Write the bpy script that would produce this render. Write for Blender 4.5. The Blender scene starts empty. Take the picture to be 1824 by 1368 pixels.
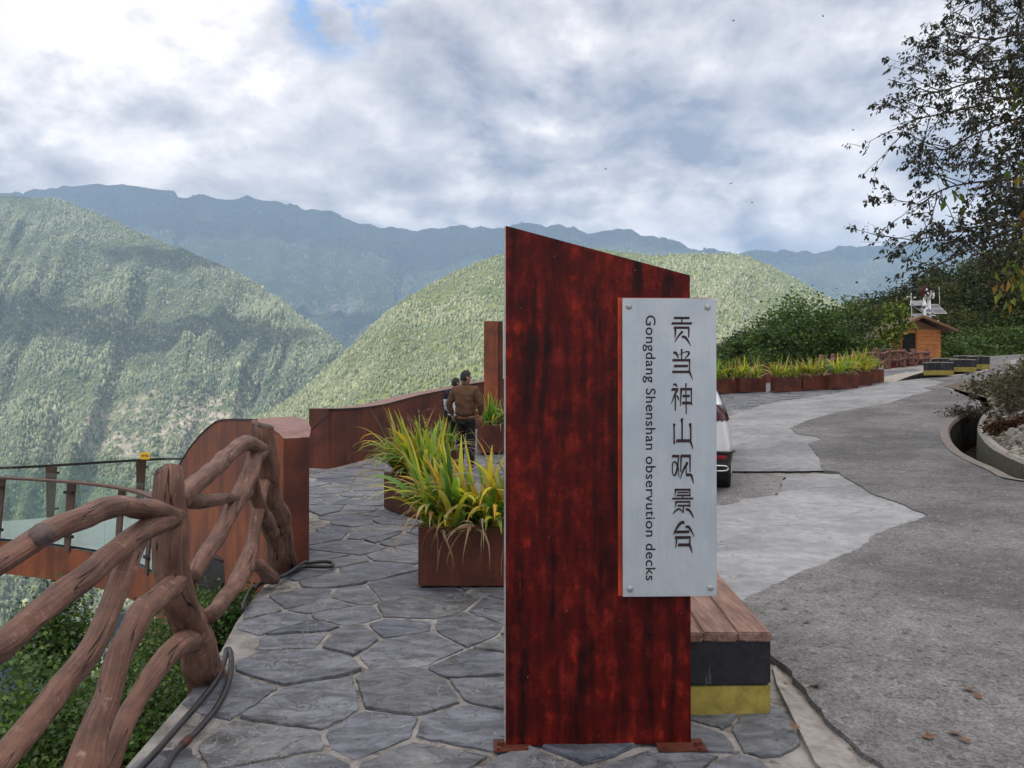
import bpy, bmesh, math, random
import numpy as np
from mathutils import Vector, Matrix, noise
from mathutils.geometry import delaunay_2d_cdt
R = math.radians
sc = bpy.context.scene
COL = sc.collection

# ------------------------------------------------------------------ camera
F, CX, CY = 1330.0, 912.0, 684.0          # photo pixels
PITCH, CAMH = R(0.5), 1.4
cam_d = bpy.data.cameras.new('camera'); cam = bpy.data.objects.new('camera', cam_d); COL.objects.link(cam)
cam.location = (0, 0, CAMH); cam.rotation_euler = (R(90) + PITCH, 0, 0)
cam_d.sensor_width = 36; cam_d.lens = 36 * F / 1824; cam_d.clip_start = 0.05; cam_d.clip_end = 40000
sc.camera = cam

# ------------------------------------------------------------------ render settings
sc.view_settings.view_transform = 'Standard'; sc.view_settings.look = 'None'
sc.view_settings.exposure = 0.46; sc.view_settings.gamma = 1.0
sc.cycles.use_denoising = True
sc.cycles.max_bounces = 6; sc.cycles.diffuse_bounces = 3; sc.cycles.glossy_bounces = 3
sc.cycles.transparent_max_bounces = 12; sc.cycles.transmission_bounces = 4; sc.cycles.volume_bounces = 0

# ------------------------------------------------------------------ node helper
class NT:
    def __init__(s, tree): s.t = tree; tree.nodes.clear()
    def new(s, typ, **kw):
        n = s.t.nodes.new(typ)
        for k, v in kw.items(): setattr(n, k, v)
        return n
    def put(s, sock, v):
        if v is None: return
        if hasattr(v, 'is_output') or isinstance(v, bpy.types.NodeSocket): s.t.links.new(v, sock)
        elif isinstance(v, (tuple, list)) and sock.type == 'RGBA' and len(v) == 3: sock.default_value = (*v, 1)
        else: sock.default_value = v
    def m(s, op, a, b=None, c=None, clamp=False):
        n = s.new('ShaderNodeMath', operation=op, use_clamp=clamp)
        for i, v in enumerate((a, b, c)): s.put(n.inputs[i], v)
        return n.outputs[0]
    def vm(s, op, a, b=None, scale=None):
        n = s.new('ShaderNodeVectorMath', operation=op)
        s.put(n.inputs[0], a); s.put(n.inputs[1], b)
        if scale is not None: s.put(n.inputs['Scale'], scale)
        return n.outputs['Value'] if op in ('DOT_PRODUCT', 'LENGTH', 'DISTANCE') else n.outputs[0]
    def noise(s, vec, scale, detail=4, rough=0.55, dist=0.0, lac=2.0):
        n = s.new('ShaderNodeTexNoise'); s.put(n.inputs['Vector'], vec)
        n.inputs['Scale'].default_value = scale; n.inputs['Detail'].default_value = detail
        n.inputs['Roughness'].default_value = rough; n.inputs['Distortion'].default_value = dist
        n.inputs['Lacunarity'].default_value = lac
        return n.outputs['Fac']
    def voro(s, vec, scale, feature='F1', rnd=1.0, out='Distance'):
        n = s.new('ShaderNodeTexVoronoi', feature=feature); s.put(n.inputs['Vector'], vec)
        n.inputs['Scale'].default_value = scale; n.inputs['Randomness'].default_value = rnd
        return n.outputs[out]
    def ss(s, x, a, b, lo=0.0, hi=1.0):
        n = s.new('ShaderNodeMapRange', interpolation_type='SMOOTHSTEP', clamp=True)
        s.put(n.inputs['Value'], x); n.inputs['From Min'].default_value = a; n.inputs['From Max'].default_value = b
        s.put(n.inputs['To Min'], lo); s.put(n.inputs['To Max'], hi)
        return n.outputs['Result']
    def mix(s, f, a, b, mode='MIX'):
        n = s.new('ShaderNodeMix', data_type='RGBA', blend_type=mode)
        s.put(n.inputs[0], f); s.put(n.inputs[6], a); s.put(n.inputs[7], b)
        return n.outputs[2]
    def scalev(s, vec, v):
        return s.vm('MULTIPLY', vec, v)
    def coord(s, which='Object'): return s.new('ShaderNodeTexCoord').outputs[which]
    def pos(s): return s.new('ShaderNodeNewGeometry').outputs['Position']
    def attr(s, name, out='Color'): return s.new('ShaderNodeAttribute', attribute_name=name).outputs[out]
    def bump(s, h, strength=0.5, dist=0.01):
        n = s.new('ShaderNodeBump'); n.inputs['Strength'].default_value = strength; n.inputs['Distance'].default_value = dist
        s.put(n.inputs['Height'], h); return n.outputs[0]

CLOUD_SHIFT = (5.2, -1.3, 0.0)
# ------------------------------------------------------------------ world: cloudy sky over a Nishita sky
SUN = Vector((-0.45, -0.35, 0.82)).normalized()
sun_el = math.asin(SUN.z); sun_az = math.atan2(SUN.x, SUN.y)      # azimuth from +Y towards +X
W = bpy.data.worlds.new('World'); sc.world = W; W.use_nodes = True
n = NT(W.node_tree)
sky = n.new('ShaderNodeTexSky', sky_type='NISHITA'); sky.sun_disc = False
sky.sun_elevation = sun_el; sky.sun_rotation = sun_az % (2 * math.pi)
d = n.vm('NORMALIZE', n.coord('Generated'))
sep = n.new('ShaderNodeSeparateXYZ'); n.put(sep.inputs[0], d)
zz = n.m('MAXIMUM', sep.outputs[2], 0.0)
den = n.m('ADD', zz, 0.36)
comb = n.new('ShaderNodeCombineXYZ')
n.put(comb.inputs[0], n.m('DIVIDE', sep.outputs[0], den)); n.put(comb.inputs[1], n.m('DIVIDE', sep.outputs[1], den))
comb.inputs[2].default_value = 3.7
p = comb.outputs[0]
wq = n.new('ShaderNodeTexNoise'); n.put(wq.inputs['Vector'], p); wq.inputs['Scale'].default_value = 1.7; wq.inputs['Detail'].default_value = 4
pw = n.vm('ADD', p, n.vm('SCALE', n.vm('SUBTRACT', wq.outputs['Color'], (0.5, 0.5, 0.5)), None, 0.16))
pw = n.vm('ADD', pw, CLOUD_SHIFT)
def clouds(vec, det=8):
    big = n.noise(vec, 1.5, 2, 0.5, 0.0)
    mid = n.noise(vec, 3.4, det, 0.58, 0.0)
    return n.m('ADD', n.m('MULTIPLY', big, 0.48), n.m('MULTIPLY', mid, 0.52))
c0 = clouds(pw)
c1 = clouds(n.vm('ADD', pw, (-0.035, 0.065, 0.0)), 5)
edge = n.m('SUBTRACT', c0, c1)                                  # lit rims on the side of the light
br = n.m('ADD', n.m('MULTIPLY', edge, -2.9), n.m('ADD', n.ss(c0, 0.38, 0.60, 0.38, 0.02), n.ss(c0, 0.46, 0.51, 0.20, 0.06)))
fine = n.noise(pw, 13.0, 6, 0.62, 0.2)
br = n.m('ADD', br, n.m('MULTIPLY', n.m('SUBTRACT', fine, 0.5), 0.42))
glow = n.vm('DOT_PRODUCT', d, Vector((-0.40, 1.0, 0.45)).normalized()[:])
br = n.m('ADD', br, n.ss(glow, 0.955, 1.0, 0.0, 0.26))
low = n.ss(zz, 0.17, 0.30, 0.10, 0.0)
br = n.m('ADD', br, low)
mr = n.new('ShaderNodeMapRange', clamp=True); n.put(mr.inputs['Value'], br); mr.inputs['From Min'].default_value = -0.16; mr.inputs['From Max'].default_value = 1.0
br = mr.outputs['Result']
ccol = n.mix(br, (0.215, 0.215, 0.265), (1.52, 1.37, 1.25))
blue = n.mix(1.0, sky.outputs[0], (0.10, 0.10, 0.10), 'MULTIPLY')
gap = n.ss(c0, 0.30, 0.35)
gap = n.m('MAXIMUM', gap, n.ss(zz, 0.36, 0.46, 1.0, 0.0))
gd = n.vm('DOT_PRODUCT', d, Vector((-0.24, 1.0, 0.53)).normalized()[:])
gapc = n.m('MULTIPLY', n.ss(gd, 0.9968, 0.9995, 0.0, 1.0), n.ss(n.noise(p, 7.0, 5, 0.6), 0.44, 0.58))
fin = n.mix(gap, blue, ccol)
fin = n.mix(gapc, fin, (0.16, 0.36, 0.72))
# an overcast sky is brighter towards the zenith
gain = n.ss(sep.outputs[2], 0.44, 0.80, 1.0, 2.1)
warm = n.mix(n.ss(sep.outputs[2], 0.44, 0.7), (1.0, 1.0, 1.0), (1.02, 1.0, 0.95))
fin = n.mix(1.0, fin, warm, 'MULTIPLY')
vs = n.new('ShaderNodeVectorMath', operation='SCALE'); n.put(vs.inputs[0], fin); n.put(vs.inputs['Scale'], gain)
bg = n.new('ShaderNodeBackground'); n.put(bg.inputs[0], vs.outputs[0]); bg.inputs[1].default_value = 1.0
out = n.new('ShaderNodeOutputWorld'); n.put(out.inputs[0], bg.outputs[0])

# ------------------------------------------------------------------ sun
sd = bpy.data.lights.new('sun', 'SUN'); so = bpy.data.objects.new('sun', sd); COL.objects.link(so)
sd.energy = 5.0; sd.angle = R(0.7); sd.color = (1.0, 0.95, 0.86)
so.rotation_euler = SUN.to_track_quat('Z', 'Y').to_euler(); so.location = (0, 0, 50)

# ------------------------------------------------------------------ photo pixel -> place
_cp, _sp = math.cos(PITCH), math.sin(PITCH)
def ray(u, v):
    x = (u - CX) / F; z = -(v - CY) / F
    y2 = _cp - _sp * z
    return x / y2, (_sp + _cp * z) / y2
def P(u, v, Y):
    a, b = ray(u, v); return Vector((a * Y, Y, CAMH + b * Y))
def gz(x, y):
    s = 0.065 * x + 0.0557 * y - 0.70
    k = 0.10
    z = k * math.log1p(math.exp(s / k)) if s / k < 30 else s
    if y > 38: z -= 0.006 * (min(y, 62) - 38) ** 2
    return z
def G(u, v, lift=0.0):
    a, b = ray(u, v); lo = 0.5
    prev = 0.5
    Y = 0.5
    while Y < 70:
        if CAMH + b * Y < gz(a * Y, Y) + lift: break
        prev = Y; Y += 0.1
    lo, hi = prev, Y
    for _ in range(25):
        mid = (lo + hi) / 2
        if CAMH + b * mid < gz(a * mid, mid) + lift: hi = mid
        else: lo = mid
    return Vector((a * hi, hi, gz(a * hi, hi)))

# ------------------------------------------------------------------ object helpers
OFF = {}
def tag(o, label=None, cat=None, group=None, kind=None):
    if label: o['label'] = label
    if cat: o['category'] = cat
    if group: o['group'] = group
    if kind: o['kind'] = kind
    return o
def thing(name, label, cat, loc=(0, 0, 0), group=None):
    o = bpy.data.objects.new(name, None); COL.objects.link(o); o.empty_display_size = 0.1
    o.location = loc; OFF[o.name] = Vector(loc)
    return tag(o, label, cat, group)
class MB:
    """collects shapes (world coordinates) that become one mesh"""
    def __init__(s): s.v = []; s.f = []; s.mi = []; s.c = None; s.pv = None
    def add(s, vs, fs, mi=0):
        b = len(s.v); s.v += [tuple(x) for x in vs]; s.f += [tuple(i + b for i in f) for f in fs]; s.mi += [mi] * len(fs)
        return s
    def box(s, c, size, rot=None, mi=0, bevel=0.0):
        x, y, z = (q / 2 for q in size)
        M = rot if rot is not None else Matrix.Identity(3)
        c = Vector(c)
        if bevel <= 0:
            vs = [c + M @ Vector(q) for q in ((-x,-y,-z),(x,-y,-z),(x,y,-z),(-x,y,-z),(-x,-y,z),(x,-y,z),(x,y,z),(-x,y,z))]
            return s.add(vs, [(3,2,1,0),(4,5,6,7),(0,1,5,4),(1,2,6,5),(2,3,7,6),(3,0,4,7)], mi)
        bm = bmesh.new(); bmesh.ops.create_cube(bm, size=1.0)
        for v in bm.verts: v.co = Vector((v.co.x*2*x, v.co.y*2*y, v.co.z*2*z))
        bmesh.ops.bevel(bm, geom=list(bm.edges), offset=bevel, segments=2, affect='EDGES')
        bm.verts.index_update()
        vs = [c + M @ v.co for v in bm.verts]; fs = [[v.index for v in f.verts] for f in bm.faces]
        bm.free(); return s.add(vs, fs, mi)
    def prism(s, poly, a, b, mi=0):
        """poly: list of points (Vector), extruded from offset a to offset b (vectors)"""
        k = len(poly); a = Vector(a); b = Vector(b)
        vs = [Vector(q) + a for q in poly] + [Vector(q) + b for q in poly]
        fs = [tuple(range(k - 1, -1, -1)), tuple(range(k, 2 * k))] + [(i, (i+1) % k, k + (i+1) % k, k + i) for i in range(k)]
        return s.add(vs, fs, mi)
    def tube(s, pts, rad, seg=8, mi=0, cap=True):
        v, f = tube_geo(pts, rad, seg, cap)[:2]; return s.add(v, f, mi)
    def build(s, name, mats, parent=None, smooth=False, local=False, base=None):
        return mk(name, s.v, s.f, mats, parent, smooth, local, base, s.mi)
def tube_geo(pts, rad, seg=8, cap=True, wob=0.0, seed=0, wscale=3.0):
    pts = [Vector(q) for q in pts]; n_ = len(pts)
    if not hasattr(rad, '__len__'): rad = [rad] * n_
    tang = []
    for i in range(n_):
        t = pts[min(i + 1, n_ - 1)] - pts[max(i - 1, 0)]
        tang.append(t.normalized() if t.length > 1e-9 else Vector((0, 0, 1)))
    up = Vector((0, 0, 1)) if abs(tang[0].z) < 0.9 else Vector((1, 0, 0))
    a = tang[0].cross(up).normalized()
    vs, fs, pv = [], [], []
    L = 0.0
    for i in range(n_):
        if i: L += (pts[i] - pts[i - 1]).length
        a = (a - tang[i] * a.dot(tang[i])).normalized(); b = tang[i].cross(a)
        for k in range(seg):
            th = 2 * math.pi * k / seg
            dr = 1.0
            if wob:
                q = Vector((math.cos(th) * 1.1, math.sin(th) * 1.1, L * wscale)) + Vector((seed * 7.3, seed * 3.1, 0))
                dr += wob * noise.noise(q) + 0.4 * wob * noise.noise(q * 3.0)
            vs.append(pts[i] + (a * math.cos(th) + b * math.sin(th)) * rad[i] * dr)
            pv.append((math.cos(th), math.sin(th), L))
    for i in range(n_ - 1):
        for k in range(seg):
            k2 = (k + 1) % seg
            fs.append((i * seg + k, i * seg + k2, (i + 1) * seg + k2, (i + 1) * seg + k))
    if cap:
        fs.append(tuple(range(seg - 1, -1, -1))); fs.append(tuple((n_ - 1) * seg + k for k in range(seg)))
    return vs, fs, pv
def mk(name, vs, fs, mats, parent=None, smooth=False, local=False, base=None, mi=None, col=None, vec=None):
    me = bpy.data.meshes.new(name)
    if parent is not None and not local: off = OFF[parent.name]
    elif base is not None: off = Vector(base)
    else: off = Vector((0, 0, 0))
    if isinstance(vs, np.ndarray):
        va = vs - np.array(off[:])
    else:
        va = np.array([tuple(q) for q in vs], dtype=float).reshape(-1, 3) - np.array(off[:])
    if isinstance(fs, np.ndarray):
        k = fs.shape[1]
        me.vertices.add(len(va)); me.vertices.foreach_set('co', va.astype(np.float32).ravel())
        me.loops.add(fs.size); me.loops.foreach_set('vertex_index', fs.astype(np.int32).ravel())
        me.polygons.add(len(fs)); me.polygons.foreach_set('loop_start', np.arange(0, fs.size, k, dtype=np.int32))
        me.update(calc_edges=True)
    else:
        me.from_pydata(va.tolist(), [], [tuple(f) for f in fs])
    if not isinstance(mats, (list, tuple)): mats = [mats]
    for m in mats: me.materials.append(m)
    if mi is not None and len(mats) > 1: me.polygons.foreach_set('material_index', np.array(mi, dtype=np.int32))
    if smooth: me.polygons.foreach_set('use_smooth', np.ones(len(me.polygons), dtype=bool))
    if col is not None:
        ca = me.color_attributes.new('col', 'FLOAT_COLOR', 'POINT')
        c = np.ones((len(va), 4), dtype=np.float32); c[:, :3] = np.asarray(col, dtype=np.float32)[:, :3]
        ca.data.foreach_set('color', c.ravel())
    if vec is not None:
        at = me.attributes.new('pv', 'FLOAT_VECTOR', 'POINT'); at.data.foreach_set('vector', np.asarray(vec, dtype=np.float32).ravel())
    me.validate(); me.update()
    o = bpy.data.objects.new(name, me); COL.objects.link(o)
    if parent is not None:
        o.parent = parent; OFF[o.name] = OFF[parent.name] if not local else Vector((0, 0, 0))
    else:
        o.location = off; OFF[o.name] = Vector(off)
    return o
def structure(o): o['kind'] = 'structure'; return o
def copy_tree(o, parent=None):
    c = o.copy(); COL.objects.link(c)
    if parent is not None: c.parent = parent
    for ch in list(o.children): copy_tree(ch, c)
    return c
def spline(pts, k=6):
    """Catmull-Rom through tuples of any length"""
    pts = [np.array(q, dtype=float) for q in pts]
    Q = [2 * pts[0] - pts[1]] + pts + [2 * pts[-1] - pts[-2]]
    o = []
    for i in range(1, len(Q) - 2):
        for j in range(k):
            t = j / k
            o.append(0.5 * ((2 * Q[i]) + (Q[i+1] - Q[i-1]) * t + (2*Q[i-1] - 5*Q[i] + 4*Q[i+1] - Q[i+2]) * t*t + (3*Q[i] - Q[i-1] - 3*Q[i+1] + Q[i+2]) * t**3))
    o.append(pts[-1]); return o
def inside(x, y, poly):
    c = False; j = len(poly) - 1
    for i in range(len(poly)):
        xi, yi = poly[i][0], poly[i][1]; xj, yj = poly[j][0], poly[j][1]
        if (yi > y) != (yj > y) and x < (xj - xi) * (y - yi) / (yj - yi) + xi: c = not c
        j = i
    return c
def poly_sheet(poly, sp, zf, jag=0.0, seed=1):
    """flat polygon -> triangulated sheet following zf; returns verts, faces, boundary loop"""
    rnd = random.Random(seed); b = []
    for i in range(len(poly)):
        p0 = Vector(poly[i][:2]); p1 = Vector(poly[(i + 1) % len(poly)][:2])
        m_ = max(1, int((p1 - p0).length / (sp * (0.5 if not jag else 0.15))))
        for j in range(m_):
            q = p0.lerp(p1, j / m_)
            if jag:
                nn = noise.noise(Vector((q.x * 3.1, q.y * 3.1, seed))) + 0.6 * noise.noise(Vector((q.x * 11, q.y * 11, seed))) + 0.4 * noise.noise(Vector((q.x * 29, q.y * 29, seed)))
                dv = (p1 - p0).normalized(); q = q + Vector((-dv.y, dv.x)) * nn * jag
            b.append(q)
    nb = len(b); pts = list(b)
    xs = [q.x for q in b]; ys = [q.y for q in b]
    x = min(xs)
    while x < max(xs):
        y = min(ys)
        while y < max(ys):
            q = (x + rnd.uniform(-.2, .2) * sp, y + rnd.uniform(-.2, .2) * sp)
            if inside(q[0], q[1], b): pts.append(Vector(q))
            y += sp
        x += sp
    r = delaunay_2d_cdt(pts, [(i, (i + 1) % nb) for i in range(nb)], [], 1, 1e-5)
    vs = [Vector((q.x, q.y, zf(q.x, q.y))) for q in r[0]]
    fs = []
    for f in r[2]:
        a_, b_, c_ = (vs[i] for i in f[:3])
        fs.append(tuple(f) if (b_ - a_).cross(c_ - a_).z > 0 else tuple(reversed(f)))
    return vs, fs, b
# ------------------------------------------------------------------ materials
def newmat(name):
    m = bpy.data.materials.new(name); m.use_nodes = True
    n = NT(m.node_tree); o = n.new('ShaderNodeOutputMaterial')
    return m, n, o
def principled(n, o, base, rough=0.7, metal=0.0, spec=0.4, bump=None, **kw):
    b = n.new('ShaderNodeBsdfPrincipled')
    n.put(b.inputs['Base Color'], base); n.put(b.inputs['Roughness'], rough); n.put(b.inputs['Metallic'], metal)
    n.put(b.inputs['Specular IOR Level'], spec)
    if bump is not None: n.put(b.inputs['Normal'], bump)
    for k, v in kw.items(): n.put(b.inputs[k], v)
    n.put(o.inputs[0], b.outputs[0]); return b
def plain(name, col, rough=0.6, metal=0.0, spec=0.4, var=0.12, scale=6.0, bumpd=0.0, **kw):
    m, n, o = newmat(name)
    c = n.coord('Object'); f = n.noise(c, scale, 5, 0.6)
    g = n.ss(f, 0.3, 0.7, 1 - var, 1 + var)
    cc = n.vm('SCALE', tuple(col), None, g)
    bp = n.bump(f, 0.4, bumpd) if bumpd else None
    principled(n, o, cc, rough, metal, spec, bp, **kw); return m

def mat_mortar():
    m, n, o = newmat('mortar'); c = n.pos()
    f = n.noise(c, 5, 8, 0.65); g = n.noise(c, 34, 6, 0.7); h = n.noise(c, 1.2, 4, 0.6)
    col = n.mix(n.ss(f, 0.34, 0.66), (0.18, 0.174, 0.166), (0.35, 0.342, 0.33))
    col = n.mix(n.ss(n.noise(c, 6.5, 8, 0.72, 0.5), 0.53, 0.62, 0, 0.85), col, (0.105, 0.090, 0.078))
    col = n.mix(n.ss(g, 0.60, 0.72, 0, 0.6), col, (0.10, 0.09, 0.08))
    hh = n.m('ADD', n.m('MULTIPLY', f, 1.0), n.m('MULTIPLY', g, 0.35))
    principled(n, o, col, 0.9, spec=0.2, bump=n.bump(hh, 0.9, 0.03)); return m
def mat_slate():
    m, n, o = newmat('slate'); c = n.pos()
    a = n.attr('col'); sp = n.new('ShaderNodeSeparateColor'); n.put(sp.inputs[0], a)
    w = n.noise(c, 3.0, 3, 0.5)
    cv = n.vm('ADD', c, n.scalev(n.attr('col'), (3.0, 5.0, 2.0)))
    lay = n.noise(n.scalev(cv, (1.6, 3.2, 3.0)), 3.2, 10, 0.68, 0.6)
    fine = n.noise(cv, 60, 5, 0.7)
    col = n.mix(sp.outputs[0], (0.088, 0.102, 0.136), (0.162, 0.176, 0.208))
    col = n.mix(n.m('MULTIPLY', sp.outputs[1], 0.55), col, (0.16, 0.165, 0.155))
    col = n.vm('SCALE', col, None, n.ss(lay, 0.36, 0.64, 0.60, 1.42))
    dust = n.ss(n.noise(cv, 4.5, 9, 0.7, 0.5), 0.55, 0.72, 0, 0.55)
    col = n.mix(dust, col, (0.33, 0.325, 0.31))
    vein = n.m('ABSOLUTE', n.m('SUBTRACT', n.noise(cv, 3.2, 4, 0.55, 1.3), 0.5))
    col = n.mix(n.ss(vein, 0.0, 0.010, 0.75, 0.0), col, (0.035, 0.036, 0.042))
    vein2 = n.m('ABSOLUTE', n.m('SUBTRACT', n.noise(cv, 5.5, 5, 0.6, 1.0), 0.5))
    col = n.mix(n.m('MULTIPLY', n.ss(vein2, 0.0, 0.012, 0.8, 0.0), n.ss(n.noise(cv, 2.2, 3, 0.5), 0.48, 0.60)), col, (0.36, 0.355, 0.34))
    col = n.mix(n.ss(fine, 0.66, 0.74, 0, 0.7), col, (0.42, 0.42, 0.40))
    col = n.mix(n.ss(n.noise(cv, 1.9, 7, 0.7, 0.4), 0.56, 0.70, 0, 0.6), col, (0.062, 0.060, 0.060))
    col = n.mix(n.ss(n.noise(cv, 8.0, 8, 0.75), 0.60, 0.72, 0, 0.5), col, (0.26, 0.245, 0.22))
    rough = n.ss(lay, 0.3, 0.7, 0.46, 0.68)
    step = n.new('ShaderNodeMath', operation='SNAP'); n.put(step.inputs[0], lay); step.inputs[1].default_value = 0.07
    hh = n.m('ADD', n.m('MULTIPLY', step.outputs[0], 0.9), n.m('ADD', n.m('MULTIPLY', fine, 0.06), n.m('MULTIPLY', lay, 0.5)))
    principled(n, o, col, rough, spec=0.45, bump=n.bump(hh, 1.0, 0.04)); return m
def mat_asphalt(name='asphalt', dark=1.0):
    m, n, o = newmat(name); c = n.pos()
    big = n.noise(c, 0.7, 5, 0.6, 0.3); med = n.noise(n.scalev(c, (1, 1, 1)), 6, 6, 0.65); g = n.voro(c, 95, 'F1', 1.0, 'Color')
    gs = n.new('ShaderNodeSeparateColor'); n.put(gs.inputs[0], g)
    gd = n.voro(c, 95)
    b1 = n.voro(n.vm('ADD', c, n.vm('SCALE', c, None, n.m('MULTIPLY', med, 0.02))), 42, 'F1', 1.0, 'Color'); bs = n.new('ShaderNodeSeparateColor'); n.put(bs.inputs[0], b1)
    col = n.mix(n.ss(big, 0.32, 0.68), (0.100, 0.100, 0.103), (0.174, 0.174, 0.178))
    col = n.vm('SCALE', col, None, n.ss(med, 0.3, 0.7, 0.82, 1.2))
    col = n.vm('SCALE', col, None, n.ss(gs.outputs[0], 0.0, 1.0, 0.70, 1.32))
    col = n.mix(n.ss(bs.outputs[1], 0.97, 0.975, 0, 0.40), col, (0.34, 0.33, 0.32))
    col = n.mix(n.ss(bs.outputs[2], 0.955, 0.96, 0, 0.6), col, (0.045, 0.042, 0.040))
    patch = n.noise(c, 2.3, 6, 0.7, 0.6)
    col = n.mix(n.ss(patch, 0.60, 0.70, 0, 0.5), col, (0.055, 0.053, 0.053))
    col = n.mix(n.ss(n.noise(c, 1.1, 6, 0.65), 0.58, 0.72, 0, 0.45), col, (0.24, 0.235, 0.23))
    col = n.vm('SCALE', col, None, dark)
    hh = n.m('ADD', n.m('MULTIPLY', gd, 0.6), n.m('MULTIPLY', med, 0.8))
    principled(n, o, col, 0.88, spec=0.3, bump=n.bump(hh, 0.75, 0.012)); return m
def mat_patch(name, tint):
    m, n, o = newmat(name); c = n.pos()
    big = n.noise(c, 0.9, 7, 0.66, 0.4); med = n.noise(c, 7, 8, 0.75); g = n.noise(c, 70, 3, 0.7)
    col = n.mix(n.ss(big, 0.34, 0.66), tuple(0.72 * q for q in tint), tuple(1.12 * q for q in tint))
    col = n.vm('SCALE', col, None, n.ss(med, 0.3, 0.7, 0.78, 1.18))
    col = n.mix(n.ss(g, 0.64, 0.72, 0, 0.55), col, (0.13, 0.13, 0.13))
    wv = n.m('ABSOLUTE', n.m('SUBTRACT', n.noise(c, 0.55, 5, 0.6, 1.0), 0.5))
    col = n.mix(n.ss(wv, 0.0, 0.006, 0.45, 0.0), col, (0.10, 0.10, 0.10))
    col = n.mix(n.ss(n.noise(c, 2.6, 6, 0.7, 0.8), 0.58, 0.72, 0, 0.4), col, (0.19, 0.185, 0.18))
    principled(n, o, col, 0.86, spec=0.25, bump=n.bump(n.m('ADD', med, n.m('MULTIPLY', g, 0.3)), 0.4, 0.012)); return m
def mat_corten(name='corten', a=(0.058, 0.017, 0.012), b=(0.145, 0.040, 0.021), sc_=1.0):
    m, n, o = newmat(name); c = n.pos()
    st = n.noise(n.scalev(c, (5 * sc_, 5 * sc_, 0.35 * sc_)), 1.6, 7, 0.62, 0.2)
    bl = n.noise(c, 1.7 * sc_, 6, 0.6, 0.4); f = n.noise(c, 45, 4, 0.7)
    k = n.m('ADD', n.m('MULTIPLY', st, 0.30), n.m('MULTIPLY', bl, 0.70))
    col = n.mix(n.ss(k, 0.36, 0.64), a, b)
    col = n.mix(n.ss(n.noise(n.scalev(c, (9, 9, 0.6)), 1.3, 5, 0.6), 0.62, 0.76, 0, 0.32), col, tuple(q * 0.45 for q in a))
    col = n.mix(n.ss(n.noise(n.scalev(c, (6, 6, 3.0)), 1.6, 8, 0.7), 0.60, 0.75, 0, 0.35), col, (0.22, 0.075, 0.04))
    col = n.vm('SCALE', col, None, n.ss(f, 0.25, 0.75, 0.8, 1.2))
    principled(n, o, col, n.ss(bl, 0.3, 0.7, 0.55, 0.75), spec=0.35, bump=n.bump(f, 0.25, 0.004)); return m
def mat_board():
    m, n, o = newmat('lacquered_rust'); c = n.coord('Object')
    sx = n.new('ShaderNodeSeparateXYZ'); n.put(sx.inputs[0], c)
    # brush bands run upright, blotches sit on the bands
    warp = n.m('MULTIPLY', n.m('SUBTRACT', n.noise(n.scalev(c, (1, 1, 0.8)), 2.2, 3, 0.5), 0.5), 0.05)
    xx = n.m('ADD', sx.outputs[0], warp)
    cx_ = n.new('ShaderNodeCombineXYZ'); n.put(cx_.inputs[0], xx); cx_.inputs[1].default_value = 0.3
    n.put(cx_.inputs[2], n.m('MULTIPLY', sx.outputs[2], 0.10))
    band = n.noise(cx_.outputs[0], 17.0, 3, 0.6)
    cz = n.new('ShaderNodeCombineXYZ'); n.put(cz.inputs[0], n.m('MULTIPLY', xx, 9.0)); n.put(cz.inputs[1], 0.0); n.put(cz.inputs[2], n.m('MULTIPLY', sx.outputs[2], 7.0))
    blot = n.noise(cz.outputs[0], 1.5, 10, 0.66, 0.0)
    cz2 = n.new('ShaderNodeCombineXYZ'); n.put(cz2.inputs[0], n.m('MULTIPLY', xx, 30.0)); n.put(cz2.inputs[1], 4.0); n.put(cz2.inputs[2], n.m('MULTIPLY', sx.outputs[2], 1.6))
    thin = n.noise(cz2.outputs[0], 1.2, 6, 0.6, 0.0)
    fog = n.noise(n.scalev(c, (1.0, 1.0, 0.7)), 14, 9, 0.68, 0.2)
    k = n.m('ADD', n.m('MULTIPLY', band, 0.62), n.m('MULTIPLY', blot, 0.38))
    col = n.mix(n.ss(k, 0.35, 0.60), (0.0125, 0.0030, 0.0033), (0.080, 0.0056, 0.0042))
    col = n.mix(n.m('MULTIPLY', n.ss(fog, 0.46, 0.70), n.ss(k, 0.40, 0.54)), col, (0.15, 0.013, 0.008))
    rows = n.m('SINE', n.m('ADD', n.m('MULTIPLY', sx.outputs[2], 62.0), n.m('MULTIPLY', n.noise(cx_.outputs[0], 9.0, 1, 0.5), 14.0)))
    hot = n.m('MULTIPLY', n.ss(n.m('ADD', k, n.m('MULTIPLY', rows, 0.02)), 0.53, 0.63), n.m('MULTIPLY', n.ss(n.m('ADD', blot, n.m('MULTIPLY', rows, 0.06)), 0.46, 0.62), n.ss(fog, 0.38, 0.62)))
    col = n.mix(n.m('MULTIPLY', hot, 0.55), col, (0.34, 0.026, 0.009))
    hot2 = n.m('MULTIPLY', n.ss(thin, 0.60, 0.72), n.m('MULTIPLY', n.ss(fog, 0.46, 0.64), n.ss(n.noise(c, 2.3, 2, 0.5), 0.45, 0.6)))
    col = n.mix(n.m('MULTIPLY', hot2, 0.75), col, (0.25, 0.022, 0.008))
    fn = n.noise(c, 120, 4, 0.7)
    col = n.vm('SCALE', col, None, n.ss(fn, 0.25, 0.75, 0.75, 1.25))
    col = n.mix(n.ss(n.noise(c, 75, 2, 0.5), 0.775, 0.80), col, (0.30, 0.26, 0.24))
    principled(n, o, col, n.ss(fog, 0.3, 0.7, 0.32, 0.52), spec=0.13, bump=n.bump(n.m('ADD', fn, blot), 0.15, 0.003)); return m
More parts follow.
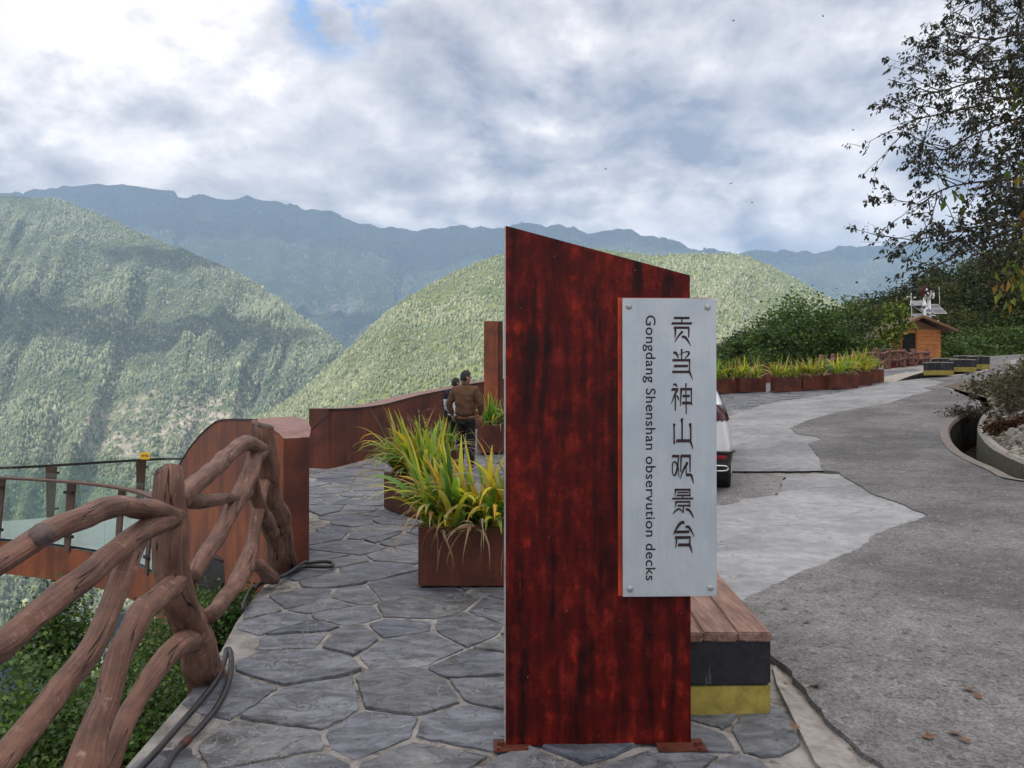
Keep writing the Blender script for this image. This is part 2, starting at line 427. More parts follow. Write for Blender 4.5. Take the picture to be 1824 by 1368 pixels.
def mat_steel():
    m, n, o = newmat('brushed_plate'); c = n.coord('Object')
    st = n.noise(n.scalev(c, (260, 1, 3)), 1.0, 4, 0.6); cl = n.noise(c, 3.5, 5, 0.6, 0.6); sm = n.noise(n.scalev(c, (4, 1, 1.2)), 6, 6, 0.65, 0.4)
    col = n.mix(n.ss(cl, 0.3, 0.7), (0.37, 0.425, 0.47), (0.47, 0.515, 0.55))
    col = n.vm('SCALE', col, None, n.ss(st, 0.3, 0.7, 0.955, 1.045))
    col = n.mix(n.ss(sm, 0.60, 0.74, 0, 0.35), col, (0.56, 0.58, 0.58))
    col = n.mix(n.ss(n.noise(c, 60, 3, 0.6), 0.72, 0.78, 0, 0.5), col, (0.22, 0.25, 0.27))
    principled(n, o, col, n.ss(cl, 0.3, 0.7, 0.40, 0.52), metal=0.35, spec=0.4, bump=n.bump(sm, 0.10, 0.002)); return m
def mat_log(name='log', a=(0.085, 0.042, 0.029), b=(0.208, 0.104, 0.073)):
    m, n, o = newmat(name); c = n.attr('pv', 'Vector'); w = n.pos()
    gr = n.noise(n.scalev(c, (2.0, 2.0, 3.2)), 2.0, 7, 0.62, 0.5)
    bl = n.noise(w, 7, 6, 0.62, 0.3); f = n.noise(w, 60, 5, 0.7)
    lo = n.noise(n.scalev(c, (1.0, 1.0, 0.9)), 1.3, 2, 0.4, 0.7)
    crack = n.m('ABSOLUTE', n.m('SUBTRACT', lo, 0.5))
    gate = n.ss(n.noise(n.scalev(c, (0.8, 0.8, 1.0)), 2.4, 2, 0.5), 0.40, 0.50)
    ck = n.m('MULTIPLY', n.ss(crack, 0.003, 0.010, 1.0, 0.0), gate)
    rid = n.noise(n.scalev(c, (2.6, 2.6, 1.6)), 1.6, 6, 0.6, 0.5)
    col = n.mix(n.ss(n.m('ADD', n.m('MULTIPLY', gr, 0.5), n.m('MULTIPLY', bl, 0.5)), 0.36, 0.64), a, b)
    col = n.vm('SCALE', col, None, n.ss(rid, 0.3, 0.7, 0.90, 1.08))
    dust = n.m('MULTIPLY', n.ss(n.noise(w, 26, 6, 0.72), 0.55, 0.70), n.ss(n.noise(w, 3.5, 3, 0.5), 0.42, 0.60))
    col = n.mix(n.m('MULTIPLY', dust, 0.7), col, (0.40, 0.28, 0.23))
    col = n.mix(n.m('MULTIPLY', ck, 0.92), col, (0.022, 0.010, 0.009))
    hh = n.m('ADD', n.m('MULTIPLY', rid, 0.22), n.m('ADD', n.m('ADD', n.m('MULTIPLY', f, 0.14), n.m('MULTIPLY', bl, 0.5)), n.m('MULTIPLY', ck, -1.5)))
    principled(n, o, col, 0.60, spec=0.38, bump=n.bump(hh, 0.95, 0.020)); return m
def mat_cut():
    m, n, o = newmat('cut_wood'); c = n.coord('Object'); w = n.pos()
    f = n.noise(w, 40, 5, 0.7); g = n.noise(w, 12, 4, 0.6)
    col = n.mix(n.ss(g, 0.38, 0.62), (0.040, 0.030, 0.029), (0.13, 0.105, 0.098))
    principled(n, o, col, 0.85, spec=0.2, bump=n.bump(f, 0.8, 0.01)); return m
def mat_leaf(name, tint=(1, 1, 1), trans=0.35, rough=0.5):
    m, n, o = newmat(name)
    col = n.mix(1.0, n.attr('col'), tint, 'MULTIPLY')
    b = n.new('ShaderNodeBsdfPrincipled'); n.put(b.inputs['Base Color'], col); b.inputs['Roughness'].default_value = rough
    b.inputs['Specular IOR Level'].default_value = 0.35
    t = n.new('ShaderNodeBsdfTranslucent'); n.put(t.inputs[0], n.mix(1.0, col, (1.1, 1.25, 0.6), 'MULTIPLY'))
    x = n.new('ShaderNodeMixShader'); x.inputs[0].default_value = trans
    n.put(x.inputs[1], b.outputs[0]); n.put(x.inputs[2], t.outputs[0]); n.put(o.inputs[0], x.outputs[0]); return m
def mat_bark(name, a, b):
    m, n, o = newmat(name); c = n.pos()
    f = n.noise(n.scalev(c, (1, 1, 0.4)), 14, 7, 0.65, 0.4); g = n.noise(c, 3, 4, 0.6)
    col = n.mix(n.ss(n.m('ADD', n.m('MULTIPLY', f, 0.6), n.m('MULTIPLY', g, 0.4)), 0.4, 0.6), a, b)
    principled(n, o, col, 0.85, spec=0.2, bump=n.bump(f, 0.8, 0.02)); return m
def mat_hill(name, a, b, rock, sc_):
    """forested slope seen from far: dark and light clumps, some bare ground"""
    m, n, o = newmat(name); c = n.pos()
    v = n.voro(c, 0.075 * sc_, 'F1', 1.0); f = n.noise(c, 0.02 * sc_, 8, 0.65); g = n.noise(c, 0.0016, 6, 0.6)
    cc = n.attr('col'); sp = n.new('ShaderNodeSeparateColor'); n.put(sp.inputs[0], cc)
    col = n.mix(n.ss(n.m('ADD', n.m('MULTIPLY', f, 0.6), n.m('MULTIPLY', g, 0.4)), 0.36, 0.64), a, b)
    rk = n.m('MULTIPLY', sp.outputs[0], n.ss(n.noise(n.scalev(c, (1, 1, 1.0)), 0.035, 7, 0.7), 0.42, 0.60))
    col = n.mix(rk, col, rock)
    hh = n.m('ADD', n.m('MULTIPLY', v, -1.0), n.m('MULTIPLY', f, 0.8))
    principled(n, o, col, 0.9, spec=0.1, bump=n.bump(hh, 1.0, 9.0)); return m
def mat_painted(name, col, grime=(0.03, 0.03, 0.03), streak=(0.22, 0.23, 0.24), amt=0.5):
    m, n, o = newmat(name); c = n.pos()
    st = n.noise(n.scalev(c, (9, 9, 0.9)), 2.2, 7, 0.65, 0.2); f = n.noise(c, 16, 7, 0.68); g = n.noise(c, 70, 3, 0.6)
    k = n.vm('SCALE', tuple(col), None, n.ss(f, 0.3, 0.7, 0.72, 1.2))
    k = n.mix(n.ss(st, 0.55, 0.72, 0, amt), k, streak)
    k = n.mix(n.ss(g, 0.66, 0.74, 0, 0.7), k, grime)
    k = n.mix(n.ss(n.noise(c, 5, 6, 0.7), 0.60, 0.74, 0, 0.5), k, grime)
    principled(n, o, k, 0.8, spec=0.25, bump=n.bump(n.m('ADD', f, n.m('MULTIPLY', g, 0.3)), 0.55, 0.006)); return m
def mat_plank(name, a, b, axis=(14, 1.1, 14)):
    m, n, o = newmat(name); c = n.pos()
    gr = n.noise(n.scalev(c, axis), 2.6, 8, 0.62, 0.35); f = n.noise(c, 3, 4, 0.6); h = n.noise(n.scalev(c, tuple(q * 3 for q in axis)), 2.6, 4, 0.6)
    col = n.mix(n.ss(n.m('ADD', n.m('MULTIPLY', gr, 0.7), n.m('MULTIPLY', f, 0.3)), 0.36, 0.64), a, b)
    col = n.vm('SCALE', col, None, n.ss(h, 0.3, 0.7, 0.8, 1.15))
    principled(n, o, col, 0.7, spec=0.3, bump=n.bump(gr, 0.45, 0.006)); return m
def mat_glass():
    m, n, o = newmat('glass')
    t = n.new('ShaderNodeBsdfTransparent'); t.inputs[0].default_value = (0.89, 0.94, 0.915, 1)
    g = n.new('ShaderNodeBsdfGlossy'); g.inputs[0].default_value = (0.9, 1, 0.97, 1); g.inputs['Roughness'].default_value = 0.03
    fr = n.new('ShaderNodeLayerWeight'); fr.inputs[0].default_value = 0.12
    x = n.new('ShaderNodeMixShader'); n.put(x.inputs[0], n.m('ADD', n.m('MULTIPLY', fr.outputs[1], 0.5), 0.03)); n.put(x.inputs[1], t.outputs[0]); n.put(x.inputs[2], g.outputs[0])
    n.put(o.inputs[0], x.outputs[0]); return m
def mat_cloud():
    m, n, o = newmat('cloud_vapour')
    d_ = n.new('ShaderNodeBsdfDiffuse'); d_.inputs[0].default_value = (0.9, 0.9, 0.92, 1)
    t = n.new('ShaderNodeBsdfTranslucent'); t.inputs[0].default_value = (0.5, 0.52, 0.56, 1)
    x = n.new('ShaderNodeMixShader'); x.inputs[0].default_value = 0.5
    n.put(x.inputs[1], d_.outputs[0]); n.put(x.inputs[2], t.outputs[0]); n.put(o.inputs[0], x.outputs[0]); return m

M_MORTAR = mat_mortar(); M_SLATE = mat_slate(); M_ASPH = mat_asphalt()
M_GRAVEL = mat_asphalt('gravel_patch', 1.45)
M_PATCH = mat_patch('pale_concrete', (0.262, 0.270, 0.285)); M_PATCH2 = mat_patch('newer_concrete', (0.305, 0.315, 0.333))
M_KERB = mat_painted('kerb_concrete', (0.27, 0.255, 0.24), (0.09, 0.08, 0.07), (0.36, 0.34, 0.32), 0.5); M_SLOPE = mat_bark('overgrown_slope', (0.022, 0.034, 0.014), (0.06, 0.075, 0.032))
M_CORTEN = mat_corten(); M_CORTEN_O = mat_corten('corten_orange', (0.13, 0.037, 0.018), (0.29, 0.086, 0.035))
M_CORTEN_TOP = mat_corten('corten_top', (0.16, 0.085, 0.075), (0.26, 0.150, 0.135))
M_BOARD = mat_board(); M_STEEL = mat_steel()
M_LOG = mat_log(); M_CUT = mat_cut()
M_LOG_FAR = mat_log('log_far', (0.105, 0.045, 0.036), (0.20, 0.095, 0.075))
M_LEAF = mat_leaf('leaf'); M_BLADE = mat_leaf('blade', trans=0.40, rough=0.42); M_DRY = mat_leaf('dry_blade', trans=0.2, rough=0.8)
M_TREELEAF = mat_leaf('tree_leaf', trans=0.28)
M_BARK = mat_bark('bark', (0.055, 0.042, 0.034), (0.12, 0.10, 0.085)); M_PALEBARK = mat_bark('pale_bark', (0.16, 0.14, 0.125), (0.40, 0.37, 0.35))
M_STEM = mat_bark('stem', (0.035, 0.03, 0.02), (0.08, 0.065, 0.04))
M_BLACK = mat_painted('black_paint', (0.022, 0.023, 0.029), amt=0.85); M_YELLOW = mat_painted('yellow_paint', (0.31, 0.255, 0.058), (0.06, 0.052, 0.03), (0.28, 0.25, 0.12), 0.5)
M_RAWCONC = mat_painted('raw_concrete', (0.33, 0.31, 0.28), (0.1, 0.09, 0.08))
M_WORNLIP = mat_painted('worn_lip', (0.19, 0.172, 0.158), (0.07, 0.06, 0.05), (0.33, 0.29, 0.27)); M_DITCH = mat_bark('drain_dark', (0.012, 0.010, 0.008), (0.045, 0.036, 0.028)); M_DRAINWALL = mat_painted('drain_wall', (0.10, 0.098, 0.07), (0.03, 0.035, 0.02))
M_BENCHTOP = mat_plank('bench_plank', (0.135, 0.075, 0.057), (0.275, 0.175, 0.14))
M_HUT = mat_plank('hut_plank', (0.33, 0.115, 0.034), (0.54, 0.23, 0.075), (1.0, 6, 12)); M_HUTDARK = mat_plank('hut_trim', (0.15, 0.075, 0.04), (0.24, 0.13, 0.075), (2, 2, 9))
M_ROOF = mat_plank('roof_board', (0.12, 0.085, 0.065), (0.22, 0.16, 0.13), (9, 1.2, 9))
M_INK = plain('black_letter', (0.012, 0.008, 0.010), 0.5, var=0.2); M_INKRED = plain('maroon_letter', (0.022, 0.006, 0.008), 0.5, var=0.3, scale=20)
M_SCREW = plain('screw_steel', (0.38, 0.38, 0.38), 0.35, 0.8); M_RIM = plain('red_rim', (0.42, 0.055, 0.02), 0.5, var=0.4, scale=9)
M_EDGE = plain('bare_edge', (0.42, 0.40, 0.38), 0.5, 0.4, var=0.3)
M_RUBBER = plain('black_rubber', (0.022, 0.020, 0.023), 0.42, spec=0.5, var=0.3, scale=9); M_TAPE = plain('red_tape', (0.09, 0.022, 0.02), 0.5, var=0.3)
M_DARKSTEEL = plain('dark_steel', (0.03, 0.024, 0.022), 0.55, 0.3, var=0.3); M_BROWNSTEEL = mat_corten('brown_steel', (0.07, 0.035, 0.028), (0.12, 0.065, 0.05))
M_GLASS = mat_glass(); M_DECK = plain('frosted_deck', (0.24, 0.30, 0.29), 0.4, spec=0.3, var=0.08)
M_SOIL = mat_bark('soil', (0.045, 0.028, 0.020), (0.13, 0.085, 0.055)); M_EARTH = mat_bark('earth', (0.06, 0.05, 0.035), (0.17, 0.14, 0.10))
M_WHITE = plain('white_metal', (0.70, 0.71, 0.72), 0.4, var=0.06); M_ROCK = mat_bark('rubble_rock', (0.12, 0.105, 0.09), (0.36, 0.34, 0.31))
M_YSIGN = plain('yellow_plate', (0.72, 0.42, 0.02), 0.5); M_PV = plain('solar_cell', (0.055, 0.06, 0.085), 0.16, spec=0.7, var=0.25, scale=3)
M_REDBLADE = plain('red_blade', (0.10, 0.012, 0.016), 0.5); M_LINE = plain('road_line', (0.55, 0.54, 0.52), 0.8, var=0.25, scale=8)
M_CARPAINT = plain('white_car_paint', (0.66, 0.68, 0.70), 0.22, spec=0.6, var=0.02); M_CARPAINT.node_tree.nodes['Principled BSDF'].inputs['Coat Weight'].default_value = 0.7
M_CARBLACK = plain('car_plastic', (0.018, 0.018, 0.019), 0.45); M_TYRE = plain('tyre_rubber', (0.014, 0.014, 0.014), 0.75, var=0.3)
M_CARGLASS = plain('car_window', (0.012, 0.014, 0.016), 0.06, spec=0.8); M_CHROME = plain('chrome_trim', (0.5, 0.5, 0.5), 0.15, 1.0)
M_TAIL = plain('tail_lens', (0.06, 0.008, 0.008), 0.10, spec=0.8); M_REFLECT = plain('red_reflector', (0.20, 0.01, 0.012), 0.3); M_RIMALLOY = plain('alloy', (0.35, 0.35, 0.36), 0.3, 0.9)
M_SKIN = plain('skin', (0.36, 0.19, 0.125), 0.5, var=0.06); M_HAIR = plain('hair', (0.012, 0.010, 0.010), 0.55, var=0.3, scale=60, bumpd=0.01)
def mat_cloth(name, col, wr=0.02, sc_=7):
    m, n, o = newmat(name); c = n.coord('Object')
    f = n.noise(n.scalev(c, (1, 1, 1.6)), sc_, 5, 0.55, 0.7); g = n.noise(c, 220, 2, 0.6)
    k = n.vm('SCALE', tuple(col), None, n.ss(f, 0.3, 0.7, 0.80, 1.18)); k = n.vm('SCALE', k, None, n.ss(g, 0.3, 0.7, 0.9, 1.1))
    principled(n, o, k, 0.85, spec=0.2, bump=n.bump(f, 0.8, wr)); return m
M_JACKET = mat_cloth('brown_cloth', (0.105, 0.055, 0.033), 0.03); M_TROUS = mat_cloth('black_cloth', (0.014, 0.014, 0.017)); M_NAVY = mat_cloth('navy_cloth', (0.018, 0.018, 0.032)); M_PALECLOTH = mat_cloth('white_cloth', (0.56, 0.57, 0.62))
M_EYE = plain('eye', (0.02, 0.015, 0.012), 0.2); M_SHOE = plain('shoe', (0.03, 0.03, 0.035), 0.5); M_LIP = plain('lip', (0.28, 0.10, 0.08), 0.5); M_SOLE = plain('shoe_sole', (0.45, 0.45, 0.45), 0.7)
M_BIRD = plain('bird_feather', (0.02, 0.02, 0.02), 0.8); M_DEADLEAF = plain('dead_leaf', (0.14, 0.075, 0.045), 0.8, var=0.5, scale=12)
M_BRICK = mat_painted('red_plinth', (0.17, 0.035, 0.03))
M_CLOUD = mat_cloud()
# ------------------------------------------------------------------ terrace: ground, paving, road, drain
def XY(u, v): g = G(u, v); return (g.x, g.y)
edge_px = [(223, 1368), (336, 1237), (395, 1158), (420, 1110), (454, 1062), (469, 1047)]
left_edge = [(-1.30, -6.0), (-1.30, 0.0), (-1.36, 1.9)] + [XY(*q) for q in edge_px] + [(-1.98, 6.3), (-2.1, 7.0)]
left_edge += [(-3.0, 9.0), (-4.3, 11.0), (-4.9, 13.0)]
# the terrace edge runs on behind the long rust wall, the planters, the rustic fence and the hut
back_edge = [(-4.2, 14.2), (-3.2, 15.2), (-1.6, 20.2), (1.0, 25.0), (4.5, 29.3), (8.0, 31.6), (13.0, 33.0), (16, 35.8), (19.5, 39.0), (21.5, 44.0), (23, 50.0), (27, 54), (36, 58), (52, 60)]
# right-hand side: far kerb, bank, drain
drain_in = [(1790, 652), (1770, 668), (1758, 690), (1762, 718), (1752, 731), (1720, 742), (1700, 752), (1689, 768), (1693, 788), (1709, 808), (1740, 826), (1776, 842), (1824, 861)]
din = [XY(*q) for q in drain_in]
din_s = [(q[0], q[1]) for q in spline([din[4], din[5], din[6], din[7], din[8], din[9], din[10], din[11], din[12], (din[12][0] + 0.7, din[12][1] - 0.55), (din[12][0] + 3.0, din[12][1] - 2.0)], 5)]
right_edge = [(52, 46), (40, 42.5), (31, 40), XY(1797, 651)] + [(din[0][0] - 1.6, din[0][1] - 6), (13.6, 23.5), (11.9, 19.0)] + din_s + [(din_s[-1][0] + 6, din_s[-1][1] - 5), (17, -6.0)]
terrace = left_edge + back_edge + right_edge
v_, f_, gb = poly_sheet(terrace, 0.6, gz)
structure(mk('ground', v_, f_, M_MORTAR, smooth=True))

# cliff side below the terrace edge: strips running down and outwards
def side_strip(name, line, mat, prof, flip=False, jit=0.3, keep_first=True):
    line = [Vector((q[0], q[1])) for q in line]
    dense = []
    for a, b in zip(line, line[1:]):
        k = max(1, int((b - a).length / 0.7))
        dense += [a.lerp(b, j / k) for j in range(k)]
    dense.append(line[-1]); nn = len(dense); vs, fs = [], []
    nrm = []
    for i in range(nn):
        a = dense[max(i - 6, 0)]; b = dense[min(i + 6, nn - 1)]
        t = (b - a).normalized(); nrm.append(Vector((-t.y, t.x)) * (-1 if flip else 1))
    for i in range(nn):
        for j, (dd, dz) in enumerate(prof):
            q = dense[i] + nrm[i] * dd
            h = gz(dense[i].x, dense[i].y) + dz
            if j > 1: h += jit * dd ** 0.6 * noise.noise(Vector((q.x * 0.3, q.y * 0.3, 1.0)))
            vs.append(Vector((q.x, q.y, h)))
    k = len(prof)
    for i in range(nn - 1):
        for j in range(k - 1):
            fs.append((i * k + j, (i + 1) * k + j, (i + 1) * k + j + 1, i * k + j + 1) if not flip else (i * k + j, i * k + j + 1, (i + 1) * k + j + 1, (i + 1) * k + j))
    return structure(mk(name, vs, fs, mat, smooth=True))
cl = left_edge + back_edge[:9]
side_strip('slope', cl, M_SLOPE, [(0, 0), (0.02, -0.5), (0.5, -1.4), (1.5, -3.0), (4.0, -6.5), (10, -13), (22, -19), (50, -40), (120, -95), (300, -240)])

# ---- flagstones
stone_zone = left_edge[:9] + [(-1.72, 5.9), (-1.98, 7.2), (-2.75, 9.5), (-3.75, 12.9)] + [(-3.1, 13.2), (-0.7, 20.0), (1.9, 24.2), (5.0, 28.0), (8.0, 30.2), (13.2, 31.0), (16.3, 33.6), (18.6, 34.6)] + [XY(1662, 667), XY(1628, 675), XY(1600, 680), XY(1472, 705), XY(1362, 722), XY(1294, 745), XY(1262, 790), XY(1200, 880)]
stone_zone += [(0.95, 5.0), XY(1383, 1222), XY(1452, 1368), (1.17, 1.5), (1.15, -4), (-1.2, -4)]
srnd = random.Random(11)
SX, SY = 0.44, 0.34
def seed_at(i, j):
    r = random.Random(i * 7919 + j * 104729 + 5)
    return Vector(((i + 0.5 * (j % 2) + r.uniform(-.46, .46)) * SX, (j + r.uniform(-.46, .46)) * SY)), r.random() < 0.24
def clip(poly, pt, nv):
    o = []
    for k in range(len(poly)):
        a, b = poly[k], poly[(k + 1) % len(poly)]
        da, db = (a - pt).dot(nv), (b - pt).dot(nv)
        if da <= 0: o.append(a)
        if (da < 0) != (db < 0): o.append(a.lerp(b, da / (da - db)))
    return o
sv, sf, scol = [], [], []
for j in range(-11, 106):
    for i in range(-14, 46):
        s, rr = seed_at(i, j)
        if rr or not inside(s.x, s.y, stone_zone): continue
        poly = [s + Vector(q) for q in ((-1, -1), (1, -1), (1, 1), (-1, 1))]
        gap = srnd.uniform(0.006, 0.019)
        for dj in range(-3, 4):
            for di in range(-3, 4):
                if di or dj:
                    t, gone = seed_at(i + di, j + dj); dv = t - s
                    if dv.length > 1e-6 and not gone: poly = clip(poly, s + dv * 0.5 - dv.normalized() * gap * (0.5 + 0.9 * random.Random((min(i, i + di) * 31 + min(j, j + dj) * 17)).random()), dv.normalized())
        if len(poly) < 3: continue
        if not all(inside(q.x, q.y, stone_zone) for q in poly): 
            # cut back to the rim
            c = s.copy(); np_ = []
            for k in range(len(poly)):
                a, b = poly[k], poly[(k + 1) % len(poly)]
                for q in (a, a.lerp(b, 1/3), a.lerp(b, 2/3)):
                    t_ = 1.0
                    while t_ > 0.1 and not inside(*(c + (q - c) * t_), stone_zone): t_ -= 0.04
                    np_.append(c + (q - c) * max(0.1, t_ - 0.03 if t_ < 1 else 1))
            poly = np_
        near = s.y < 9
        ring = []
        st = 0.035 if s.y < 5 else (0.08 if near else 0.2)
        for k in range(len(poly)):
            a, b = poly[k], poly[(k + 1) % len(poly)]; L = (b - a).length
            mm = max(1, int(L / st))
            for q in range(mm):
                w = a.lerp(b, q / mm); dn = (b - a).normalized(); dn = Vector((dn.y, -dn.x))
                # knock the corners off
                cut = 0.007 * max(0, 1 - min(q / mm, 1 - q / mm) * L / 0.05)
                nz = noise.noise(Vector((w.x * 7, w.y * 7, 3))) * 0.008 + noise.noise(Vector((w.x * 26, w.y * 26, 5))) * 0.010
                ring.append(w - dn * (cut - nz + 0.004))
        c = sum(ring, Vector((0, 0))) / len(ring)
        h = srnd.uniform(0.006, 0.018); tx, ty = srnd.uniform(-.02, .02), srnd.uniform(-.025, .025)
        if not near: h *= 0.8
        b0 = len(sv); k = len(ring)
        for sc_, dz in ((1.0, -0.02), (1.0, 0.78), (0.988, 0.98), (0.93, 1.0)):
            for q in ring:
                w = c + (q - c) * sc_
                zt = h * dz if dz > 0 else dz
                rel = noise.noise(Vector((w.x * 4, w.y * 8, 9))) * 0.007 + noise.noise(Vector((w.x * 16, w.y * 22, 2))) * 0.0025 if sc_ < 1 else 0
                sv.append((w.x, w.y, gz(w.x, w.y) + zt + rel + (tx * (w.x - c.x) + ty * (w.y - c.y))))
        for r_ in range(3):
            for q in range(k):
                q2 = (q + 1) % k
                sf.append((b0 + r_ * k + q, b0 + r_ * k + q2, b0 + (r_ + 1) * k + q2, b0 + (r_ + 1) * k + q))
        b1 = b0 + 3 * k
        if near:
            # finer top: rings running in to the middle
            prev = b1
            for sc_ in (0.6, 0.3):
                nb = len(sv)
                for q in ring:
                    w = c + (q - c) * sc_
                    rel = noise.noise(Vector((w.x * 4, w.y * 8, 9))) * 0.009 + noise.noise(Vector((w.x * 16, w.y * 22, 2))) * 0.003
                    sv.append((w.x, w.y, gz(w.x, w.y) + h + rel + tx * (w.x - c.x) + ty * (w.y - c.y)))
                for q in range(k):
                    q2 = (q + 1) % k; sf.append((prev + q, prev + q2, nb + q2, nb + q))
                prev = nb
            b1 = prev
        sv.append((c.x, c.y, gz(c.x, c.y) + h)); ci = len(sv) - 1
        for q in range(k): sf.append((b1 + q, b1 + (q + 1) % k, ci))
        colr = (srnd.random(), srnd.random() ** 2, srnd.random()); scol += [colr] * (len(sv) - b0)
structure(mk('stone_paving', sv, sf, M_SLATE, smooth=False, col=scol))

# ---- pale concrete strip and newer concrete field
band = [(1294, 745), (1362, 722), (1472, 705), (1600, 680), (1655, 676), (1690, 681), (1700, 700), (1600, 740), (1480, 800), (1500, 842), (1400, 843), (1310, 843), (1240, 843), (1200, 870), (1262, 790)]
v_, f_, _ = poly_sheet([XY(*q) for q in band], 0.5, lambda x, y: gz(x, y) + 0.030, 0.035, 3)
structure(mk('concrete_strip', v_, f_, M_PATCH, smooth=True))
band2 = [(1400, 848), (1520, 848), (1700, 925), (1560, 980), (1330, 1085), (1240, 1120), (1180, 1090), (1180, 900), (1290, 905), (1330, 893), (1385, 885)]
v_, f_, _ = poly_sheet([XY(*q) for q in band2], 0.3, lambda x, y: gz(x, y) + 0.026, 0.05, 4)
structure(mk('concrete_field', v_, f_, M_PATCH2, smooth=True))
grav = [(1240, 846), (1396, 850), (1392, 880), (1340, 897), (1300, 915), (1240, 935), (1150, 950), (1150, 870)]
v_, f_, _ = poly_sheet([XY(*q) for q in grav], 0.3, lambda x, y: gz(x, y) + 0.018, 0.06, 5)
structure(mk('gravel_patch', v_, f_, M_GRAVEL, smooth=True))

# ---- asphalt road with its broken edge
kerb_l = [XY(1560, 1368), XY(1480, 1290), XY(1388, 1190)]
road_px = [(1331, 1072), (1400, 1042), (1450, 1018), (1520, 990), (1560, 958), (1610, 940), (1652, 925), (1612, 906), (1560, 886), (1512, 859), (1490, 845), (1468, 843), (1462, 825), (1446, 802), (1440, 794), (1463, 786), (1455, 781), (1420, 776), (1407, 766), (1440, 751), (1500, 735), (1585, 720), (1624, 707), (1664, 697), (1646, 693), (1665, 689), (1684, 682), (1655, 677), (1700, 669)]
road = [(1.75, -6), (1.70, 0), (1.60, 2.0)] + kerb_l + [(1.12, 4.2)] + [XY(*q) for q in road_px]
road += [XY(1735, 664), XY(1762, 660), XY(1752, 650), (27.5, 47), (34, 52.5), (51.5, 57)] + [(51.5, 46.5), (40, 43), (31, 40.5), XY(1795, 652)] + [(din[0][0] - 1.7, din[0][1] - 6), (13.5, 23.4), (11.8, 19.0)]
road += [(q[0] - 0.02, q[1]) for q in din_s] + [(din_s[-1][0] + 5.5, din_s[-1][1] - 5), (16.5, -6.0)]
def road_z(x, y): return gz(x, y) + 0.042 - 0.03 * max(0, 1 - max(0, (y - 2.4)) / 1.4) * max(0, 1 - max(0, x - 1.0) / 5)
v_, f_, rb = poly_sheet(road, 0.45, road_z, 0.034, 7)
nb = len(rb)
# broken rim so the layer has thickness
bidx = {}
for k_, q in enumerate(v_): bidx[(round(q.x, 4), round(q.y, 4))] = k_
rim = [bidx.get((round(q.x, 4), round(q.y, 4))) for q in rb]
for a_, b_ in zip(rim, rim[1:] + rim[:1]):
    if a_ is None or b_ is None: continue
    A, B = v_[a_], v_[b_]; k_ = len(v_)
    v_ += [A - Vector((0, 0, 0.05)), B - Vector((0, 0, 0.05))]; f_.append((a_, k_, k_ + 1, b_))
structure(mk('road', v_, f_, M_ASPH, smooth=False))

# ---- kerb strip by the bench
kv = MB()
ka = [(1.28, -4), (1.27, 1.0), XY(1452, 1368), XY(1384, 1228), XY(1376, 1195)]
kb = [(1.62, -4), (1.60, 1.0), XY(1548, 1368), XY(1428, 1240), XY(1384, 1185)]
for i in range(len(ka) - 1):
    a, b, c, d_ = ka[i], ka[i + 1], kb[i + 1], kb[i]
    poly = [Vector((*a, gz(*a) + 0.024)), Vector((*b, gz(*b) + 0.024)), Vector((*c, gz(*c) + 0.0)), Vector((*d_, gz(*d_) - 0.004))]
    kv.prism(list(reversed(poly)), (0, 0, -0.15), (0, 0, 0))
structure(kv.build('kerb', M_KERB))

# ---- the drain: left wall, floor, right wall, low coping; the bank behind it
mids = din_s
def off_line(line, dist):
    o = []
    for i in range(len(line)):
        a = Vector(line[max(i - 2, 0)]); b = Vector(line[min(i + 2, len(line) - 1)]); t = (b - a).normalized()
        o.append(Vector(line[i]) + Vector((-t.y, t.x)) * dist)
    return o
kin = [Vector(q) for q in mids]
# width grows from the dark end to the near end
dw = [0.34 + 0.14 * min(1, i / 12) for i in range(len(kin))]
nrm = []
for i in range(len(kin)):
    a = kin[max(i - 2, 0)]; b = kin[min(i + 2, len(kin) - 1)]; t = (b - a).normalized(); nrm.append(Vector((-t.y, t.x)))
out_l = [kin[i] + nrm[i] * dw[i] for i in range(len(kin))]
rows = []
for i in range(len(kin)):
    zt = gz(*kin[i]) + 0.045
    rr = [(kin[i] - nrm[i] * 0.13, zt + 0.004), (kin[i], zt + 0.006), (kin[i] + nrm[i] * 0.03, zt - 0.05), (kin[i] + nrm[i] * 0.06, zt - 0.75), (out_l[i] - nrm[i] * 0.04, zt - 0.75), (out_l[i] - nrm[i] * 0.01, zt + 0.02), (out_l[i] + nrm[i] * 0.02, zt + 0.07), (out_l[i] + nrm[i] * 0.11, zt + 0.065), (out_l[i] + nrm[i] * 0.13, zt - 0.05)]
    rows.append([Vector((q[0].x, q[0].y, q[1] + 0.012 * noise.noise(Vector((q[0].x * 4, q[0].y * 4, k_))))) for k_, q in enumerate(rr)])
dv, df = [], []
for r_ in rows: dv += r_
kk = len(rows[0])
dmi = []
for i in range(len(rows) - 1):
    for j in range(kk - 1):
        df.append((i * kk + j, i * kk + j + 1, (i + 1) * kk + j + 1, (i + 1) * kk + j)); dmi.append(1 if j in (2, 3) else (2 if j == 4 else (3 if j < 2 else 0)))
o_ = mk('drain_channel', dv, df, [M_RAWCONC, M_DITCH, M_DRAINWALL, M_WORNLIP], mi=dmi); structure(o_)  # inner walls and floor coloured darker than lip and coping
bline = [Vector((13.6, 23.5)), Vector((12.2, 19.2))] + [q for q in out_l[3:]]
def seg_dist(p_, a, b):
    d_ = b - a; t = max(0, min(1, (p_ - a).dot(d_) / max(1e-9, d_.length_squared))); return (a + d_ * t - p_).length
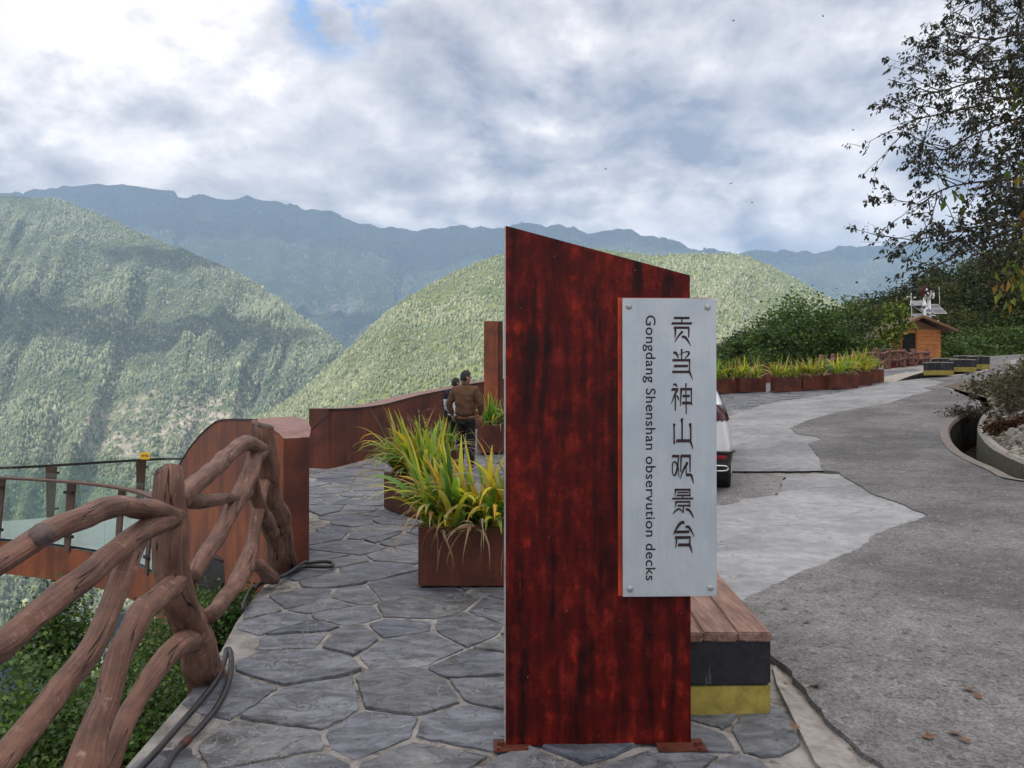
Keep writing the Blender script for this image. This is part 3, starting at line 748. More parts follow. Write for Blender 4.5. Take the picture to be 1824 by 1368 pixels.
def bank_z(x, y):
    p_ = Vector((x, y)); d_ = min(seg_dist(p_, a, b) for a, b in zip(bline, bline[1:]))
    f = float(np.interp(d_, [0.1, 0.7, 1.5, 3, 6, 12, 25], [0, 0.22, 0.42, 0.60, 0.8, 2.2, 6.0])) * max(0, min(1, (25 - y) / 5))
    return gz(x, y) + 0.05 + f + (0.06 * noise.noise(Vector((x * 1.3, y * 1.3, 2))) * min(1, d_))
bpoly = [XY(1797, 651), (din[0][0] - 1.6, din[0][1] - 6)] + [tuple(q) for q in bline] + [(out_l[-1].x + 8, out_l[-1].y - 6), (40, 0), (42, 40), (40, 42.5), (31, 40)]
v_, f_, _ = poly_sheet(bpoly, 0.5, bank_z)
structure(mk('bank', v_, f_, M_EARTH, smooth=True))

# ---- far end: raised kerb with white edge line
def ribbon(pts, w, dz):
    vs, fs = [], []
    pts = [Vector(q[:2]) for q in pts]
    for i in range(len(pts)):
        t = (pts[min(i + 1, len(pts) - 1)] - pts[max(i - 1, 0)]).normalized(); nv = Vector((-t.y, t.x)) * w / 2
        for s_ in (-1, 1):
            q = pts[i] + nv * s_; vs.append((q.x, q.y, gz(q.x, q.y) + dz))
    for i in range(len(pts) - 1): fs.append((2*i, 2*i+1, 2*i+3, 2*i+2))
    return vs, fs
lp = spline([XY(1664, 675), XY(1700, 671), XY(1735, 666), XY(1755, 662.5), XY(1757, 659)], 4)
v_, f_ = ribbon(lp, 0.13, 0.050); structure(mk('road_line', v_, f_, M_LINE))
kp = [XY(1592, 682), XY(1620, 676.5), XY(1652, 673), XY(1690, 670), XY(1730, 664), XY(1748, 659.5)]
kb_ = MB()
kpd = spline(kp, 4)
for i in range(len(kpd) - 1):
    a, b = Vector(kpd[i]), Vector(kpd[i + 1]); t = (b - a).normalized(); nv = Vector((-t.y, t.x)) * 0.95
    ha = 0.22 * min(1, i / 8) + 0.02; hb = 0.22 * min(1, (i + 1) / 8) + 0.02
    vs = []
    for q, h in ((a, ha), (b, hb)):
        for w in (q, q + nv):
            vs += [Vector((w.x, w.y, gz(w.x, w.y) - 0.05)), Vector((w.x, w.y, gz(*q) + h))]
    kb_.add(vs, [(0, 4, 5, 1)], 1); kb_.add(vs, [(2, 3, 7, 6), (1, 5, 7, 3), (0, 1, 3, 2), (4, 6, 7, 5)])  # front face coloured black, darker than the raw concrete top
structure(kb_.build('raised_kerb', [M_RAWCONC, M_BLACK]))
# far bend: kerb and verge
fk = [XY(1824, 644), XY(1808, 646.5), XY(1797, 649.5), XY(1795, 653), XY(1800, 655)]
fv = MB()
fs_ = spline(fk, 4)
for i in range(len(fs_) - 1):
    a, b = Vector(fs_[i]), Vector(fs_[i + 1]); t = (b - a).normalized(); nv = Vector((-t.y, t.x)) * 0.3
    if (b - a).length < 1e-4: continue
    poly = [Vector((q.x, q.y, gz(q.x, q.y))) for q in (a, b, b + nv, a + nv)]
    fv.prism(poly, (0, 0, -0.05), (0, 0, 0.16))
structure(fv.build('far_kerb', M_KERB))
# ------------------------------------------------------------------ the valley and its mountains
rng = np.random.default_rng(4)
def interp_rows(rows, n_):
    """rows of equal-length tuples -> n_ evenly spread Catmull-Rom samples"""
    d_ = spline(rows, 24); idx = np.linspace(0, len(d_) - 1, n_)
    lo = np.floor(idx).astype(int); hi = np.minimum(lo + 1, len(d_) - 1); t = (idx - lo)[:, None]
    d_ = np.array(d_); return d_[lo] * (1 - t) + d_[hi] * t
def mountain(name, crest, foot, mat, nt, ns, amp, freq, seed, power=1.0, back=900, rockf=None, crest_n=8.0):
    """crest and foot: (u, v, distance) rows; a sheet is lofted from the crest down to the foot, with spurs and gullies"""
    C = interp_rows(crest, nt); B = interp_rows(foot, nt)
    g = np.zeros((nt, ns + 3, 3)); col = np.zeros((nt, ns + 3, 3))
    for i in range(nt):
        c = P(*C[i]); b = P(*B[i])
        hd = Vector((c.x - b.x, c.y - b.y)).normalized()
        c.z += crest_n * noise.fractal(Vector((c.x * 0.004, c.y * 0.004, seed)), 0.8, 2.0, 5)
        g[i, 0] = (c.x + hd.x * back, c.y + hd.y * back, c.z - back * 0.7)
        g[i, 1] = (c.x + hd.x * back * .3, c.y + hd.y * back * .3, c.z - back * 0.16)
        for j in range(ns + 1):
            s = j / ns
            q = c.lerp(b, s); q.z = c.z + (b.z - c.z) * s ** power
            u_ = i / nt * 10 * freq + 0.9 * s
            r1 = 1 - abs(noise.noise(Vector((u_ * 0.55 + s * 0.5, s * 0.9, seed)))) * 2.2
            r2 = 1 - abs(noise.noise(Vector((u_ * 1.5 - s * 0.8, s * 2.0, seed + 9)))) * 2.2
            r3 = noise.fractal(Vector((q.x * 0.006, q.y * 0.006, seed)), 0.9, 2.0, 5)
            env = min(1, s * 5) 
            q.z += env * amp * (0.62 * r1 + 0.34 * r2 + 0.30 * r3 - 0.35)
            g[i, j + 2] = q
            if rockf:
                col[i, j + 2, 0] = rockf(C[i][0], s, q)
    vs = g.reshape(-1, 3); w = ns + 3
    ii, jj = np.meshgrid(np.arange(nt - 1), np.arange(w - 1), indexing='ij')
    a = (ii * w + jj).ravel()
    fs = np.stack([a, a + 1, a + w + 1, a + w], 1)
    o = mk(name, vs, fs, mat, smooth=True, col=col.reshape(-1, 3)); structure(o)
    return g[:, 1:], col[:, 1:]
def forest(name, g, mask, n_, hmin, hmax, cols, mat, keep=None, sp=5):
    nt, w, _ = g.shape
    t = rng.random(n_) * (nt - 1.01); s = rng.random(n_) * (w - 1.01)
    i = t.astype(int); j = s.astype(int); ft = (t - i)[:, None]; fs_ = (s - j)[:, None]
    p = (g[i, j] * (1 - ft) + g[i + 1, j] * ft) * (1 - fs_) + (g[i, j + 1] * (1 - ft) + g[i + 1, j + 1] * ft) * fs_
    mk_ = mask[i, j, 0]
    ok = rng.random(n_) > np.clip(mk_ * 1.25, 0, 0.93)
    # area weighting so distant strips are not overcrowded
    p = p[ok]; n_ = len(p)
    clump = np.array([noise.noise(Vector((q[0] * 0.006, q[1] * 0.006, q[2] * 0.006))) for q in p])
    gapn = np.array([noise.noise(Vector((q[0] * 0.011, q[1] * 0.011, q[2] * 0.011 + 40))) for q in p])
    sel = (gapn > -0.30) | (rng.random(n_) < 0.25); p = p[sel]; clump = clump[sel]; n_ = len(p)
    h = rng.uniform(hmin, hmax, n_) * (0.85 + 0.6 * clump) * np.exp(rng.normal(0, 0.26, n_)); r = h * rng.uniform(0.26, 0.46, n_)
    kind = rng.random(n_) < 0.5 + 0.5 * clump
    ang = rng.random(n_) * 6.28
    vs = np.zeros((n_, 2 * sp + 1, 3))
    for k in range(sp):
        th = ang + k * 2 * np.pi / sp
        rr = r * rng.uniform(0.8, 1.2, n_)
        vs[:, k, 0] = p[:, 0] + np.cos(th) * rr * 0.8; vs[:, k, 1] = p[:, 1] + np.sin(th) * rr * 0.8; vs[:, k, 2] = p[:, 2] - 0.05 * h
        m_ = np.where(kind, 0.62, 1.05); hm = np.where(kind, 0.35, 0.62)
        vs[:, sp + k, 0] = p[:, 0] + np.cos(th) * rr * m_; vs[:, sp + k, 1] = p[:, 1] + np.sin(th) * rr * m_
        vs[:, sp + k, 2] = p[:, 2] + h * hm * rng.uniform(0.85, 1.15, n_)
    vs[:, 2 * sp, :] = p; vs[:, 2 * sp, 2] += h
    b = (np.arange(n_) * (2 * sp + 1))[:, None]
    fl = []
    for k in range(sp):
        k2 = (k + 1) % sp
        fl += [np.stack([b[:, 0] + k, b[:, 0] + k2, b[:, 0] + sp + k2], 1), np.stack([b[:, 0] + k, b[:, 0] + sp + k2, b[:, 0] + sp + k], 1), np.stack([b[:, 0] + sp + k, b[:, 0] + sp + k2, b[:, 0] + 2 * sp], 1)]
    f = np.concatenate(fl, 0)
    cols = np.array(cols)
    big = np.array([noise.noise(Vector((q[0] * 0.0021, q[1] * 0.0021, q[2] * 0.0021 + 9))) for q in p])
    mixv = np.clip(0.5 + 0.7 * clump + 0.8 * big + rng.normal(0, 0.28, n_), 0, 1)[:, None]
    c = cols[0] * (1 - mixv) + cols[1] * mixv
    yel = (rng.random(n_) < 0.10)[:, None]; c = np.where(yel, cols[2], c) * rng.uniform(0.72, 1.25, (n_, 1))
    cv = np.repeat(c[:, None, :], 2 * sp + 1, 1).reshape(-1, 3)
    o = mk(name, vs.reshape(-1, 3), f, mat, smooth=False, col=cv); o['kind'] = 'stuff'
    return o
M_FOREST = mat_leaf('forest_leaf', trans=0.15, rough=0.8)
M_HILL = mat_hill('wooded_slope', (0.045, 0.070, 0.034), (0.13, 0.155, 0.07), (0.36, 0.32, 0.27), 1.0)
M_SPUR = mat_hill('spur_slope', (0.085, 0.115, 0.040), (0.18, 0.21, 0.075), (0.36, 0.34, 0.26), 1.0)
M_FARHILL = mat_hill('far_slope', (0.018, 0.030, 0.018), (0.042, 0.058, 0.026), (0.26, 0.25, 0.22), 0.35)

def rock_left(u, s, q):
    a = noise.fractal(Vector((q.x * 0.0032, q.y * 0.0032, q.z * 0.003)), 0.9, 2, 4)
    band = max(0, 1 - abs(u - 470 + 140 * (s - .5)) / 170) * max(0, 1 - abs(s - 0.62) / 0.40)
    return max(0.0, min(1.0, 2.0 * (band * 0.95 + a * 0.85 - 0.55))) 
left_crest = [(-700, 300, 4100), (-350, 318, 3900), (-120, 340, 3700), (0, 349, 3600), (60, 352, 3550), (120, 363, 3500), (212, 399, 3350), (316, 443, 3200), (380, 470, 3080), (444, 497, 2950), (495, 533, 2820), (538, 566, 2700), (592, 603, 2550), (650, 665, 2450), (730, 760, 2350)]
left_foot = [(-1300, 1300, 1200), (-900, 1280, 1200), (-600, 1260, 1220), (-400, 1240, 1250), (-250, 1230, 1270), (-120, 1220, 1290), (0, 1200, 1310), (110, 1180, 1330), (190, 1160, 1350), (260, 1140, 1370), (320, 1120, 1390), (370, 1100, 1410), (420, 1080, 1430), (470, 1060, 1450), (540, 1040, 1500)]
gL, cL = mountain('hill_left', left_crest, left_foot, M_HILL, 230, 120, 108, 2.3, 1.0, 0.95, rockf=rock_left, crest_n=14)
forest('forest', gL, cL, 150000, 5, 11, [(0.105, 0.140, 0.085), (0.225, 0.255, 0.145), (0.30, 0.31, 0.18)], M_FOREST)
spur_crest = [(380, 830, 1450), (430, 765, 1480), (470, 737, 1500), (540, 692, 1520), (600, 640, 1560), (640, 602, 1600), (680, 562, 1650), (720, 532, 1700), (800, 491, 1800), (893, 456, 1900), (1000, 440, 2000), (1150, 452, 2000), (1232, 452, 2000), (1300, 453, 2000), (1349, 468, 2000), (1400, 490, 1980), (1480, 530, 1950), (1512, 552, 1900), (1580, 590, 1850), (1700, 640, 1800), (1850, 700, 1750)]
spur_foot = [(150, 1250, 850), (190, 1220, 850), (220, 1200, 840), (270, 1180, 830), (320, 1150, 820), (380, 1120, 800), (440, 1100, 790), (520, 1080, 780), (640, 1060, 760), (760, 1040, 750), (900, 1020, 750), (1050, 1020, 750), (1150, 1020, 750), (1240, 1010, 750), (1320, 1000, 750), (1400, 990, 750), (1500, 980, 760), (1560, 970, 770), (1650, 960, 780), (1800, 950, 790), (1950, 950, 800)]
gS, cS = mountain('hill_spur', spur_crest, spur_foot, M_SPUR, 170, 80, 34, 1.6, 5.0, 0.9, back=500, crest_n=9, rockf=lambda u, s, q: max(0, min(1, 2.2 * noise.fractal(Vector((q.x * 0.006, q.y * 0.006, 3)), 0.9, 2, 4) - 0.9)))
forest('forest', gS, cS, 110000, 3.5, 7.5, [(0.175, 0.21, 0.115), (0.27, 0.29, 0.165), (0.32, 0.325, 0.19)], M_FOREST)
far_crest = [(-600, 370, 8000), (-300, 358, 7800), (0, 345, 7600), (60, 338, 7500), (130, 330, 7500), (220, 330, 7500), (300, 340, 7500), (330, 350, 7500), (400, 352, 7500), (490, 359, 7500), (540, 368, 7500), (600, 381, 7500), (650, 400, 7500), (700, 409, 7600), (730, 410, 7600), (780, 407, 7600), (840, 405, 7600), (893, 408, 7500), (930, 402, 7300), (965, 400, 7200), (1000, 404, 7100), (1050, 416, 7000), (1110, 413, 6900), (1180, 421, 6800), (1228, 442, 6800), (1280, 447, 7000), (1350, 447, 7100), (1400, 450, 7100), (1470, 446, 7100), (1540, 438, 7000), (1600, 433, 7000), (1700, 432, 7000), (1900, 440, 7000), (2200, 450, 7000)]
far_foot = [(u, 760 if u > 250 else 700, 3900) for (u, v, D) in far_crest]
gF, cF = mountain('hill_far', far_crest, far_foot, M_FARHILL, 220, 80, 190, 3.0, 8.0, 0.85, back=1500, crest_n=55, rockf=lambda u, s, q: max(0, min(1, 3 * noise.fractal(Vector((q.x * 0.0016, q.y * 0.0016, 1)), 0.9, 2, 5) - 1.1)) * 0.6)
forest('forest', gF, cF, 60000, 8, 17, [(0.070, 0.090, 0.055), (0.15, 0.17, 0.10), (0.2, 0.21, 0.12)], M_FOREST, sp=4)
vf = MB(); vf.add([(-14000, -3000, -690), (14000, -3000, -690), (14000, 11000, -690), (-14000, 11000, -690)], [(0, 1, 2, 3)])
structure(vf.build('valley_floor', M_HILL))

# ------------------------------------------------------------------ clouds overhead: they put the terrace and parts of the slopes in shade
def cloud(target, size, alt, seed):
    t = (alt - target[2]) / SUN.z
    c = Vector(target) + SUN * t
    bm = bmesh.new(); bmesh.ops.create_icosphere(bm, subdivisions=5, radius=1.0)
    vs = []
    bm.verts.index_update()
    for v in bm.verts:
        q = v.co.copy(); w = Vector((q.x * size[0] / 700, q.y * size[1] / 700, q.z))
        k = 1 + 0.28 * noise.fractal(w * 0.9 + Vector((seed, 0, 0)), 0.8, 2.0, 5)
        x, y = q.x * size[0] * k, q.y * size[1] * k
        zc = q.z * k * size[2] * (1.0 if q.z > 0 else 0.25)
        vs.append(Vector((x, y, zc)) + c)
    fs = [[v.index for v in f.verts] for f in bm.faces]; bm.free()
    o = mk('cloud', vs, fs, M_CLOUD, smooth=True, base=c); structure(o)
cloud((30, 60, 0), (640, 560, 200), 3300, 1.0)
cloud((-1560, 2440, 240), (420, 150, 90), 3300, 2.2)
cloud((-1000, 2545, 225), (330, 90, 60), 3300, 4.1)
cloud((-1380, 3080, 590), (330, 110, 70), 3400, 6.3)
cloud((-400, 7950, 1050), (9500, 1150, 300), 6800, 3.3)
cloud((-1080, 5240, 480), (380, 120, 90), 4600, 7.7)

# ------------------------------------------------------------------ the air of the valley
def haze():
    m, n, o = newmat('haze_air')
    v = n.new('ShaderNodeVolumePrincipled'); v.inputs['Color'].default_value = (0.44, 0.66, 1.0, 1); v.inputs['Density'].default_value = HAZE
    v.inputs['Anisotropy'].default_value = 0.0
    n.put(o.inputs['Volume'], v.outputs[0])
    b = MB(); b.box((0, 4500, (2300 - 692) / 2), (29000, 16000, 2300 + 692)); ob = b.build('haze', m); ob['kind'] = 'stuff'
HAZE = 1.18e-4
haze()
# ------------------------------------------------------------------ the sign
YS = 2.92
sign = thing('signboard', 'tall dark red lacquered steel signboard with a slanted top and a pale metal plate', 'sign', G(1068, 1322))
def SP(u, v, dy=0.0): return P(u, v, YS + dy)
bt = [SP(901, 1325), SP(1233, 1325), SP(1233, 489), SP(901, 402)]
for q in bt: q.y = YS
bt[0].z = bt[1].z = 0.016; bt[3].x = bt[0].x; bt[2].x = bt[1].x
YAW = Matrix.Rotation(R(1.6), 3, 'Z'); piv = Vector((bt[0].x, YS, 0))
yw = lambda q: piv + YAW @ (Vector(q) - piv)
b = MB(); b.prism([yw(q) for q in bt], YAW @ Vector((0, 0.11, 0)), (0, 0, 0))
board = b.build('board', M_BOARD, sign)
b = MB()
eg = [bt[0] + Vector((-0.0005, 0.004, 0)), bt[3] + Vector((-0.0005, 0.004, -0.002))]
b.prism([yw(q) for q in (eg[0], eg[1], eg[1] + Vector((-0.005, 0, 0)), eg[0] + Vector((-0.005, 0, 0)))], YAW @ Vector((0, 0.10, 0)), (0, 0, 0))
b.build('edge_strip', M_EDGE, sign)
# plate on spacers
dpl = 0.030
pc = [SP(1108, 1061), SP(1276, 1061), SP(1274, 533), SP(1106, 532)]
for q in pc: q.y = YS - dpl
pc[3].x = pc[0].x; pc[2].x = pc[1].x
pz0, pz1 = pc[0].z, pc[3].z; px0, px1 = pc[0].x, pc[1].x
b = MB(); b.box(yw(((px0 + px1) / 2, YS - dpl + 0.003, (pz0 + pz1) / 2)), (px1 - px0, 0.006, pz1 - pz0), YAW, bevel=0.0012)
plate = b.build('name_plate', M_STEEL, sign)
b = MB(); b.box(yw(((px0 + px1) / 2 - 0.016, YS - 0.003, (pz0 + pz1) / 2 + 0.001)), (px1 - px0 - 0.004, 0.004, pz1 - pz0 + 0.008), YAW); b.box(yw(((px0 + px1) / 2 - 0.008, YS - 0.0155, (pz0 + pz1) / 2)), (px1 - px0 - 0.06, 0.019, pz1 - pz0 - 0.06), YAW)
b.build('plate_backing', M_RIM, sign)
KP = (YS - dpl) / F
def plate_pt(u, v, d=0.0012):
    """photo pixel on the plate's front"""
    q = P(u, v, YS - dpl); return yw((q.x, YS - dpl - d, q.z))
for (u, v) in ((1121, 545), (1263, 546), (1123, 1051), (1268, 1050)):
    c = plate_pt(u, v, 0.004); b = MB()
    b.tube([c + Vector((0, 0.006, 0)), c + Vector((0, 0.001, 0)), c - Vector((0, 0.0015, 0)), c - Vector((0, 0.003, 0))], [0.0115, 0.0115, 0.0095, 0.005], 16)
    b.box(c - Vector((0, 0.0032, 0)), (0.009, 0.001, 0.0018), Matrix.Rotation(R(u), 3, 'Y'), 0)
    b.build('screw', M_SCREW, plate, smooth=False)
# --- lettering, stroke by stroke
GL = {1: ((1180, 550), 9.775, [
 'P218,130 497,130 485,175 207,175', 'P340,172 365,172 365,228 340,228', 'P180,225 540,225 527,270 166,270', 'P215,300 490,300 488,345 203,345',
 'R240,330,40 238,420,30 230,505,14', 'R476,330,30 476,420,28 472,495,18', 'R370,385,45 310,450,35 260,520,24 225,580,10', 'R352,480,44 410,490,48 460,550,36 510,640,10',
 'R202,762,40 245,765,50 275,810,30 290,860,14', 'R350,695,36 350,780,26 352,872,22', 'R282,805,10 350,775,14 420,745,22 475,750,34 474,790,36 430,840,22 405,870,14',
 'P196,870 503,870 503,915 180,915', 'R490,880,34 489,980,24 488,1080,26', 'P222,970 468,970 455,1018 208,1018', 'P192,1073 505,1073 505,1120 175,1120', 'R488,1095,40 515,1160,28 545,1240,8']),
 2: ((1180, 670), 9.775, ['R200,152,28 235,140,36 258,165,30 270,192,12', 'P182,205 302,205 285,258 160,258', 'R270,245,46 230,320,34 200,400,22 165,488,8', 'R240,310,22 240,450,26 238,605,22', 'R262,330,20 285,370,28 302,432,8',
 'R427,123,28 424,180,26 427,300,22 430,480,22 430,662,20', 'P325,203 538,203 530,250 318,250', 'R343,240,38 335,360,24 328,522,12', 'R521,225,28 520,360,22 522,500,24', 'P370,325 500,325 485,370 355,370', 'P362,443 530,443 545,514 515,495 348,495',
 'R220,828,42 216,870,40 217,895,28 220,1190,26', 'R358,735,42 352,785,40 358,815,28 358,1105,28', 'R505,822,44 500,875,40 510,905,28 510,1110,28', 'P262,1102 520,1102 520,1160 243,1160', 'R502,1135,44 525,1195,30 550,1275,10']),
 3: ((1180, 800), 6.8375, ['P132,72 218,72 212,108 122,108', 'R210,100,16 196,190,16 182,270,20 160,328,18', 'R157,158,22 180,180,20 190,230,16 178,300,18 153,330,16 133,290,14 130,220,14 139,172,16 160,158,20', 'R207,100,14 200,170,14 205,260,12 213,352,7',
 'P232,70 358,70 356,107 225,107', 'R240,95,24 236,180,16 232,284,11', 'R347,95,20 348,180,18 348,284,14', 'R303,160,22 308,185,32 275,240,24 250,300,16 225,372,7', 'R301,205,14 301,310,14', 'P297,300 360,300 375,338 297,338', 'R362,315,28 378,370,20 393,430,7',
 'P158,488 354,488 352,515 155,515', 'R172,505,20 165,550,12 161,588,7', 'R346,500,16 346,540,14 348,586,13', 'P195,526 335,526 328,546 186,546', 'P186,560 345,560 356,589 340,582 178,582', 'R258,578,14 258,602,14', 'P132,598 390,598 385,622 122,622', 'P165,638 352,638 350,662 160,662', 'R176,652,20 170,690,12 166,718,7', 'R345,652,15 345,715,13', 'P198,684 348,684 355,716 335,708 190,708', 'R265,700,18 265,787,13', 'R264,782,11 230,745,18 205,738,24 170,760,20 132,802,7', 'R295,740,28 330,748,30 365,790,22 395,852,7',
 'R278,900,42 235,908,36 195,955,28 165,1005,18 140,1052,7', 'R292,962,32 325,955,34 360,1000,24 398,1074,7', 'P165,1000 342,1000 335,1036 150,1036', 'P165,1068 356,1068 354,1104 160,1104', 'R186,1095,22 178,1150,16 168,1218,7', 'R346,1095,18 345,1165,18', 'P205,1158 350,1158 350,1196 190,1196', 'R345,1178,30 358,1220,22 376,1278,7'])}
ink = MB(); layer = 0
for key, (org, scl, strokes) in GL.items():
    for s_ in strokes:
        pts = [tuple(float(q) for q in w.split(',')) for w in s_[1:].split()]
        d_ = 0.0006 + 0.00004 * layer; layer += 1
        if s_[0] == 'P':
            vs = [plate_pt(org[0] + x / scl, org[1] + y / scl, d_) for x, y in pts]; ink.add(vs, [tuple(range(len(vs) - 1, -1, -1))])
        else:
            dn = spline(pts, 6); L, Rr = [], []
            for i in range(len(dn)):
                a = dn[max(i - 1, 0)]; c = dn[min(i + 1, len(dn) - 1)]; tx, ty = c[0] - a[0], c[1] - a[1]; ln = math.hypot(tx, ty) or 1
                nx, ny = -ty / ln, tx / ln; w = dn[i][2] / 2
                L.append(plate_pt(org[0] + (dn[i][0] + nx * w) / scl, org[1] + (dn[i][1] + ny * w) / scl, d_)); Rr.append(plate_pt(org[0] + (dn[i][0] - nx * w) / scl, org[1] + (dn[i][1] - ny * w) / scl, d_))
            k = len(L); ink.add(L + Rr, [(i, i + 1, k + i + 1, k + i) for i in range(k - 1)])
lt = ink.build('chinese_lettering', M_INKRED, plate)
fc = bpy.data.curves.new('latin', 'FONT'); fc.body = 'Gongdang Shenshan observution decks'; fc.size = 1.0; fc.space_character = 1.06; fc.offset = 0.010
fo = bpy.data.objects.new('latin', fc); COL.objects.link(fo); bpy.context.view_layer.update()
tm = bpy.data.meshes.new_from_object(fo.evaluated_get(bpy.context.evaluated_depsgraph_get()))
bpy.data.objects.remove(fo)
tv = [v.co.copy() for v in tm.vertices]; tf = [tuple(p_.vertices) for p_ in tm.polygons]
x0, x1 = min(q.x for q in tv), max(q.x for q in tv); capY = max(q.y for q in tv[:60]); y1 = max(q.y for q in tv)
lvs = []
for q in tv:
    vv = 561 + (q.x - x0) / (x1 - x0) * (1036 - 561); uu = 1151.5 + (q.y) / y1 * 17.5
    lvs.append(plate_pt(uu, vv, 0.0007))
mk('latin_lettering', lvs, tf, M_INK, plate)
# foot brackets
for u0, u1, name in ((879, 947, 'a'), (1168, 1254, 'b')):
    g0 = G((u0 + u1) / 2, 1326); w = (u1 - u0) * YS / F; cx = ((u0 + u1) / 2 - CX) * YS / F
    b = MB(); b.box((cx, YS + 0.0, 0.018), (w, 0.10, 0.007), YAW, bevel=0.002)
    sgn = -1 if u0 < 1000 else 1
    b.box((cx + sgn * (w / 2 - 0.03), YS - 0.012, 0.029), (0.03, 0.006, 0.016), YAW)
    br = b.build('foot_bracket', M_CORTEN, sign)
    for dx in (-0.35, 0.35):
        b = MB(); b.tube([(cx + dx * w, YS - 0.040, 0.02), (cx + dx * w, YS - 0.040, 0.031)], 0.010, 6); b.build('bolt', M_CORTEN, br)

# ------------------------------------------------------------------ concrete bench with a plank top
def bench_block(name, label, corners, h, group=None, plank=True, split=0.60, base=0.0, yel=True):
    """corners: 4 ground points (front-left, front-right, back-right, back-left)"""
    c = [Vector(q) for q in corners]; ctr = sum(c, Vector()) / 4
    t = thing(name, label, 'bench', ctr, group)
    z0 = base
    def ringm(za, zb, inset, mat, nm, bev=0.012):
        bm = bmesh.new()
        lo = [bm.verts.new(ctr + (q - ctr) * (1 - inset) + Vector((0, 0, za))) for q in c]; hi = [bm.verts.new(ctr + (q - ctr) * (1 - inset) + Vector((0, 0, zb))) for q in c]
        bm.faces.new(lo[::-1]); bm.faces.new(hi)
        for i in range(4): bm.faces.new((lo[i], lo[(i+1)%4], hi[(i+1)%4], hi[i]))
        bmesh.ops.recalc_face_normals(bm, faces=bm.faces)
        bmesh.ops.bevel(bm, geom=[e for e in bm.edges], offset=bev, segments=3, affect='EDGES')
        bm.verts.index_update()
        r = mk(nm, [v.co.copy() for v in bm.verts], [[v.index for v in f.verts] for f in bm.faces], mat, t, smooth=False); bm.free(); return r
    zt = z0 + h
    ringm(z0 - 0.03, z0 + h * 0.385, 0.004, M_YELLOW, 'yellow_band')
    ringm(z0 + h * 0.385 - 0.012, zt, 0.0, M_BLACK, 'black_band')
    return t, ringm, zt
fl, fr = G(1190, 1277), G(1374, 1275)
dirb = Vector((0.055, 1, 0)).normalized()
bc = [fl, fr, fr + dirb * 1.5, fl + dirb * 1.5]
for q in bc: q.z = 0.014
bench, ringm, zt = bench_block('bench', 'concrete bench painted black over yellow with a brown plank seat behind the signboard', bc, 0.322)
ctr = sum(bc, Vector()) / 4
seat = MB(); nb_ = 3; fw = (fr - fl).normalized()
W_ = (fr - fl).length
for k in range(nb_):
    a = fl + fw * (W_ / nb_ * k + 0.001); w = W_ / nb_ - 0.002
    c = a + fw * w / 2 + dirb * 0.75
    seat.box((c.x, c.y, zt + 0.020), (w, 1.52, 0.042), Matrix.Rotation(math.atan2(-dirb.x, dirb.y), 3, 'Z'), bevel=0.007)
seat.build('plank_seat', M_BENCHTOP, bench)

# ------------------------------------------------------------------ log railing: moulded trunks and branches along the path edge
rail = thing('log_railing', 'brown tree-branch shaped concrete railing along the left edge of the stone path', 'railing', G(372, 1222))
def RY(u, dd=0.0):
    return -0.955 / ((u - 912) / F + 0.141) + dd
def log(name, rows, seed, mat=M_LOG, k=7, seg=18, wob=0.22, parent=None, ydir=None):
    """rows: (u, v, full width in px, depth offset)"""
    rows = [(*r, 0.0) if len(r) == 3 else r for r in rows]
    d_ = spline(rows, k); pts, rad = [], []
    for u, v, w, dd in d_:
        Y = (ydir(u, v) if ydir else RY(u)) + dd
        pts.append(P(u, v, Y)); rad.append(w / 2 * Y / F * 0.88)
    # small crooks
    for i in range(1, len(pts) - 1):
        q = pts[i]; pts[i] = q + Vector((noise.noise(q * 5 + Vector((seed, 0, 0))), noise.noise(q * 5 + Vector((0, seed, 0))), noise.noise(q * 5 + Vector((0, 0, seed))))) * rad[i] * 0.26
    vs, fs, pv = tube_geo(pts, rad, seg, True, wob, seed, 3.2)
    o = mk(name, vs, fs, mat, parent or rail, smooth=True, vec=pv)
    return o, pts, rad
def endcap(p, ax, r, parent):
    """pale sawn end"""
    ax = ax.normalized(); a = ax.orthogonal().normalized(); b_ = ax.cross(a); vs = [p + ax * 0.012]; fs = []
    k = 20
    for ring, off in ((0.55, 0.010), (1.0, 0.004), (1.03, -0.018)):
        for i in range(k):
            th = 2 * math.pi * i / k; rr = r * ring * (1 + 0.07 * noise.noise(Vector((math.cos(th) * 2, math.sin(th) * 2, p.x * 5))))
            vs.append(p + ax * (off + 0.006 * noise.noise(Vector((math.cos(th) * 4, math.sin(th) * 4, ring * 9)))) + (a * math.cos(th) + b_ * math.sin(th)) * rr)
    for i in range(k): fs.append((0, 1 + i, 1 + (i + 1) % k))
    for rg in range(2):
        for i in range(k): fs.append((1 + rg * k + i, 1 + (rg + 1) * k + i, 1 + (rg + 1) * k + (i + 1) % k, 1 + rg * k + (i + 1) % k))
    return mk('sawn_end', vs, fs, M_CUT, parent, smooth=True)
Y1 = lambda u, v: RY(u) + 0.05
o1, p1, r1 = log('post', [(301, 842, 55), (299, 870, 59), (304, 930, 64), (302, 980, 66), (310, 1040, 68), (331, 1100, 72), (352, 1160, 72), (366, 1205, 74), (372, 1240, 80)], 1, ydir=Y1, seg=26)
endcap(p1[0], p1[0] - p1[2], r1[0] * 0.98, o1)
o2, p2, r2 = log('post', [(468, 757, 44), (469, 785, 46), (475, 850, 50), (486, 910, 54), (495, 960, 55), (501, 1000, 58), (507, 1030, 64)], 2, ydir=lambda u, v: min(5.80, RY(u) + 0.02), seg=24)
endcap(p2[0], p2[0] - p2[2], r2[0] * 0.98, o2)
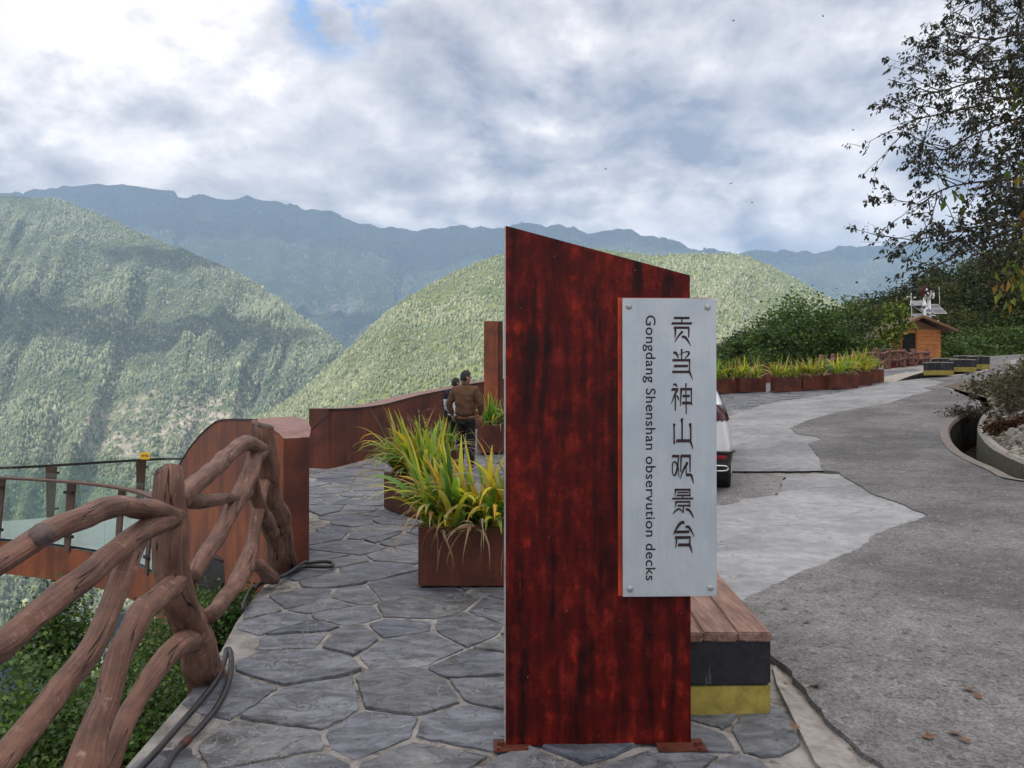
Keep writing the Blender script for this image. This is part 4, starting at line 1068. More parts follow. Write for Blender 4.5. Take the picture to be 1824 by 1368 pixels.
# rails of the near bay
or1, _, _ = log('rail', [(-160, 1075, 56), (-60, 1035, 52), (30, 982, 50), (90, 945, 50), (150, 917, 46), (200, 902, 44), (245, 905, 42), (280, 913, 44), (305, 922, 46)], 3)
kn = P(72, 950, RY(72) - 0.075); endcap(kn, Vector((0.12, -0.75, 0.62)), 0.027, or1)
log('rail', [(-200, 1250, 60), (-90, 1195, 58), (0, 1150, 58), (60, 1098, 54), (125, 1047, 52), (190, 996, 46), (235, 960, 44), (280, 934, 48), (312, 915, 46)], 4)
log('branch', [(-150, 1490, 60), (-60, 1420, 58), (20, 1335, 56), (90, 1252, 52), (150, 1170, 48), (190, 1100, 44), (215, 1030, 44), (232, 985, 40), (248, 958, 34)], 5)
log('branch', [(120, 1480, 100), (140, 1400, 84), (161, 1323, 64), (186, 1255, 56), (202, 1199, 54), (222, 1145, 50), (252, 1095, 46), (284, 1062, 46), (308, 1046, 46), (322, 1040, 40, .06), (330, 1042, 26, .10)], 6)
log('branch', [(140, 1440, 70), (182, 1375, 58), (205, 1318, 48), (230, 1269, 44), (259, 1223, 42), (294, 1175, 44), (322, 1150, 48), (342, 1142, 44, .03), (356, 1142, 28, .09)], 7)
# far bay between the posts
YB = lambda u, v: min(5.7, RY(max(u, 318)))
ob, pb, rb_ = log('rail', [(318, 895, 38), (335, 876, 40), (362, 850, 34), (392, 825, 32), (415, 803, 32), (440, 788, 30), (462, 800, 30), (478, 806, 30)], 8, ydir=YB)
ck = pb[int(len(pb) * 0.50)]; endcap(ck + Vector((0.0, -0.015, 0.012)), Vector((0.5, -0.5, 0.7)), 0.036, ob)
log('branch', [(325, 880, 34), (345, 893, 36), (370, 893, 26), (400, 889, 22), (428, 886, 24), (440, 880, 26)], 9, ydir=YB)
log('rail', [(340, 1030, 32), (362, 995, 32), (388, 955, 30), (412, 908, 32), (430, 878, 36), (446, 840, 34), (455, 815, 32), (470, 796, 30)], 10, ydir=YB)
log('branch', [(372, 1100, 30), (395, 1072, 32), (420, 1038, 34), (440, 1000, 34), (452, 960, 26), (458, 920, 24), (462, 890, 28), (470, 860, 24)], 11, ydir=YB)
on, pn, rn = log('branch', [(440, 998, 22), (458, 1008, 26), (474, 1022, 28), (486, 1030, 30)], 12, ydir=lambda u, v: YB(u, v) - 0.02)
log('branch', [(455, 800, 22), (452, 840, 26), (456, 880, 26), (470, 920, 30), (484, 950, 34)], 13, ydir=lambda u, v: min(5.7, RY(u)) - .03)
kb2 = P(346, 1018, 3.36); endcap(kb2, Vector((0.9, -0.35, 0.25)), 0.032, o1)

# ------------------------------------------------------------------ cables on the paving
def cable(name, label, px, r, extra=None):
    d_ = spline([(*G(u, v)[:2], l) for u, v, l in px], 6)
    pts = [Vector((x, y, gz(x, y) + 0.028 + r + l)) for x, y, l in d_]
    base = pts[len(pts) // 2].copy(); base.z -= r
    vs, fs, pv = tube_geo(pts, r, 10, True)
    return tag(mk(name, vs, fs, M_RUBBER, smooth=True, base=base), label, 'cable'), pts
ca, cpts = cable('cable', 'black rubber cable folded double round the foot of the nearer railing post', [(240, 1400, 0), (275, 1362, 0), (318, 1312, 0), (360, 1262, 0), (388, 1222, 0), (401, 1190, 0.01), (404, 1178, 0.02), (410, 1182, 0.02), (412, 1205, 0.01), (404, 1240, 0), (384, 1280, 0), (350, 1322, 0), (312, 1360, 0), (290, 1400, 0)], 0.0135)
tp = MB()
for c in (cpts[-10], cpts[-12]): pass
a, b_ = cpts[-9], cpts[-11]; tp.tube([a, a.lerp(b_, 0.5), b_], [0.0165, 0.0175, 0.0165], 10); OFF[ca.name] = Vector(ca.location)
tp.build('tape_wrap', M_TAPE, ca, smooth=True)
cable('cable', 'black rubber cable looped at the foot of the farther railing post', [(432, 1098, 0), (438, 1080, 0), (447, 1062, 0), (460, 1052, 0), (480, 1046, 0), (505, 1036, 0), (525, 1026, 0), (540, 1019, 0), (560, 1019, 0), (585, 1019, 0), (593, 1016, 0), (588, 1011, 0), (570, 1010, 0), (552, 1012, 0), (540, 1017, 0.02), (522, 1030, 0.02), (500, 1043, 0.02), (470, 1052, 0.02), (455, 1062, 0.012)], 0.0145)

# ------------------------------------------------------------------ rust-steel entrance wing (left) and the glass walkway
wing = thing('entrance_wing_wall', 'curved orange rust steel wing wall at the entrance to the glass walkway', 'wall', (-2.2, 6.4, 0.0))
prof = [(508, 757, 5.86, -0.28), (490, 756, 5.95, -0.28), (470, 752, 6.15, -0.30), (445, 749, 6.5, -0.36), (420, 748, 6.9, -0.45), (400, 748, 7.3, -0.55), (385, 752, 7.6, -0.62), (370, 763, 8.0, -0.72), (355, 778, 8.4, -0.82), (340, 796, 8.8, -0.92), (326, 818, 9.2, -1.0), (314, 838, 9.6, -1.08)]
prof[0] = (507, 781, 5.86, -0.28); prof[1] = (495, 770, 5.92, -0.28); prof[2] = (470, 757, 6.15, -0.30)
near = []; 
for u, v, Y, zb in prof:
    t = P(u, v, Y); near.append((Vector((t.x, t.y, zb)), t))
thick = [0.30, 0.34, 0.40, 0.45, 0.45, 0.42, 0.36, 0.30, 0.24, 0.18, 0.14, 0.12]
nv_ = Vector((0.80, 0.60, 0)).normalized()
b = MB(); vs = []
for (lo, hi), th in zip(near, thick): vs += [lo, hi]
b.add(vs, [(2*i, 2*i+1, 2*i+3, 2*i+2) for i in range(len(near) - 1)])
b.build('near_face', M_CORTEN_O, wing)
# end block facing the path
e0 = P(505, 781, 5.83); e1 = P(551, 779, 5.93)
zb = -0.2
b = MB()
deep = nv_ * 0.0
far_r = e1 + Vector((-0.62, 2.2, 0.0))
b.add([Vector((e0.x, e0.y, zb)), Vector((e1.x, e1.y, zb)), e1, e0], [(0, 1, 2, 3)])
b.add([Vector((e1.x, e1.y, zb)), Vector((far_r.x, far_r.y, zb - 0.3)), Vector((far_r.x, far_r.y, e1.z + 0.12)), e1], [(0, 1, 2, 3)])
b.build('end_face', M_CORTEN, wing)
top = MB()
hi = [q[1] for q in near]
tl = [e0 + Vector((0, 0, 0.002))] + [h + Vector((0, 0, 0.002)) for h in hi[1:]]
tr = [e1 + Vector((0, 0, 0.002)), e1 + Vector((-0.08, 0.35, 0.055)), e1 + Vector((-0.25, 0.85, 0.10)), e1 + Vector((-0.55, 1.5, 0.115))]
for i in range(4, len(hi)): tr.append(hi[i] + nv_ * thick[i] + Vector((0, 0, -0.003)))
k = min(len(tl), len(tr)); 
top.add(tl[:k] + tr[:k], [(i, i + k, i + 1 + k, i + 1) for i in range(k - 1)])
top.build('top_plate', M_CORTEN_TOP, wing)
lipb = MB()
for i in range(3, len(hi) - 1):
    a, c = hi[i], hi[i + 1]; lipb.prism([a, c, c + Vector((0, 0, 0.012)), a + Vector((0, 0, 0.012))], (-0.006, -0.008, 0), (0.05, 0.04, 0))
lipb.build('edge_lip', M_DARKSTEEL, wing)
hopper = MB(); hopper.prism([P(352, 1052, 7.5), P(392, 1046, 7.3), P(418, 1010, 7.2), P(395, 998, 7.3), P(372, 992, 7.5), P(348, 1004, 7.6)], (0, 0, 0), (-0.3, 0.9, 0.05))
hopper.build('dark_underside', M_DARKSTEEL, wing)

walk = thing('glass_walkway', 'cantilevered glass viewing walkway with a rust steel girder and glass railings', 'walkway', (-7.5, 13.0, -1.7))
nearL = [(-4.25, 9.55), (-5.0, 10.6), (-5.85, 11.55), (-7.1, 12.45), (-8.9, 13.2), (-10.8, 13.75), (-12.6, 14.05)]
farL = [(-4.6, 14.6), (-6.0, 16.2), (-7.65, 17.0), (-8.55, 16.5), (-9.9, 15.2), (-11.2, 14.75), (-12.6, 14.5)]
nd = spline(nearL, 8); fd = spline(farL, 8); ZD, ZR = -1.22, -0.13
deck = MB(); kk_ = len(nd)
deck.add([(q[0], q[1], ZD) for q in nd] + [(q[0], q[1], ZD) for q in fd], [(i, i + 1, kk_ + i + 1, kk_ + i) for i in range(kk_ - 1)])
deck.add([(q[0], q[1], ZD - 0.05) for q in nd] + [(q[0], q[1], ZD - 0.05) for q in fd], [(kk_ + i, kk_ + i + 1, i + 1, i) for i in range(kk_ - 1)])
deck.build('glass_deck', M_DECK, walk)
def wallstrip(mb, line, z0, z1, th=0.05):
    for i in range(len(line) - 1):
        a, c = Vector(line[i]), Vector(line[i + 1]); t = (c - a).normalized(); nv = Vector((t.y, -t.x)) * th
        poly = [Vector((q.x, q.y, z0)) for q in (a, c, c + nv, a + nv)]
        mb.prism(poly, (0, 0, 0), (0, 0, z1 - z0))
g_ = MB(); wallstrip(g_, [tuple(q) for q in nd], ZD - 0.62, ZD - 0.055, 0.10); g_.build('girder', M_CORTEN_O, walk)
g_ = MB(); wallstrip(g_, [tuple(q) for q in fd], ZD - 0.35, ZD - 0.055, 0.10); g_.build('girder', M_CORTEN, walk)
def handrail(line, z, w, h, mat, slope=0.0):
    b = MB()
    for i in range(len(line) - 1):
        a, c = Vector(line[i]), Vector(line[i + 1]); t = (c - a).normalized(); nv = Vector((t.y, -t.x)) * w / 2
        poly = [Vector((q.x, q.y, z)) for q in (a - nv, c - nv, c + nv, a + nv)]
        b.prism(poly, (0, 0, -h), (0, 0, 0))
    return b.build('handrail', mat, walk)
handrail([tuple(q) for q in nd], ZR, 0.13, 0.035, M_BROWNSTEEL); handrail([tuple(q) for q in fd], ZR, 0.09, 0.05, M_DARKSTEEL)
def walk_posts(line, idxs, side):
    for i in idxs:
        a = Vector(line[i]); t = (Vector(line[min(i + 1, len(line) - 1)]) - a).normalized(); nv = Vector((t.y, -t.x)) * side
        b = MB(); vs = []
        for z, w, o in ((ZD - 0.1, 0.065, -0.02), (ZR - 0.04, 0.105, 0.06)):
            for s1, s2 in ((-1, -1), (1, -1), (1, 1), (-1, 1)):
                q = a + t * s1 * w - nv * (o + s2 * 0.014); vs.append((q.x, q.y, z))
        b.add(vs, [(3,2,1,0),(4,5,6,7),(0,1,5,4),(1,2,6,5),(2,3,7,6),(3,0,4,7)])
        po = b.build('rail_post', M_BROWNSTEEL, walk)
        for z in (ZD + 0.16, ZR - 0.19):
            q = a + nv * 0.03 - t * 0.05; b = MB(); ang = Matrix.Rotation(math.atan2(t.y, t.x), 3, 'Z')
            b.box((q.x, q.y, z), (0.22, 0.05, 0.05), ang, bevel=0.006); b.build('glass_clamp', M_DARKSTEEL, po)
def glass_panels(line, idxs, side):
    for i0, i1 in zip(idxs, idxs[1:]):
        b = MB()
        for i in range(i0, i1):
            a, c = Vector(line[i]), Vector(line[i + 1]); t = (c - a).normalized(); nv = Vector((t.y, -t.x)) * side
            if i == i0: a = a + t * 0.02
            if i == i1 - 1: c = c - t * 0.02
            a2, c2 = a + nv * 0.09, c + nv * 0.09
            b.add([(a2.x, a2.y, ZD - 0.08), (c2.x, c2.y, ZD - 0.08), (c2.x, c2.y, ZR + 0.10), (a2.x, a2.y, ZR + 0.10)], [(0, 1, 2, 3)])
            if i == i0: b.prism([Vector((a2.x, a2.y, ZD - 0.08)), Vector((a2.x + t.x * 0.012, a2.y + t.y * 0.012, ZD - 0.08)), Vector((a2.x + t.x * 0.012, a2.y + t.y * 0.012, ZR + 0.10)), Vector((a2.x, a2.y, ZR + 0.10))], (nv.x * 0.012, nv.y * 0.012, 0), (0, 0, 0))
        b.build('glass_panel', M_GLASS, walk)
ni = [0, 8, 15, 22, 29, 37, 48]
walk_posts([tuple(q) for q in nd], [5, 12, 19, 26, 33, 41], -1); glass_panels([tuple(q) for q in nd], ni, 1)
walk_posts([tuple(q) for q in fd], [6, 14, 22, 30, 40], 1); glass_panels([tuple(q) for q in fd], [0, 10, 18, 26, 35, 48], -1)
# yellow warning plate on the far handrail: small round-cornered tag
q = P(258, 812, 16.55)
wp = MB(); pl = []
for cx_, cz_ in ((0.075, 0.045), (-0.075, 0.045), (-0.075, -0.045), (0.075, -0.045)):
    for k in range(5):
        th = math.atan2(cz_, cx_); th = {(1, 1): 0, (-1, 1): 90, (-1, -1): 180, (1, -1): 270}[(1 if cx_ > 0 else -1, 1 if cz_ > 0 else -1)] + k * 22.5
        pl.append(Vector((cx_ + 0.035 * math.cos(R(th)), 0, cz_ + 0.035 * math.sin(R(th)))))
wp.prism([q + w for w in pl], (0, 0.012, 0), (0, 0, 0))
q0 = Vector((q.x, q.y, q.z - 0.09))
ws = thing('warning_plate', 'small yellow warning plate standing on the far handrail of the glass walkway', 'sign', q0)
wp.build('plate', M_YSIGN, ws)
st = MB()
for k, (dx, w) in enumerate(((-0.06, 0.02), (-0.03, 0.022), (0.0, 0.012), (0.03, 0.024), (0.062, 0.02))):
    st.box(q + Vector((dx, -0.002, 0.004)), (w, 0.003, 0.030)); st.box(q + Vector((dx, -0.002, -0.018)), (w * 0.5, 0.003, 0.008))
st.build('red_marks', M_TAPE, ws)

# ------------------------------------------------------------------ long rust parapet
par = thing('rust_parapet', 'long dark rust steel parapet wall curving along the edge of the terrace', 'wall', (-3.3, 13.2, 0.0))
pl_ = [(585, 728, 13.2), (600, 728, 13.45), (640, 726, 14.4), (680, 720.5, 15.5), (715, 712, 16.7), (750, 703, 17.9), (800, 693, 19.2), (862, 680, 20.4)]
line = [P(*q) for q in pl_] + [Vector((1.9, 24.4, 0)), Vector((5.0, 28.2, 0)), Vector((8.2, 30.4, 0)), Vector((10.8, 31.0, 0)), Vector((12.6, 31.1, 0))]
for q in line[8:]: q.z = CAMH + (CY + F * math.tan(PITCH) - 648.0) / F * q.y if q.x > 6 else 0
line[8].z = 2.02; line[9].z = 2.35
ln_s = [Vector(q) for q in spline([tuple(q) for q in line], 5)]
b = MB(); tb = MB(); pn_ = []
for i in range(len(ln_s)):
    t = (ln_s[min(i + 1, len(ln_s) - 1)] - ln_s[max(i - 1, 0)]); t.z = 0; t.normalize(); pn_.append(Vector((-t.y, t.x, 0)))
vs = []
TH = 0.42
for q, nn_ in zip(ln_s, pn_): 
    g0 = gz(q.x, q.y) - 0.12
    vs += [Vector((q.x, q.y, g0)), q.copy(), q + nn_ * TH, Vector((q.x + nn_.x * TH, q.y + nn_.y * TH, g0 - 0.5))]
for i in range(len(ln_s) - 1):
    b.add([vs[4*i], vs[4*i+1], vs[4*i+5], vs[4*i+4]], [(3, 2, 1, 0)]); b.add([vs[4*i+2], vs[4*i+3], vs[4*i+7], vs[4*i+6]], [(3, 2, 1, 0)])
    tb.add([vs[4*i+1] + Vector((0,0,.002)) - pn_[i]*.012, vs[4*i+2] + Vector((0,0,.002)), vs[4*i+6] + Vector((0,0,.002)), vs[4*i+5] + Vector((0,0,.002)) - pn_[i+1]*.012], [(3, 2, 1, 0)])
b.add(vs[0:4], [(0, 1, 2, 3)])
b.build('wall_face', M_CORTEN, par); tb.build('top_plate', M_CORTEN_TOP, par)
lp_ = MB()
for i in range(len(ln_s) - 1):
    a, c = ln_s[i], ln_s[i + 1]; lp_.prism([a - pn_[i] * 0.016 + Vector((0, 0, .004)), c - pn_[i+1] * 0.016 + Vector((0, 0, .004)), c - pn_[i+1] * 0.004 + Vector((0, 0, .004)), a - pn_[i] * 0.004 + Vector((0, 0, .004))], (0, 0, -0.03), (0, 0, 0))
lp_.build('edge_lip', M_DARKSTEEL, par)
# sloped stair side at the left end
st_ = MB()
a0 = ln_s[0]; sl = [Vector((a0.x, a0.y, -0.15)), P(585, 741, 13.2), P(550, 771, 13.35), P(500, 812, 13.6)]
sl.append(Vector((sl[3].x, sl[3].y, -1.2))); 
st_.prism(sl, (0, 0, 0), (0.05, 0.12, 0)); st_.build('stair_side', M_CORTEN, par)
sm_ = MB(); sm_.prism([sl[1] + Vector((0, -.003, .003)), sl[2] + Vector((0, -.003, .003)), sl[3] + Vector((0, -.003, .003))] [::1] + [sl[3] + Vector((0, -.003, .02)), sl[2] + Vector((0, -.003, .02)), sl[1] + Vector((0, -.003, .02))], (0, 0, 0), (0.05, 0.13, 0)); sm_.build('stair_lip', M_DARKSTEEL, par)

# tall rust pylon beside the parapet
yp = 17.4; g0 = G(880, 796)
pa, pb_ = P(862, 572, yp), P(887, 572, yp); zb = gz(pa.x, yp) - 0.05
pyl = thing('rust_pylon', 'tall square rust steel pylon with a pale panel on its right side', 'pillar', (pa.x + 0.2, yp + 0.2, zb))
b = MB(); b.box(((pa.x + pb_.x) / 2, yp + 0.2, (pa.z + zb) / 2), (pb_.x - pa.x, 0.4, pa.z - zb)); b.build('front_shaft', M_CORTEN_O, pyl)
b = MB(); b.box((pb_.x + 0.055, yp + 0.29, (pa.z + zb) / 2 + 0.004), (0.105, 0.40, pa.z - zb)); b.build('side_shaft', M_CORTEN, pyl)
b = MB(); z0_, z1_ = P(0, 672, yp).z, P(0, 590, yp).z; b.box((pb_.x + 0.135, yp + 0.42, (z0_ + z1_) / 2), (0.045, 0.5, z1_ - z0_), bevel=0.005); b.build('pale_panel', M_WHITE, pyl)
# ------------------------------------------------------------------ planters with iris-like clumps
def planter_mesh(name, label, loc, rot, size, group=None):
    """open-topped rust box; local coordinates, origin at the base centre"""
    w, d_, h = size; t = thing(name, label, 'planter', loc, group); t.rotation_euler = (0, 0, rot)
    b = MB(); e = 0.02
    b.box((0, -d_/2 + e/2, h/2), (w, e, h)); b.box((0, d_/2 - e/2, h/2), (w, e, h))
    b.box((-w/2 + e/2, 0, h/2), (e, d_ - 2*e, h - .002)); b.box((w/2 - e/2, 0, h/2), (e, d_ - 2*e, h - .002))
    b.box((0, 0, 0.02), (w - 2*e, d_ - 2*e, 0.03))
    b.build('box', M_CORTEN, t, local=True)
    vs, fs = [], []; nx, ny = 16, 9
    for j in range(ny):
        for i in range(nx):
            x = -w/2 + e + (w - 2*e) * i/(nx-1); y = -d_/2 + e + (d_ - 2*e) * j/(ny-1)
            vs.append((x, y, h - 0.035 + 0.028 * noise.noise(Vector((x*14, y*14, loc[0])))))
    for j in range(ny-1):
        for i in range(nx-1): fs.append((j*nx+i, j*nx+i+1, (j+1)*nx+i+1, (j+1)*nx+i))
    mk('soil', vs, fs, M_SOIL, t, local=True)
    return t
GREENS = [(0.098, 0.218, 0.034), (0.149, 0.299, 0.046), (0.069, 0.155, 0.046), (0.218, 0.38, 0.057)]
YELLOWS = [(0.66, 0.54, 0.05), (0.55, 0.52, 0.06), (0.62, 0.36, 0.05)]
TANS = [(0.30, 0.21, 0.11), (0.38, 0.30, 0.18), (0.22, 0.13, 0.07), (0.27, 0.24, 0.20)]
def blade(rnd, base, az, tilt, L, w, droop, kind, V, Fc, C, seg=9, twist=0.0, floor=-9):
    """one strap leaf"""
    p = Vector(base); th = tilt; out = Vector((math.cos(az), math.sin(az), 0)); side = Vector((-math.sin(az), math.cos(az), 0))
    g = Vector(rnd.choice(GREENS)) * rnd.uniform(0.8, 1.25); y = Vector(rnd.choice(YELLOWS)) * rnd.uniform(0.8, 1.15); t_ = Vector(rnd.choice(TANS)) * rnd.uniform(0.8, 1.2)
    b0 = len(V); az2 = az
    for k in range(seg + 1):
        s = k / seg
        wk = w * min(1.0, 0.55 + s * 2.2) * (1 - s ** 2.6) + 0.0012
        dirv = out * math.sin(th) + Vector((0, 0, math.cos(th)))
        nn = side.cross(dirv)
        sd = side * math.cos(twist * s) + nn * math.sin(twist * s)
        ridge = nn * (-0.18 * wk)
        if kind == 0: c = g.lerp(y, max(0, (s - 0.72) * 2.2))
        elif kind == 1: c = g.lerp(y, min(1, s * 1.5 + 0.15))
        elif kind == 2: c = y.lerp(t_, max(0, s * 1.5 - 0.45))
        else: c = t_ * (1.1 - 0.3 * s)
        if kind == 0: c = c.lerp(Vector((0.17, 0.27, 0.07)), max(0, 0.35 - s * 1.5))
        V += [p - sd * wk, p + ridge, p + sd * wk]; C += [tuple(c)] * 3
        if k: 
            a = b0 + 3 * (k - 1)
            Fc += [(a, a + 1, a + 4, a + 3), (a + 1, a + 2, a + 5, a + 4)]
        p = p + dirv * (L / seg)
        th += droop / seg * (0.35 + 1.5 * s)
        if p.z < floor: p.z = floor
        if kind == 3: out = (out + side * rnd.uniform(-.25, .25)).normalized(); side = Vector((-out.y, out.x, 0))
def clump(label, loc, rot, w, d_, n_, seed, hscale=1.0, lean=(0, 0), dry=14, group=None, spikes=0, h0=0.0, yel=0.3, seg=9, wid=0.019):
    rnd = random.Random(seed)
    V, Fc, C = [], [], []; DV, DF, DC = [], [], []
    fans = max(5, n_ // 9); cen = [(rnd.uniform(-.5, .5) * w * 0.86, rnd.uniform(-.5, .5) * d_ * 0.75, rnd.uniform(0, 6.28), rnd.uniform(.8, 1.2)) for _ in range(fans)]
    for i in range(n_):
        fx, fy, faz, fs_ = cen[i % fans]
        az = faz + rnd.choice((0, math.pi)) + rnd.gauss(0, 0.45)
        x, y = fx + rnd.gauss(0, 0.02), fy + rnd.gauss(0, 0.02)
        lx = math.cos(az) + lean[0] + 1.1 * fx / w; ly = math.sin(az) + lean[1] + 1.1 * fy / d_
        az = math.atan2(ly, lx)
        upright = rnd.random()
        tilt = 0.10 + 0.55 * upright + rnd.gauss(0, 0.06); L = rnd.uniform(0.36, 0.68) * hscale * fs_
        droop = rnd.uniform(0.1, 0.8) if upright < 0.36 else rnd.uniform(1.0, 2.7)
        r = rnd.random(); kind = 0 if r > yel else (1 if r > yel * 0.5 else 2)
        blade(rnd, (x, y, h0), az, tilt, L, rnd.uniform(0.75, 1.3) * wid, droop, kind, V, Fc, C, seg, rnd.uniform(-.7, .7))
    for i in range(dry):
        fx, fy, faz, _ = cen[i % fans]
        az = math.atan2(fy / d_ + rnd.gauss(0, .35), fx / w + rnd.gauss(0, .25)); ex = fx; ey = fy
        if rnd.random() < 0.5: ey = -d_ * 0.44; az = -math.pi / 2 + rnd.gauss(0, 0.3)
        blade(rnd, (ex, ey, h0), az, 0.75 + rnd.uniform(0, .4), rnd.uniform(0.35, 0.8), rnd.uniform(0.006, 0.012), rnd.uniform(1.7, 2.6), 3, DV, DF, DC, 11, rnd.uniform(-3, 3), floor=h0 - 0.395)
    for i in range(dry * 2):    # litter on the soil
        blade(rnd, (rnd.uniform(-.45, .45) * w, rnd.uniform(-.42, .42) * d_, h0 + 0.005), rnd.uniform(0, 6.28), 1.2, rnd.uniform(0.1, 0.25), 0.006, 0.9, 3, DV, DF, DC, 5, 1.0, floor=h0 + 0.004)
    o = mk('iris_clump', V, Fc, M_BLADE, local=True, smooth=True, col=C)
    o.location = (loc[0], loc[1], loc[2]); o.rotation_euler = (0, 0, rot)
    tag(o, label, 'plant', group); OFF[o.name] = Vector(o.location)
    if DV:
        dd = mk('dry_leaves', DV, DF, M_DRY, o, local=True, smooth=True, col=DC); dd['label'] = 'withered tan leaves hanging over the planter rim'
    if spikes:
        b = MB()
        for k in range(spikes):
            x, y = rnd.uniform(-.4, .4) * w, rnd.uniform(-.4, .4) * d_; L = rnd.uniform(0.5, 0.8); pts = [(x + 0.05 * j * rnd.uniform(-.3, .6), y, h0 + L * j / 6) for j in range(7)]
            b.tube(pts, [0.004, 0.004, 0.0035, 0.003, 0.003, 0.0025, 0.002], 5)
            for j in range(14):
                q = Vector(pts[4]).lerp(Vector(pts[6]), rnd.random()); e = q + Vector((rnd.gauss(0, .05), rnd.gauss(0, .05), rnd.uniform(-.01, .06))); b.tube([q, e], [0.002, 0.007], 4)
        fsx = b.build('seed_stalk', plain('seed_stalk', (0.10, 0.03, 0.02), 0.8), o, local=True)
    return o
H1 = 0.41
g1 = G(745, 1049); pl1 = (g1.x + 0.475, g1.y + 0.23, g1.z + 0.022)
planter_mesh('planter_box', 'nearest rust steel planter box, directly left of the signboard', pl1, 0.0, (0.95, 0.46, H1))
clump('big green and yellow strap-leaf clump in the nearest planter left of the signboard', (pl1[0], pl1[1], pl1[2] + H1 - 0.05), 0, 0.95, 0.46, 300, 21, 1.05, (-0.50, -0.25), 40, yel=0.60, wid=0.024)
A, B = G(735, 927), G(684, 908); dv = (B - A).normalized(); pv = Vector((dv.y, -dv.x, 0)); 
c2 = (A + B) / 2 + pv * 0.24; c2.z += 0.02
planter_mesh('planter_box', 'second rust steel planter box behind the nearest one, turned at an angle', c2, math.atan2(dv.y, dv.x), ((B - A).length, 0.48, 0.42))
clump('arching strap-leaf clump spilling left over the path from the second planter', (c2.x, c2.y, c2.z + 0.37), math.atan2(dv.y, dv.x), 0.8, 0.48, 270, 22, 1.18, (0.45, 0.55), 34, spikes=4, yel=0.42, wid=0.022)
c3 = G(772, 850); c3.z += 0.02
planter_mesh('planter_box', 'third rust steel planter box half hidden beside the man in the brown jacket', c3, R(60), (0.9, 0.48, 0.42))
clump('green strap-leaf clump left of the legs of the man in brown', (c3.x, c3.y, c3.z + 0.37), R(60), 0.9, 0.48, 130, 23, 1.05, (0, 0), 14, spikes=2, yel=0.18)
c4 = G(903, 806); c4.z += 0.02
planter_mesh('planter_box', 'rust steel planter box in front of the tall rust pylon', c4, R(8), (1.15, 0.5, 0.55))
clump('green strap-leaf clump in front of the tall rust pylon', (c4.x, c4.y, c4.z + 0.50), R(8), 1.15, 0.5, 150, 24, 1.05, (-0.1, 0), 20, yel=0.12)
far_p = [(1292, 701, 'leftmost planter of the far row, cut by the edge of the metal plate'), (1337, 699, 'second planter from the left in the far row'), (1400, 698, 'third planter from the left in the far row, set apart by a gap'), (1448, 695, 'fourth planter from the left in the far row'), (1499, 693, 'fifth planter of the far row, standing a little forward'), (1524, 688, 'sixth planter of the far row, half hidden by its neighbours'), (1547, 683, 'rightmost and highest planter of the far row')]
for k, (u, v, lab) in enumerate(far_p):
    q = G(u, v); q.z += 0.01; rot = R((4, 3, -3, 5, 14, 8, 12)[k])
    planter_mesh('planter_box', 'rust ' + lab, q, rot, (0.92, 0.48, 0.50), 'planters in the far row')
    clump('yellow green strap leaves in the ' + lab.split(',')[0], (q.x, q.y, q.z + 0.46), rot, 0.92, 0.48, 120, 30 + k, 1.25, (0, 0), 12, 'strap-leaf clumps in the far planters', yel=0.5, seg=6, wid=0.026)

# ------------------------------------------------------------------ people
def skin_mesh(joints, edges, sub=2):
    """joints: name -> (pos, radius x, radius y)"""
    names = list(joints); idx = {k: i for i, k in enumerate(names)}
    me = bpy.data.meshes.new('skin_tmp'); me.from_pydata([joints[k][0] for k in names], [(idx[a], idx[b]) for a, b in edges], [])
    o = bpy.data.objects.new('skin_tmp', me); COL.objects.link(o)
    sm = o.modifiers.new('skin', 'SKIN'); sm.use_smooth_shade = True
    for i, k in enumerate(names):
        sv_ = me.skin_vertices[0].data[i]; sv_.radius = (joints[k][1], joints[k][2]); sv_.use_root = (i == 0)
    ss_ = o.modifiers.new('sub', 'SUBSURF'); ss_.levels = sub; ss_.render_levels = sub
    bpy.context.view_layer.update()
    r = bpy.data.meshes.new_from_object(o.evaluated_get(bpy.context.evaluated_depsgraph_get()))
    vs = [v.co.copy() for v in r.vertices]; fs = [tuple(p_.vertices) for p_ in r.polygons]
    bpy.data.objects.remove(o); return vs, fs
